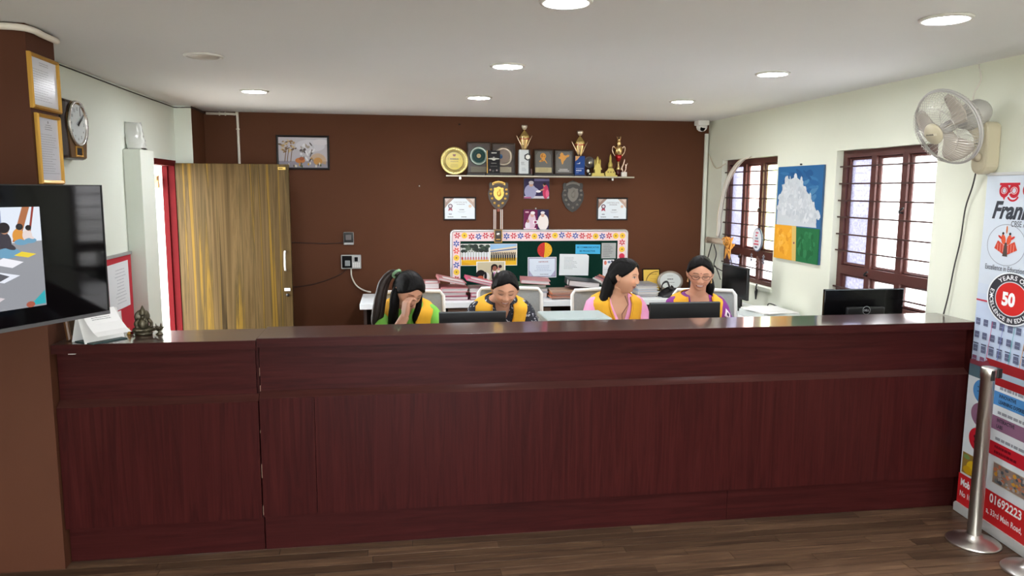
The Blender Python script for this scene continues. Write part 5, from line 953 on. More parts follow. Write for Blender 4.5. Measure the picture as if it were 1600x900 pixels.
for i, (dy, z, r_, lb) in enumerate(((0.10, 1.140, 0.024, 'first'), (-0.005, 1.112, 0.032, 'middle'), (-0.115, 1.138, 0.028, 'last'))):
    t = thing('hanging_ornament', f'{lb} of three small carved ornaments hanging under the oval sign, from the left', 'ornament', frame_m((3.014, 5.93+dy, z), (0, -1, 0), (0, 0, 1)), 'carved ornaments under the oval sign')
    b = MB(); m_ = mat('carved_wood', (96, 62, 52), 0.5) if i == 1 else mat('carved_grey', (112, 110, 120), 0.5)
    for k in range(8): a = 2*PI*k/8; b.lathe([(0.0, -0.004), (0.006, -0.003), (0.007, 0.0), (0.006, 0.003), (0, 0.004)], None, 8, (r_*0.62*math.cos(a), r_*1.25*math.sin(a), 0))
    b.lathe([(0, -0.005), (0.009, -0.003), (0.009, 0.003), (0, 0.005)], None, 10); b.build('carving', m_, t); b = MB()
    for k in range(4): a = PI*k/4; b.tube([(r_*0.7*math.cos(a), r_*1.4*math.sin(a), 0), (-r_*0.7*math.cos(a), -r_*1.4*math.sin(a), 0)], 0.0022, seg=5)
    b.build('spokes', m_, t); MB().tube([(0, r_*1.3, 0), (0, 1.3-z, -0.0175)], 0.0014, seg=5).build('string', M_cable, t)
rr = random.Random(6); cbun = thing('cable_bundle', 'bundle of pale cables sweeping down across the left of the small window', 'cables', (2.95, 6.5, 1.6))
for i, (lb, m_, off, rad) in enumerate((('thickest pale cable of the bundle sweeping across the left of the small window', M_wire, 0.0, 0.010), ('pale cable running outermost in the bundle beside the small window', M_wire, 0.03, 0.007), ('grey cable running innermost in the bundle beside the small window', mat('grey_cable', (150, 146, 138), 0.6), -0.03, 0.006), ('thin cream cable hanging loosest in the bundle beside the small window', mat('cream_cable', (206, 196, 170), 0.6), 0.055, 0.005))):
    pts = [(2.975, 6.06+off*0.5, 1.99), (2.965, 6.20+off, 1.96), (2.955, 6.38+off, 1.84), (2.952, 6.49+off, 1.68), (2.95, 6.54+off, 1.50), (2.95, 6.555+off*0.8, 1.36), (2.95, 6.575+off*0.6, 1.28)]
    MB().tube(curve([(x-2.95, y_-6.5+rr.uniform(-0.012, 0.012), z-1.6) for x, y_, z in pts], 5), rad, seg=8).build('cable', m_, cbun)
t = thing('pipe_stub', 'short grey plastic pipe with cables through it, at the window corner', 'pipe', (2.94, 6.60, 1.245)); b = MB(); b.tube([(-0.03, 0.10, 0), (0.0, -0.20, 0)], 0.028, None, 16); b.build('pipe', mat('grey_pipe', (176, 160, 140), 0.5), t); b = MB(); b.tube([(-0.0315, 0.115, 0), (-0.031, 0.10, 0)], 0.031, None, 16); b.build('collar', mat('grey_pipe', (176, 160, 140), 0.5), t)
o = bpy.data.objects.new('cord_tangle', None); C.objects.link(o); o.location = (2.93, 6.34, 1.24); tag(o, 'tangle of orange cord tied round the end of grey pipe', 'cord')
for k in range(9):
    pts = [(rr.uniform(-0.02, 0.03), rr.uniform(-0.10, 0.08), rr.uniform(-0.05, 0.06)) for _ in range(5)]; pts[-1] = (pts[-1][0], rr.uniform(-0.1, 0.06), rr.uniform(-0.14, -0.04))
    MB().tube(curve(pts, 4), 0.006, seg=6).build('cord', mat('orange_cord', (214, 152, 66), 0.7), o)
for lb, pts in (('black looped cable hanging from the grey pipe stub down to the side desk', [(2.93, 6.66, 1.22), (2.94, 6.75, 1.10), (2.93, 6.80, 0.95), (2.92, 6.72, 0.88), (2.90, 6.55, 1.0), (2.86, 6.40, 1.02), (2.82, 6.2, 0.93)]), ('black cable running from the pipe stub to the sideways monitor', [(2.93, 6.62, 1.21), (2.94, 6.58, 1.12), (2.93, 6.60, 1.02), (2.90, 6.45, 1.0), (2.86, 6.1, 0.98), (2.80, 5.95, 0.96)]), ('black cable dropping from orange cord tangle along the window frame', [(2.94, 6.32, 1.18), (2.95, 6.28, 1.08), (2.95, 6.22, 0.98), (2.93, 6.1, 0.90)])):
    tag(MB().tube(curve(pts, 5), 0.005, seg=6).build('cable', M_cable), lb, 'cable')
tag(MB().tube(curve([(2.985, 6.95, 2.06), (2.985, 6.80, 1.93), (2.988, 6.70, 1.92), (2.96, 6.5, 1.95)], 5), 0.005, seg=6).build('cable', mat('cream_cable', (206, 196, 170), 0.6)), 'thin cable drooping from the corner to the small window top', 'cable')
t = thing('security_camera', 'white dome security camera under the ceiling at the right back corner', 'camera', (2.885, 6.90, CEIL))
MB().box((-0.055, -0.05, -0.045), (0.055, 0.06, 0.0), bev=0.008).build('mount', M_white, t); MB().lathe([(0.050, -0.045), (0.052, -0.06), (0.045, -0.082), (0.028, -0.098), (0.0, -0.104)], None, 24).build('dome', M_white, t)
b = MB(); b.M = Matrix.Translation((-0.008, -0.04, -0.078)) @ Matrix.Rotation(math.radians(62), 4, 'X'); b.lathe([(0.022, -0.01), (0.022, 0.008), (0.016, 0.010), (0.0, 0.010)], None, 18); b.build('lens', M_blackg, t)

# ------------------------------------------------------------------ wall fan
ax = Vector((-0.908, -0.10, -0.395)).normalized(); fc = Vector((2.725, 3.43, 2.025)); side = Vector((0, 0, 1)).cross(ax).normalized(); upf = ax.cross(side)
Mfan = Matrix.Translation(fc) @ Matrix((side, upf, ax)).transposed().to_4x4()
t = thing('wall_fan', 'grey beige wall fan with a round wire cage, tilted down beside the large window', 'fan', Mfan)
M_fan = mat('fan_cream', (186, 178, 152), 0.4); M_fang = mat('fan_grey', (176, 174, 170), 0.4); M_cage = mat('cage_wire', (186, 182, 174), 0.35, 0.3)
R = 0.192
b = MB()
def ringpts(r, z, n=48): return [(r*math.cos(2*PI*k/n), r*math.sin(2*PI*k/n), z) for k in range(n)]
b.tube(ringpts(R, 0.0), 0.006, None, 8, close=True, upv=(0, 0, 1)); b.tube(ringpts(R-0.004, 0.010), 0.004, None, 8, close=True, upv=(0, 0, 1)); b.build('cage_rim', M_fang, t)
wf = MB(); wr = MB()
N = 64
for k in range(N):
    a = 2*PI*k/N; c_, s_ = math.cos(a), math.sin(a)
    wf.tube([(0.05*c_, 0.05*s_, 0.092), (0.11*c_, 0.11*s_, 0.083), (0.165*c_, 0.165*s_, 0.050), (R*c_, R*s_, 0.006)], 0.0011, seg=4, smooth=False)
    wr.tube([(0.045*c_, 0.045*s_, -0.075), (0.11*c_, 0.11*s_, -0.07), (0.165*c_, 0.165*s_, -0.045), (R*c_, R*s_, -0.004)], 0.0011, seg=4, smooth=False)
for q, z in ((0.125, 0.077), ): wf.tube(ringpts(q, z), 0.0014, None, 5, close=True, upv=(0, 0, 1)); wr.tube(ringpts(q, -z-0.006), 0.0014, None, 5, close=True, upv=(0, 0, 1))
wf.build('front_cage_wires', M_cage, t)['kind'] = 'stuff'; wr.build('rear_cage_wires', M_cage, t)['kind'] = 'stuff'
b = MB(); b.lathe([(0.054, 0.088), (0.054, 0.094), (0.048, 0.101), (0.0, 0.105)], None, 28); cap = b.build('front_badge', M_fan, t)
p = Pic(0.066, 0.012, (206, 200, 178), 0.0002); p.lines(0, 0.05, 1, 0.95, 1, (96, 90, 80), 0.8, 4); o = p.build('badge_print', PRINT, cap); o.location = (-0.033, -0.006, 0.1046)
MB().lathe([(0.0, 0.036), (0.022, 0.034), (0.028, 0.02), (0.028, -0.03)], None, 20).build('hub', M_fang, t)
for k in range(3):
    a0 = 2*PI*k/3+0.62; v = []; f = []; NR, NA = 8, 8
    for i in range(NR+1):
        q = i/NR; r_ = 0.024+0.148*q; wid = (0.30+0.72*math.sin(min(1, q*1.25)*PI/2))*(1 if q < 0.85 else 1-2.2*(q-0.85)**1)
        for j in range(NA+1):
            s_ = -1+2*j/NA; a = a0+s_*wid*0.62+0.25*q; v.append((r_*math.cos(a), r_*math.sin(a), 0.012-0.024*s_*(1-0.4*q)))
    for i in range(NR):
        for j in range(NA): c_ = i*(NA+1)+j; f.append((c_, c_+1, c_+NA+2, c_+NA+1))
    o = MB().add(v, f, None, True).build('blade', mat('fan_blade', (170, 162, 150), 0.35), t); o.modifiers.new('s', 'SOLIDIFY').thickness = 0.002
b = MB(); b.lathe([(0.040, -0.074), (0.050, -0.095), (0.066, -0.125), (0.066, -0.205), (0.052, -0.228), (0.0, -0.234)], None, 24); b.build('motor_housing', M_fang, t)
Mi = Mfan.inverted()
b = MB(); b.M = Mi @ Matrix.Translation((2.945, 3.44, 1.93))
poly = [(0.052*math.cos(a)*1.0, -0.085+0.052*math.sin(a)) for a in [PI+PI*k/10 for k in range(11)]]+[(0.048, 0.10), (0.03, 0.125), (-0.03, 0.125), (-0.048, 0.10)]
b2 = MB(); b2.M = b.M @ frame_m((0.054, 0, 0), (0, -1, 0), (0, 0, 1)); b2.prism(poly, 0.0, 0.085); o = b2.build('wall_bracket', M_fan, t); bv = o.modifiers.new('b', 'BEVEL'); bv.width = 0.016; bv.segments = 3; bv.limit_method = 'ANGLE'
b2 = MB(); b2.M = b.M @ frame_m((-0.03, 0.0, -0.05), (0, -1, 0), (0, 0, 1)); b2.lathe([(0.024, 0), (0.022, 0.016), (0.0, 0.018)], None, 20); b2.build('speed_knob', mat('fan_knob', (180, 170, 148), 0.4), t)
b2 = MB(); b2.M = b.M @ frame_m((-0.032, 0.0, 0.02), (0, -1, 0), (0, 0, 1)); b2.box((-0.025, -0.004, 0), (0.02, 0.0, 0.003)); b2.box((-0.025, -0.018, 0), (0.02, -0.014, 0.003)); b2.build('vent_slot', M_black, t)
b2 = MB(); b2.M = Mi; b2.tube([tuple(fc-ax*0.13), (2.90, 3.46, 2.02)], 0.028, None, 14); b2.tube([(2.885, 3.455, 2.04), (2.93, 3.445, 1.98)], 0.03, None, 14); b2.build('neck', M_fan, t)
tag(MB().tube(curve([(2.992, 3.58, 2.36), (2.99, 3.56, 2.31), (2.985, 3.55, 2.27), (2.985, 3.59, 2.20), (2.975, 3.55, 2.12), (2.95, 3.50, 2.05)], 5), 0.004, seg=6).build('cable', M_wire), 'pale wire drooping from the ceiling down to the wall fan', 'cable')
tag(MB().tube(curve([(2.96, 3.49, 1.86), (2.975, 3.53, 1.74), (2.985, 3.58, 1.62), (2.988, 3.60, 1.45), (2.988, 3.63, 1.30), (2.985, 3.65, 1.15), (2.98, 3.67, 1.035)], 5), 0.004, seg=6).build('cable', M_cable), 'dark thin wire hanging from the wall fan down to the counter', 'cable')

# ------------------------------------------------------------------ roll-up banner and barrier posts, right
F0 = Vector((2.978, 3.438, 0)); dirb = Vector((-0.122, -0.9925, 0)).normalized(); BW, BH = 0.555, 1.735
Mb = frame_m(F0+Vector((0, 0, 0.055)), dirb, (0, 0, 1))
t = thing('rollup_banner', 'tall printed roll-up school banner standing against the right wall at the counter end', 'banner', Mb)
b = MB(); b.prism([(-0.012, -0.052), (BW+0.012, -0.052), (BW+0.012, -0.012), (BW, 0.0), (0, 0.0), (-0.012, -0.012)], -0.020, 0.024); b.build('base_rail', mat('banner_rail', (206, 208, 206), 0.35, 0.2), t); MB().box((-0.006, BH-0.004, -0.006), (BW+0.006, BH+0.012, 0.006), bev=0.002).build('top_rail', mat('banner_rail', (206, 208, 206), 0.35, 0.2), t); MB().tube([(BW/2, 0, -0.014), (BW/2, BH, -0.014)], 0.008).build('back_pole', M_steel, t)
p = Pic(BW, BH, (206, 216, 226), 0.001); p.step = 0.00006; KY = 0.74
def bx(m): return m/BW
def bz(z): return (z-0.055)/BH
def pe(x, z, rx, rz, col, n=28, rot=0.0): p.poly([(bx(x+rx*math.cos(2*PI*k/n)*math.cos(rot)-rz*math.sin(2*PI*k/n)*math.sin(rot)), bz(z+rx*math.cos(2*PI*k/n)*math.sin(rot)+rz*math.sin(2*PI*k/n)*math.cos(rot))) for k in range(n)], col)
def pr(x0, z0, x1, z1, col): p.rect(bx(x0), bz(z0), bx(x1), bz(z1), col)
def pp(pts, col): p.poly([(bx(x), bz(z)) for x, z in pts], col)
def pring(x, z, r1, r0, col, a0=0, a1=360, n=48, ky=KY):
    p.k += p.step; p.col = lin(col); v = []; f = []
    for i in range(n+1):
        a = math.radians(a0+(a1-a0)*i/n)
        for r in (r0, r1): v.append((x+r*math.cos(a), z-0.055+r*ky*math.sin(a), p.k))
    for i in range(n): f.append((2*i, 2*i+1, 2*i+3, 2*i+2))
    p.add(v, f)
def pt(s, x, z, h, col, bold=0.01, shear=0.0, cond=1.0):           # left end, baseline, cap height in metres
    v, f, d = text_geo(s, bold, shear); k = h/0.70; p.k += p.step; p.col = lin(col); base = 0.0
    cap = text_geo('H', bold)[2][1]; k = h/cap; desc = 0.21 if any(c in 'gpqyj,' for c in s) else 0.0
    p.add([(x+a*k*cond, z-0.055+(b_-desc*(0.6 if desc and not any(c in 'gpqyj' for c in s) else 1))*k, p.k) for a, b_ in v], f)
def parc(s, x, z, r, mid, size, col, inner=False, bold=0.02):
    ws = [((text_geo(c, bold)[2][0] if c != ' ' else 0.25)+0.09)*size for c in s]; sg = 1 if inner else -1; a = math.radians(mid)-sg*sum(ws)/(2*r); p.k += p.step; p.col = lin(col)
    for c, wd in zip(s, ws):
        am = a+sg*wd/(2*r); a += sg*wd/r
        if c == ' ': continue
        v, f, d = text_geo(c, bold); ro = am+PI/2 if inner else am-PI/2
        p.add([(x+r*math.cos(am)+(u-d[0]/2)*size*math.cos(ro)-(w_-0.36)*size*math.sin(ro), z-0.055+KY*(r*math.sin(am)+(u-d[0]/2)*size*math.sin(ro)+(w_-0.36)*size*math.cos(ro)), p.k) for u, w_ in v], f)
pr(0, 0.80, BW, 1.14, (192, 206, 228))
for k, (z0, z1, c_) in enumerate(((1.14, 1.19, (198, 210, 228)), (1.19, 1.24, (202, 213, 227)))): pr(0, z0, BW, z1, c_)
# heading in a rounded southern script: rings, a top bar and a looped tail, white core line
def script(dx, dz, col, k):
    for cx, cz, r1, r0, a0, a1 in ((0.035, 0, 0.036, 0.012, 0, 360), (0.105, 0, 0.038, 0.013, -150, 200), (0.200, 0.003, 0.036, 0.016, 0, 360), (0.295, 0.0, 0.038, 0.014, -170, 170), (0.375, 0.003, 0.036, 0.016, 0, 360)): pring(0.115+dx+cx, 1.712+dz+cz, r1*k, r0/k, col, a0, a1, 30, 0.95)
    pr(0.115+dx, 1.738+dz, 0.258+dx, 1.750+dz, col); pring(0.215+dx, 1.690+dz, 0.042*k, 0.030/k, col, 200, 345, 20); pring(0.395+dx, 1.690+dz, 0.042*k, 0.030/k, col, 200, 345, 20); pp([(0.135+dx, 1.69+dz), (0.155+dx, 1.664+dz), (0.165+dx, 1.692+dz)], col)
script(-0.015, 0.0, (198, 44, 58), 1.0); pring(0.135, 1.712, 0.022, 0.019, (236, 226, 228), 0, 360, 24); pring(0.205, 1.712, 0.024, 0.0205, (236, 226, 228), -150, 200, 24)
pt('Frank', 0.062, 1.572, 0.088, (64, 68, 76), 0.035, 0.32, 1.0)
pt('CBSE AFFILIATED', 0.205, 1.538, 0.028, (96, 100, 108), 0.012, 0.0, 0.85)
x, z = 0.182, 1.447; pring(x, z, 0.138, 0.134, (150, 156, 166)); RD = (204, 74, 54)
for s_ in (-1, 1):
    pp([(x+s_*0.082, z-0.020), (x+s_*0.006, z-0.050), (x+s_*0.006, z-0.004), (x+s_*0.060, z+0.020)][::s_], RD); pe(x+s_*0.020, z+0.026, 0.016, 0.026, (216, 92, 60), 12, -s_*0.35); pe(x+s_*0.025, z+0.056, 0.008, 0.007, (60, 54, 56), 10); pe(x+s_*0.044, z+0.036, 0.018, 0.006, (206, 66, 60), 10, s_*0.5)
    for k in range(3): pr(x+s_*(0.018+0.02*k)-0.0008, z-0.036, x+s_*(0.018+0.02*k)+0.0008, z+0.006, (244, 214, 200))
pp([(x-0.018, z-0.056), (x+0.018, z-0.056), (x+0.007, z+0.012), (x-0.007, z+0.012)], (84, 74, 70)); pe(x, z+0.075, 0.005, 0.020, (222, 116, 50), 12)
pt('Excellence in Education', 0.046, 1.318, 0.026, (92, 96, 106), 0.006, 0.0, 0.80)
pr(0.0, 1.150, 0.12, 1.158, (196, 60, 80))
for zz, n in ((1.043, 9), (0.975, 9), (0.903, 9), (0.848, 9)):
    for k in range(n):
        xx = 0.012+k*0.060; pr(xx, zz-0.017, xx+0.034, zz+0.017, (98, 104, 130) if zz > 0.86 else (126, 80, 106)); pr(xx+0.004, zz-0.003, xx+0.030, zz, (150, 158, 182))
        if 0.89 < zz < 0.92: pr(xx-0.002, zz+0.023, xx+0.038, zz+0.029, (74, 80, 104))
for k, c_ in enumerate(((196, 90, 130), (120, 130, 190), (90, 176, 180), (206, 150, 90))): pp([(0.115+0.08*k, 0.83), (0.119+0.08*k, 0.83), (0.149+0.08*k, 1.06), (0.145+0.08*k, 1.06)], c_)
x, z = 0.262, 1.190; pring(x, z, 0.176, 0.0, (232, 237, 240)); pring(x, z, 0.167, 0.0, (62, 62, 68)); pring(x, z, 0.115, 0.0, (206, 214, 216)); pring(x, z, 0.109, 0.0, (206, 46, 44))
pt('50', x-0.064, z-0.0385, 0.068, (238, 240, 240), 0.05, 0.0, 1.05)
parc('YEARS OF', x, z, 0.141, 90, 0.042, (236, 238, 240)); parc('EXCELLENCE IN EDUCATION', x, z, 0.142, 270, 0.0385, (236, 238, 240), True)
for s_ in (-1, 1): pp([(x+s_*0.141+(0.015 if k % 2 == 0 else 0.006)*math.cos(PI/2+k*PI/5), z+KY*(0.015 if k % 2 == 0 else 0.006)*math.sin(PI/2+k*PI/5)) for k in range(10)], (236, 238, 240))
pp([(0, 0.838), (0.10, 0.842), (0.155, 0.872), (BW, 0.872), (BW, 0.815), (0, 0.812)], (128, 60, 72)); pr(0, 0.745, BW, 0.815, (84, 108, 120)); pp([(0.12, 0.872), (BW, 0.872), (BW, 0.822), (0.18, 0.822)], (152, 40, 44)); pr(0.15, 0.792, BW, 0.822, (166, 186, 200)); pp([(0.14, 0.792), (BW, 0.792), (BW, 0.752), (0.16, 0.752)], (160, 36, 40))
pr(0, 0.055, BW, 0.752, (226, 232, 236))
for zz, c_, l1, l2 in ((0.690, (84, 146, 206), 'INNOVATIVE', 'LEARNING EXPERIENCE'), (0.567, (146, 104, 132), 'INTERACTIVE', 'LABS'), (0.435, (198, 36, 50), '', '')):
    pr(0.20, zz-0.036, 0.50, zz+0.034, c_); pp([(0.50, zz-0.036), (0.545, zz-0.001), (0.50, zz+0.034)], c_)
    if l1: pt(l1, 0.245, zz+0.006, 0.018, (40, 44, 56), 0.03, 0.0, 0.85); pt(l2, 0.245, zz-0.024, 0.018, (40, 44, 56), 0.03, 0.0, 0.85)
    else: p.lines(bx(0.245), bz(zz-0.028), bx(0.42), bz(zz+0.026), 2, (120, 20, 32), 0.5, 4)
    p.lines(bx(0.245), bz(zz+0.042), bx(0.53), bz(zz+0.066), 1, (150, 154, 162), 0.6, int(zz*1000)); pring(0.128, zz, 0.082, 0.0, c_, 0, 360, 40, 0.78)
zz = 0.690; pe(0.136, zz+0.008, 0.030, 0.026, (236, 240, 242)); pr(0.120, zz-0.034, 0.152, zz-0.016, (236, 240, 242))
for k in range(6): a = 0.9+k*0.5; pp([(0.136+0.040*math.cos(a), zz+0.008+0.036*math.sin(a)), (0.136+0.056*math.cos(a-0.07), zz+0.008+0.050*math.sin(a-0.07)), (0.136+0.056*math.cos(a+0.07), zz+0.008+0.050*math.sin(a+0.07))], (36, 56, 86))
zz = 0.567; pp([(0.118, zz+0.042), (0.148, zz+0.042), (0.148, zz+0.014), (0.176, zz-0.036), (0.090, zz-0.036), (0.118, zz+0.014)], (50, 36, 46)); pp([(0.124, zz+0.036), (0.142, zz+0.036), (0.142, zz+0.012), (0.158, zz-0.014), (0.108, zz-0.014), (0.124, zz+0.012)], (146, 104, 132))
zz = 0.435; pp([(0.134+(0.052 if (k//2) % 2 else 0.040)*math.cos(2*PI*k/32), zz+(0.046 if (k//2) % 2 else 0.036)*math.sin(2*PI*k/32)) for k in range(32)], (80, 14, 24)); pe(0.134, zz, 0.028, 0.025, (198, 36, 50)); pe(0.134, zz+0.008, 0.010, 0.009, (80, 14, 24)); pe(0.134, zz-0.010, 0.017, 0.009, (80, 14, 24))
r = random.Random(3)
pr(0.008, 0.222, 0.185, 0.342, (226, 228, 226)); pr(0.012, 0.226, 0.181, 0.338, (150, 120, 60)); pe(0.11, 0.272, 0.062, 0.040, (222, 182, 40)); pe(0.06, 0.250, 0.036, 0.022, (206, 160, 30)); pe(0.045, 0.318, 0.026, 0.012, (120, 150, 90)); pe(0.14, 0.31, 0.03, 0.016, (214, 190, 90))
pr(0.25, 0.262, 0.545, 0.372, (214, 214, 210)); pr(0.254, 0.266, 0.541, 0.368, (150, 128, 116))
for k in range(80): pe(r.uniform(0.270, 0.525), r.uniform(0.275, 0.36), r.uniform(0.006, 0.015), r.uniform(0.005, 0.012), r.choice([(196, 120, 90), (120, 130, 130), (206, 150, 60), (90, 96, 104), (170, 160, 156)]), 8)
pr(0, 0.055, BW, 0.218, (200, 38, 42))
pt('Mob', 0.022, 0.154, 0.040, (240, 240, 240), 0.04, 0.0, 0.8); pt('01692223', 0.252, 0.160, 0.046, (240, 240, 240), 0.025, 0.0, 0.92); pt('No 10,', 0.022, 0.098, 0.030, (240, 236, 236), 0.015, 0.0, 0.85); pt('a, 33rd Main Road,', 0.235, 0.098, 0.030, (240, 236, 236), 0.015, 0.0, 0.80)
o = p.build('printed_sheet', VINYL, t)
def post(x, y_, label):
    t = thing('barrier_post', label, 'barrier post', (x, y_, 0), 'steel queue barrier posts')
    MB().lathe([(0.119, 0.0), (0.121, 0.006), (0.115, 0.012), (0.070, 0.022), (0.040, 0.032), (0.034, 0.045), (0.0, 0.045)], None, 48).build('base', M_steel, t)
    MB().lathe([(0.031, 0.04), (0.031, 0.83), (0.034, 0.832), (0.034, 0.875), (0.030, 0.880), (0.0, 0.882)], None, 28).build('tube', M_steel, t)
    b = MB(); b.box((0.030, -0.022, 0.828), (0.058, 0.022, 0.874), bev=0.004); b.build('belt_cassette', M_black, t); MB().box((-0.012, -0.036, 0.82), (0.006, -0.030, 0.868), bev=0.002).build('belt_slot', M_black, t)
post(2.776, 3.095, 'steel barrier post standing before the printed banner'); post(2.820, 2.800, 'steel barrier post at the bottom right corner, mostly out of the frame')

# ------------------------------------------------------------------ people: four seated women
def sm(a, b, x): t_ = np.clip((x-a)/(b-a), 0, 1); return t_*t_*(3-2*t_)
_ico = {}
def ico(n):
    if n not in _ico:
        bm = bmesh.new(); bmesh.ops.create_icosphere(bm, subdivisions=n, radius=1); bm.verts.index_update()
        _ico[n] = (np.array([v.co[:] for v in bm.verts]), [tuple(v.index for v in f.verts) for f in bm.faces]); bm.free()
    return _ico[n]
def head_shape(d):                                                 # unit directions -> head surface, face to -Y, chin down
    x, y, z = d[:, 0], d[:, 1], d[:, 2]
    low = sm(0.05, 0.95, -z); front = y < 0
    X = 0.0745*np.sign(x)*np.abs(x)**0.95*(1-0.36*low)
    Yf = -0.090*np.abs(y)**0.80*(1-0.06*low); Yb = 0.097*np.abs(y)**0.92*(1-0.52*low); Y = np.where(front, Yf, Yb)
    Z = np.where(z > 0, 0.105*np.abs(z)**0.95, -0.113*np.abs(z)**0.92)
    return np.stack([X, Y, Z], 1)
def features(P, d, smile=0.0, k=1.0):
    X, Y, Z = P.T; w = sm(0.10, 0.38, -d[:, 1]); ax_ = np.abs(X)
    g = lambda a, s_: np.exp(-(a/s_)**2)
    out = np.zeros(len(X))
    br = sm(0.020, -0.026, Z)*sm(-0.041, -0.031, Z); out += 0.018*br*g(X, 0.0075+0.008*sm(-0.008, -0.030, Z)) + 0.004*g(Z-0.018, 0.012)*g(X, 0.008)
    out += 0.006*g(ax_-0.0125, 0.006)*g(Z+0.033, 0.006)                                    # nostril wings
    out += -0.0085*g(ax_-0.031, 0.016)*g(Z-0.008, 0.010) + 0.0055*g(ax_-0.031, 0.011)*g(Z-0.006, 0.0065)
    out += 0.0035*g(ax_-0.028, 0.02)*g(Z-0.027, 0.008) + (0.004+0.004*smile)*g(ax_-0.040, 0.015)*g(Z+0.024, 0.016)
    out += 0.0065*g(Z+0.053, 0.0055)*g(X, 0.020) + 0.0070*g(Z+0.064, 0.006)*g(X, 0.017) - 0.004*g(Z+0.0585, 0.0022)*g(X, 0.022)
    out += -0.004*g(Z+0.076, 0.006)*g(X, 0.018) + 0.008*g(Z+0.094, 0.014)*g(X, 0.018) - 0.003*g(ax_-(0.030+0.004*smile), 0.006)*g(Z+0.056, 0.009)
    Q = P.copy(); Q[:, 1] -= out*w*k; return Q
def face_colors(P, d, skin, lip, smile, lid, teeth):
    X, Y, Z = P.T; ax_ = np.abs(X); F = d[:, 1] < -0.15; c = np.tile(np.array(lin(skin)), (len(X), 1)); S_ = np.array(lin(skin))
    def put(m, col, a): c[:] = np.where((m[:, None])*a > 0, c*(1-a*m[:, None])+np.array(col)*a*m[:, None], c)
    g = lambda a, s_: np.exp(-(a/s_)**2)
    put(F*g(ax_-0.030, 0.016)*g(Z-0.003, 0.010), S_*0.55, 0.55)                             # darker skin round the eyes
    put(F*g(ax_-0.042, 0.016)*g(Z+0.024, 0.014), S_*np.array([1.18, 1.0, 0.95]), 0.7)
    zl = -0.0585+0.006*smile*(ax_/0.026)**2
    up_ = F*sm(0.0285, 0.024, ax_)*sm(zl-0.002, zl, Z)*sm(zl+0.0085-0.006*(ax_/0.028)**2, zl+0.0055-0.006*(ax_/0.028)**2, Z)
    lo_ = F*sm(0.0285, 0.023, ax_)*sm(zl+0.001, zl-0.001, Z)*sm(zl-0.0105+0.008*(ax_/0.028)**2, zl-0.0075+0.008*(ax_/0.028)**2, Z)
    put(np.clip(up_+lo_, 0, 1), lin(lip), 0.85)
    mid = F*sm(0.024, 0.020, ax_)*g(Z-zl, 0.0016)
    put(mid, (0.03, 0.012, 0.01), 0.9)
    if teeth: put(F*sm(0.019, 0.016, ax_)*g(Z-zl-0.0005, 0.0028), lin((226, 220, 212)), 0.95)
    zb = 0.0275-0.004*((ax_-0.030)/0.016)**2; put(F*sm(0.0135, 0.0165, ax_)*sm(0.050, 0.046, ax_)*g(Z-zb, 0.0026), (0.012, 0.009, 0.008), 0.92)
    ex = (ax_-0.0315)/0.0145; ez = (Z-0.0055)/0.0046; E = ex*ex+ez*ez
    if not lid:
        put(F*sm(1.15, 0.85, E), lin((176, 162, 152)), 0.9); put(F*sm(1.1, 0.7, ((ax_-0.0315)**2+(Z-0.006)**2)/0.0058**2)*sm(1.2, 0.9, E), (0.012, 0.007, 0.005), 0.97)
        put(F*sm(0.0165, 0.0145, np.abs(ax_-0.0315))*g(Z-(0.0055+0.0062*np.sqrt(np.clip(1-ex*ex, 0, 1))), 0.0017), (0.01, 0.007, 0.006), 0.9)
    else:
        put(F*sm(1.2, 0.8, E), S_*0.72, 0.7); put(F*sm(0.0170, 0.0145, np.abs(ax_-0.0315))*g(Z-(0.0045-0.0045*np.sqrt(np.clip(1-ex*ex, 0, 1))), 0.0022), (0.010, 0.007, 0.006), 0.97)
    put(F*g(ax_-0.009, 0.0035)*g(Z+0.0375, 0.002), S_*0.25, 0.8)
    return c
def skin_mat(name):
    m = bpy.data.materials.new(name); m.use_nodes = True; t = m.node_tree; b = t.nodes['Principled BSDF']; a = t.nodes.new('ShaderNodeAttribute'); a.attribute_name = 'Col'
    t.links.new(a.outputs['Color'], b.inputs['Base Color']); b.inputs['Roughness'].default_value = 0.55; b.inputs['Specular IOR Level'].default_value = 0.3; b.inputs['Subsurface Weight'].default_value = 0.08; b.inputs['Subsurface Radius'].default_value = (0.012, 0.005, 0.003); b.inputs['Subsurface Scale'].default_value = 0.5
    MATS[name] = m; return m
M_skin = skin_mat('skin')
M_hair = mat('black_hair', (10, 8, 8), 0.46, vary=0.5, scale=40, bump=0.5, bscale=90, stretch=(7, 0.6, 0.6), spec=0.12)
M_hairb = mat('brown_black_hair', (40, 30, 26), 0.45, vary=0.4, scale=30, bump=0.3, bscale=55, stretch=(6, 6, 0.5), spec=0.3)
RINGS = [(0.0, .172, .118, .118), (.15, .166, .112, .112), (.35, .138, .098, .098), (.52, .146, .108, .100), (.68, .158, .128, .102), (.80, .164, .108, .096), (.87, .160, .088, .088), (.915, .143, .074, .080), (.945, .112, .064, .074), (.97, .084, .058, .068), (1.0, .058, .052, .058)]
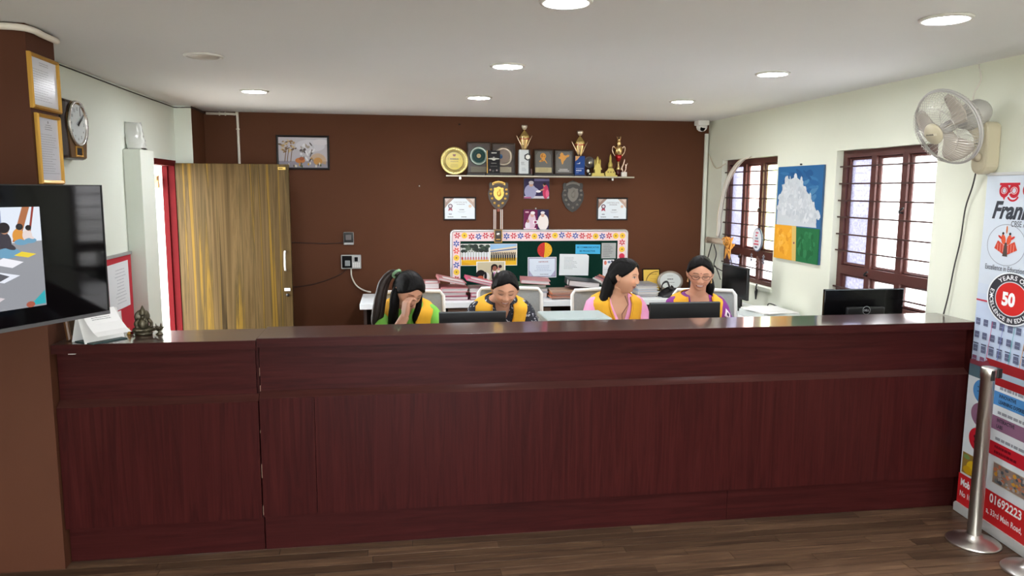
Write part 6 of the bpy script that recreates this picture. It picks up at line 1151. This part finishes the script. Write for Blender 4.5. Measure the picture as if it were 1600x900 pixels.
class Fig:
    def __init__(s, lean, top_lean, tlen=0.555, twist=0.0):
        s.lean, s.top, s.L, s.tw = lean, top_lean, tlen, twist
        s.pts = []; p = np.array([0, 0, 0.485]); N = 40
        for i in range(N+1):
            u = i/N; s.pts.append(p.copy()); a = lean+(top_lean-lean)*u; p = p+np.array([0, -math.sin(a), math.cos(a)])*tlen/N
    def spine(s, u):
        q = min(max(u, 0), 1)*40; i = min(int(q), 39); p = s.pts[i]+(s.pts[i+1]-s.pts[i])*(q-i); a = s.lean+(s.top-s.lean)*min(max(u, 0), 1)
        if u > 1: p = s.pts[40]+np.array([0, -math.sin(a), math.cos(a)])*s.L*(u-1)
        return p, a
    def surf(s, u, phi, off=0.0, fold=0.0, seed=0.0):
        us = [r[0] for r in RINGS]; a = np.interp(u, us, [r[1] for r in RINGS])+off; bf = np.interp(u, us, [r[2] for r in RINGS])+off; bb = np.interp(u, us, [r[3] for r in RINGS])+off
        c, an = s.spine(u); f = np.array([0, -math.cos(an), -math.sin(an)]); x = np.array([math.cos(s.tw*u), -math.sin(s.tw*u), 0]); f = np.array([f[0]-math.sin(s.tw*u)*0.9*1, f[1]*math.cos(s.tw*u), f[2]]) if s.tw else f
        cs, sn = math.cos(phi), math.sin(phi); r = 1.0
        if fold: r += fold*(math.sin(phi*11+u*5+seed)+0.6*math.sin(phi*19-u*9+seed*2))*sm(1.02, 0.7, u)
        nx = abs(sn)**0.86*(1 if sn >= 0 else -1); ny = abs(cs)**0.92*(1 if cs >= 0 else -1)
        return c+x*(a*r*nx)+f*((bf if cs > 0 else bb)*r*ny)
    def loft(s, u0, u1, off, gap=None, nu=26, nphi=56, fold=0.0, seed=0.0, cap=False):
        v = []; f = []
        for i in range(nu+1):
            u = u0+(u1-u0)*i/nu; of = off(u) if callable(off) else off; g_ = gap(u) if gap else 0.0; p0 = math.asin(min(0.98, g_/(np.interp(u, [r[0] for r in RINGS], [r[1] for r in RINGS])+of))) if g_ else 0.0
            for k in range(nphi+(1 if gap else 0)): v.append(tuple(s.surf(u, p0+(2*PI-2*p0)*k/nphi, of, fold, seed)))
        n = nphi+(1 if gap else 0)
        for i in range(nu):
            for k in range(nphi): f.append((i*n+k, i*n+(k+1) % n, (i+1)*n+(k+1) % n, (i+1)*n+k))
        if cap: f.append(tuple(reversed(range(n)))); f.append(tuple(range(nu*n, nu*n+n)))
        return v, f
def hand(b, wrist, dirv, palm_n, size=1.0, curl=1.0, side=1, spread=0.1):   # palm, four fingers and a thumb as tapered chains
    d = Vector(dirv).normalized(); n = Vector(palm_n); n = (n-d*n.dot(d)).normalized(); sdv = d.cross(n)*side; w = Vector(wrist)
    for o in (-0.026, -0.009, 0.009, 0.025):
        b.tube([w+sdv*o*0.55, w+d*0.04*size+sdv*o*0.9, w+d*0.085*size+sdv*o], [0.015, 0.0145, 0.0115], seg=10)
    for o, L in zip((-0.028, -0.0095, 0.0095, 0.027), (0.058, 0.070, 0.075, 0.066)):
        p = w+d*0.082*size+sdv*o; a = 0.0; pts = [p-d*0.01]; seg = (0.45, 0.32, 0.25); dd = (d+sdv*o*spread*20*0.2).normalized()
        for k, q in enumerate(seg): a += curl*(0.55, 0.85, 0.6)[k]; p = p+(dd*math.cos(a)+n*math.sin(a))*L*q*size; pts.append(p.copy())
        b.tube(pts, [0.0095, 0.0088, 0.008, 0.0068], seg=10); b.ball(pts[-1], 0.0068, None, 10, 6)
    p = w+d*0.025*size-sdv*0.024; pts = [p, p+(d*0.7-sdv*0.6+n*0.3).normalized()*0.035, p+(d*0.7-sdv*0.6+n*0.3).normalized()*0.035+(d*0.9+n*0.45).normalized()*0.028, p+(d*0.7-sdv*0.6+n*0.3).normalized()*0.035+(d*0.9+n*0.55).normalized()*0.050]
    b.tube(pts, [0.013, 0.011, 0.0095, 0.0075], seg=10)
def remesh(b, voxel):
    o = b.build('tmp', M_skin); md = o.modifiers.new('r', 'REMESH'); md.mode = 'VOXEL'; md.voxel_size = voxel; md.use_smooth_shade = True
    ms = o.modifiers.new('s', 'SMOOTH'); ms.factor = 0.5; ms.iterations = 4
    dg = bpy.context.evaluated_depsgraph_get(); me = bpy.data.meshes.new_from_object(o.evaluated_get(dg))
    v = np.array([q.co[:] for q in me.vertices]); f = [tuple(p.vertices) for p in me.polygons]; old = o.data
    bpy.data.objects.remove(o); bpy.data.meshes.remove(me); bpy.data.meshes.remove(old); return v, f
def cloth(name, col, pat=None, c2=None, rough=0.8):
    m = mat(name, col, rough, vary=0.06, scale=14, bump=0.12, bscale=260)
    if pat:
        t = m.node_tree; b = t.nodes['Principled BSDF']; tx = t.nodes.new('ShaderNodeTexCoord'); r = t.nodes.new('ShaderNodeValToRGB'); r.color_ramp.interpolation = 'CONSTANT'
        if pat == 'floral': n = t.nodes.new('ShaderNodeTexNoise'); n.inputs['Scale'].default_value = 55; n.inputs['Detail'].default_value = 2.5; e1 = 0.60; src = n.outputs[0]
        t.links.new(tx.outputs['Object'], n.inputs[0]); t.links.new(src, r.inputs[0]); r.color_ramp.elements[0].color = (*lin(col), 1); r.color_ramp.elements[1].position = e1; r.color_ramp.elements[1].color = (*lin(c2), 1)
        t.links.new(r.outputs[0], b.inputs['Base Color'])
    return m
M_vest = cloth('yellow_vest_cloth', (232, 172, 38)); M_trouser = cloth('dark_trousers', (52, 50, 58)); M_collar = cloth('vest_edge', (214, 152, 30))
def woman(label, x, y_, rz, lean, top, hp, hr, arms, kcol, kname, neck_v, skin, hair_fn, lip=(150, 84, 78), smile=0.0, lid=False, teeth=False, pat=None, c2=None, sleeve=1.0, vgap=0.05, hands=True, extra=None, hscale=1.0, vest_top=0.975, tlen=0.555):
    F = Fig(lean, top, tlen); b = MB()
    v, f = F.loft(0, 1.0, 0.0, None, 24, 40, cap=True); b.add(v, f)
    hM = Matrix.Translation(hp) @ Euler((hr[1], hr[0], hr[2]), 'YXZ').to_matrix().to_4x4() @ Matrix.Scale(hscale, 4)
    nb, _ = F.spine(0.93); nt_ = hM @ Vector((0, 0.022, -0.055)); b.tube([tuple(nb), tuple((Vector(F.spine(1.02)[0])*0.62+nt_*0.38)), tuple(nt_)], [0.058, 0.051, 0.053], seg=20)
    sls = []
    for sd, (el, wr, hd, pn, cu) in zip((-1, 1), arms):
        sh = Vector(F.surf(0.85, sd*PI/2, -0.012)); el = Vector(el); wr = Vector(wr); m1 = sh.lerp(el, 0.45)+Vector((sd*0.008, 0, 0))
        b.tube([tuple(sh), tuple(m1), tuple(el), tuple(el.lerp(wr, 0.35)), tuple(wr)], [0.038, 0.042, 0.038, 0.038, 0.028], seg=16)
        b.ball(tuple(sh), 0.040, None, 14, 10); b.ball(tuple(el), 0.036, None, 14, 10); hand(b, tuple(wr), hd, pn, 1.0, cu, sd)
        up_ = (sh-Vector(F.spine(0.9)[0])).normalized(); pts = [tuple(sh-up_*0.05+Vector((0, 0, 0.005))), tuple(sh+up_*0.008), tuple(m1), tuple(sh.lerp(el, 0.8)), tuple(el)]
        rd = [0.034, 0.050, 0.056, 0.051, 0.047]
        if sleeve > 1: pts += [tuple(el.lerp(wr, 0.4)), tuple(el.lerp(wr, (sleeve-1)))]; rd += [0.045, 0.040]
        else: pts = pts[:4]+[tuple(sh.lerp(el, sleeve))]
        Pc = curve(pts, 5); Rr = [float(np.interp(i/(len(Pc)-1)*(len(rd)-1), range(len(rd)), rd))*(1+0.035*math.sin(i*1.9+sd)) for i in range(len(Pc))]
        sl = MB(); sl.tube(Pc, Rr, seg=20); sls.append(sl)
    for sd in (-1, 1): b.tube([(sd*0.09, -0.02, 0.545), (sd*0.11, -0.24, 0.545), (sd*0.11, -0.43, 0.52), (sd*0.11, -0.44, 0.30), (sd*0.11, -0.42, 0.07), (sd*0.115, -0.46, 0.035), (sd*0.12, -0.56, 0.022)], [0.085, 0.078, 0.058, 0.052, 0.036, 0.034, 0.022], seg=14)
    bv, bf = remesh(b, 0.0052)
    d, ff = ico(6); P = head_shape(d); P = features(P, d, smile); hc = face_colors(P, d, skin, lip, smile, lid, teeth)
    Mh = np.array(hM); Hv = P @ Mh[:3, :3].T + Mh[:3, 3]
    ears = MB(); ears.M = hM
    for sd in (-1, 1): ears.tube([(sd*0.070, -0.002, 0.012), (sd*0.080, 0.012, 0.016), (sd*0.083, 0.020, 0.000), (sd*0.078, 0.012, -0.020), (sd*0.070, 0.002, -0.034)], [0.006, 0.008, 0.008, 0.007, 0.006], seg=8); ears.ball((sd*0.073, 0.008, -0.006), (0.007, 0.013, 0.022), None, 10, 8)
    allv = list(map(tuple, bv))+list(map(tuple, Hv))+ears.v; o1 = len(bv); o2 = o1+len(Hv)
    allf = bf+[tuple(i+o1 for i in q) for q in ff]+[tuple(i+o2 for i in q) for q in ears.f]
    me = bpy.data.meshes.new('person'); me.from_pydata(allv, [], allf); me.materials.append(M_skin); me.polygons.foreach_set('use_smooth', [True]*len(allf))
    cols = np.concatenate([np.tile(np.array(lin(skin))*0.97, (o1, 1)), hc, np.tile(np.array(lin(skin)), (len(ears.v), 1))]); a_ = me.color_attributes.new('Col', 'FLOAT_COLOR', 'POINT'); a_.data.foreach_set('color', np.hstack([cols, np.ones((len(cols), 1))]).astype(np.float32).ravel())
    root = bpy.data.objects.new('person', me); C.objects.link(root); root.matrix_world = at(x, y_, 0, rz); tag(root, label, 'person', 'women seated behind the counter')
    # clothing
    km = cloth('kurta_'+kname, kcol, pat, c2); kb = MB(); v, f = F.loft(0.0, 0.985, 0.010, neck_v, 26, 56); kb.add(v, f, None, True); ko = kb.build('kurta', km, root); ko.modifiers.new('s', 'SOLIDIFY').thickness = 0.003
    for sl in sls: sl.build('sleeve', km, root)
    vb = MB(); v, f = F.loft(0.04, vest_top, lambda u: 0.022+0.012*math.exp(-((u-0.93)/0.05)**2), lambda u: 0.012+vgap*sm(0.50, 0.97, u), 34, 84, 0.012, x*7); vb.add(v, f, None, True); vo = vb.build('vest', M_vest, root); vo.modifiers.new('s', 'SOLIDIFY').thickness = 0.005
    for sd in (-1, 1):                                            # folded front edges of the vest
        e = []
        for i in range(15):
            u = 0.05+(vest_top-0.05)*i/14; g_ = 0.012+vgap*sm(0.50, 0.97, u); aa = np.interp(u, [r[0] for r in RINGS], [r[1] for r in RINGS])+0.028; e.append(tuple(F.surf(u, sd*math.asin(min(0.98, g_/aa)), 0.029)))
        MB().tube(e, 0.007, seg=8).build('vest_edge', M_collar, root)
    tb = MB()
    for sd in (-1, 1): tb.tube([(sd*0.09, 0.0, 0.545), (sd*0.11, -0.24, 0.545), (sd*0.11, -0.45, 0.525), (sd*0.11, -0.455, 0.30), (sd*0.11, -0.43, 0.10)], [0.098, 0.092, 0.074, 0.066, 0.056], seg=16)
    tb.build('trousers', M_trouser, root)
    hair_fn(root, hM, F); 
    if extra: extra(root, hM, F)
    return root
def hair_cap(root, hM, thick=0.012, line=0.0, part=0.0, m=M_hair, low=-0.075, tem=1.044):
    d, ff = ico(5); P = head_shape(d); n = d.copy(); X, Y, Z = P.T
    hl = -0.0175-tem*Y+line+(0.020*np.exp(-((X-(part or 0))/0.032)**2)-0.006)*sm(-0.02, -0.05, Y); mk = sm(-0.007, 0.009, Z-hl)*sm(low-0.02, low+0.01, Z)
    mk = mk*(1-0.9*sm(0.060, 0.068, np.abs(X))*sm(-0.022, -0.008, -np.abs(Y-0.004))*sm(0.012, 0.0, Z))     # free the ears
    groove = (0.0014*np.sin(X*520+4*np.sin(Z*45))+0.0009*np.sin(X*1150+Y*160))*mk
    if part is not None: groove -= 0.005*np.exp(-((X-part)/0.0032)**2)*sm(0.06, 0.0, Y)*(Z > 0.03)
    vol = 1+0.35*sm(0.0, 0.08, Y)
    off = -0.010+mk*(0.012+thick*vol)+groove
    Q = P+n*off[:, None]; Mh = np.array(hM); V = Q @ Mh[:3, :3].T + Mh[:3, 3]
    return MB().add(list(map(tuple, V)), ff, None, True).build('hair', m, root)
def locks(root, paths, radii, name, m, n=7, jit=0.012, seed=1, flat=1.0, space=None):
    r = random.Random(seed); b = MB()
    if space is not None: b.M = space
    for k in range(n):
        o = Vector((r.uniform(-jit, jit), r.uniform(-jit, jit), 0)); P = [Vector(p)+o*(0.4+0.9*i/len(paths)) for i, p in enumerate(paths)]; sc = r.uniform(0.55, 0.9) if n > 1 else 1.0
        Pc = curve([tuple(p) for p in P], 5); R_ = [float(np.interp(i/(len(Pc)-1)*(len(radii)-1), range(len(radii)), radii))*sc*(1+0.05*math.sin(i*0.9+k)) for i in range(len(Pc))]
        b.tube(Pc, R_, seg=12, flat=flat)
    return b.build(name, m, root)
down = lambda s_: ((s_*0.228, -0.13, 0.70), (s_*0.10, -0.36, 0.775), (-s_*0.2, -1, 0), (0, 0, -1), 0.5)

# 1: bowed head resting on the raised right hand
def hair1(root, hM, F):
    hair_cap(root, hM, 0.013, -0.012, None, M_hair, tem=1.0)
    locks(root, [(-0.028, 0.092, 0.045), (-0.066, 0.125, 0.035), (-0.100, 0.120, -0.04), (-0.112, 0.075, -0.14), (-0.116, 0.03, -0.24), (-0.10, 0.0, -0.33)], [0.020, 0.024, 0.032, 0.036, 0.034, 0.016], 'ponytail', M_hairb, 8, 0.016, 3, space=hM)
    locks(root, [(-0.060, 0.03, 0.02), (-0.078, 0.01, -0.03), (-0.078, -0.03, -0.10), (-0.066, -0.05, -0.18), (-0.055, -0.06, -0.26)], [0.020, 0.026, 0.030, 0.028, 0.012], 'side_lock', M_hair, 6, 0.010, 5, space=hM)
    locks(root, [(0.062, 0.0, 0.02), (0.078, -0.02, -0.03), (0.082, -0.045, -0.10), (0.076, -0.06, -0.165), (0.092, -0.06, -0.205)], [0.012, 0.018, 0.021, 0.018, 0.005], 'side_lock', M_hair, 6, 0.010, 6, space=hM)
    b = MB(); b.M = hM @ Matrix.Translation((-0.050, 0.105, 0.045)); ringp = [(0.024*math.cos(2*PI*k/20), 0.012*math.sin(4*PI*k/20)*0.4, 0.026*math.sin(2*PI*k/20)) for k in range(20)]; b.tube(ringp, 0.009, None, 8, close=True)
    b.build('scrunchie', mat('green_scrunchie', (120, 156, 120), 0.7, vary=0.5, scale=60), root)
woman('woman with head bowed, cheek on hand, in yellow vest and green sleeves', 0.055, 4.90, 0.0, 0.20, 0.55, (0.015, -0.330, 1.090), (0.10, 0.55, 0.48),
      [((-0.115, -0.43, 0.755), (-0.010, -0.470, 0.955), (0.10, 0.10, 1.0), (0.75, 0.40, -0.2), 1.15), ((0.245, -0.25, 0.715), (0.12, -0.47, 0.765), (-0.4, -1, 0), (0, 0, -1), 0.5)],
      (122, 196, 74), 'green', lambda u: 0.03*sm(0.85, 1.0, u), (188, 138, 112), hair1, lid=True, sleeve=0.98, vgap=0.045)
# 2: smiling, looking down at her monitor
def hair2(root, hM, F):
    hair_cap(root, hM, 0.010, 0.0, 0.018, M_hair); locks(root, [(0, 0.085, 0.0), (0.0, 0.115, -0.015), (0.0, 0.112, -0.06), (0.0, 0.085, -0.09)], [0.02, 0.034, 0.034, 0.014], 'hair_bun', M_hair, 4, 0.008, 4, space=hM)
woman('smiling woman looking down, in a yellow vest over dark floral sleeves', 0.655, 4.86, 0.04, 0.12, 0.42, (0.0, -0.275, 1.085), (0.05, 0.30, -0.12),
      [down(-1), ((0.235, -0.20, 0.70), (0.09, -0.46, 0.79), (-0.3, -1, 0.15), (0, 0, -1), 0.7)], (30, 32, 44), 'black_floral', lambda u: 0.045*sm(0.72, 1.0, u), (194, 142, 114), hair2, (160, 84, 78), 1.0, True, True, 'floral', (176, 180, 190), 0.95, 0.055)
# 3: turned towards her neighbour
def hair3(root, hM, F):
    hair_cap(root, hM, 0.013, 0.0, 0.0, M_hair); locks(root, [(-0.015, 0.06, 0.03), (-0.03, 0.085, -0.03), (-0.045, 0.090, -0.10), (-0.06, 0.100, -0.18), (-0.075, 0.10, -0.26)], [0.045, 0.046, 0.044, 0.036, 0.014], 'long_hair', M_hair, 8, 0.016, 8, space=hM)
def pend(root, hM, F):
    b = MB(); b.tube([tuple(F.surf(0.985, 0.5, 0.004)), tuple(F.surf(0.90, 0.25, 0.02)), tuple(F.surf(0.80, 0.0, 0.02)), tuple(F.surf(0.62, 0.0, 0.034))], 0.0022, seg=6); b.build('necklace', mat('dark_cord', (90, 40, 40), 0.5), root)
woman('woman in pink sleeves and yellow vest, head turned to her right-hand neighbour', 1.430, 4.83, 0.10, 0.05, 0.22, (0.030, -0.130, 1.145), (0.02, 0.10, 0.80),
      [down(-1), down(1)], (232, 158, 196), 'pink', lambda u: 0.004+0.055*sm(0.62, 1.0, u), (202, 152, 122), hair3, (158, 92, 84), 0.5, False, False, None, None, 0.98, 0.062, extra=pend)
# 4: glasses, looking down
def hair4(root, hM, F):
    hair_cap(root, hM, 0.012, 0.004, 0.004, M_hair); locks(root, [(0.03, 0.085, -0.02), (0.055, 0.10, -0.06), (0.072, 0.09, -0.115), (0.070, 0.08, -0.17)], [0.022, 0.034, 0.038, 0.016], 'ponytail', M_hair, 6, 0.012, 9, space=hM)
def specs(root, hM, F):
    mg = mat('spectacle_frame', (60, 34, 30), 0.3); b = MB(); b.M = hM
    for sd in (-1, 1):
        b.tube([(sd*0.033+0.0235*math.cos(2*PI*k/20), -0.098+0.006*abs(math.cos(2*PI*k/20)), 0.002+0.0135*math.copysign(abs(math.sin(2*PI*k/20))**0.7, math.sin(2*PI*k/20))) for k in range(20)], 0.0016, None, 6, close=True, upv=(0, 1, 0)); b.tube([(sd*0.057, -0.090, 0.006), (sd*0.074, -0.06, 0.010), (sd*0.078, -0.005, 0.012)], 0.0016, seg=6)
    b.tube([(-0.010, -0.100, 0.004), (0, -0.103, 0.006), (0.010, -0.100, 0.004)], 0.0015, seg=6); b.build('spectacles', mg, root)
    b = MB(); b.M = hM; b.ball((0, -0.0955, 0.031), (0.0034, 0.0015, 0.0034), None, 10, 6); b.build('bindi', mat('bindi_red', (110, 20, 24), 0.4), root)
    for sd in (-1, 1): b = MB(); b.M = hM; b.ball((sd*0.075, 0.004, -0.042), 0.0045, None, 10, 6); b.lathe([(0.0, -0.064), (0.006, -0.060), (0.003, -0.046)], None, 10, (sd*0.075, 0.004, 0.0)); b.build('earring', M_gold, root)
def patches(root, hM, F):
    specs(root, hM, F); mw = mat('white_patch', (226, 214, 222), 0.7); mp = mat('dark_patch', (66, 30, 78), 0.7)
    for sd, el in ((-1, Vector((-0.228, -0.13, 0.70))), (1, Vector((0.228, -0.13, 0.70)))):
        sh = Vector(F.surf(0.85, sd*PI/2, -0.012)); axis = (el-sh).normalized(); fr = Vector((sd*0.45, -1, 0.1)); fr = (fr-axis*fr.dot(axis)).normalized(); w_ = axis.cross(fr); c = sh.lerp(el, 0.34)+fr*0.0575
        for m_, r1, dz, nm in ((mw, 0.030, 0.0, 'diamond_patch'), (mp, 0.012, 0.002, 'diamond_centre')):
            b = MB(); N = 8; v = [tuple(c+fr*(dz+0.004))]; f = []
            for k in range(16): a = 2*PI*k/16; q = r1/(abs(math.cos(a))**0.9+abs(math.sin(a))**0.9); px, py = q*math.cos(a)*0.85, q*math.sin(a)*1.5; v.append(tuple(c+fr*(dz+0.003-px*px*9)+w_*px+axis*py))
            for k in range(16): f.append((0, 1+k, 1+(k+1) % 16))
            o = b.add(v, f, None, True).build(nm, m_, root); o.modifiers.new('s', 'SOLIDIFY').thickness = 0.002
woman('woman in glasses with yellow vest over purple patterned sleeves, looking down', 1.985, 4.79, -0.05, 0.06, 0.24, (-0.015, -0.165, 1.165), (0.03, 0.20, -0.30),
      [down(-1), down(1)], (128, 46, 136), 'purple', lambda u: 0.004+0.060*sm(0.60, 1.0, u), (192, 140, 114), hair4, (150, 78, 78), 0.0, True, True, None, None, 0.98, 0.070, extra=patches)
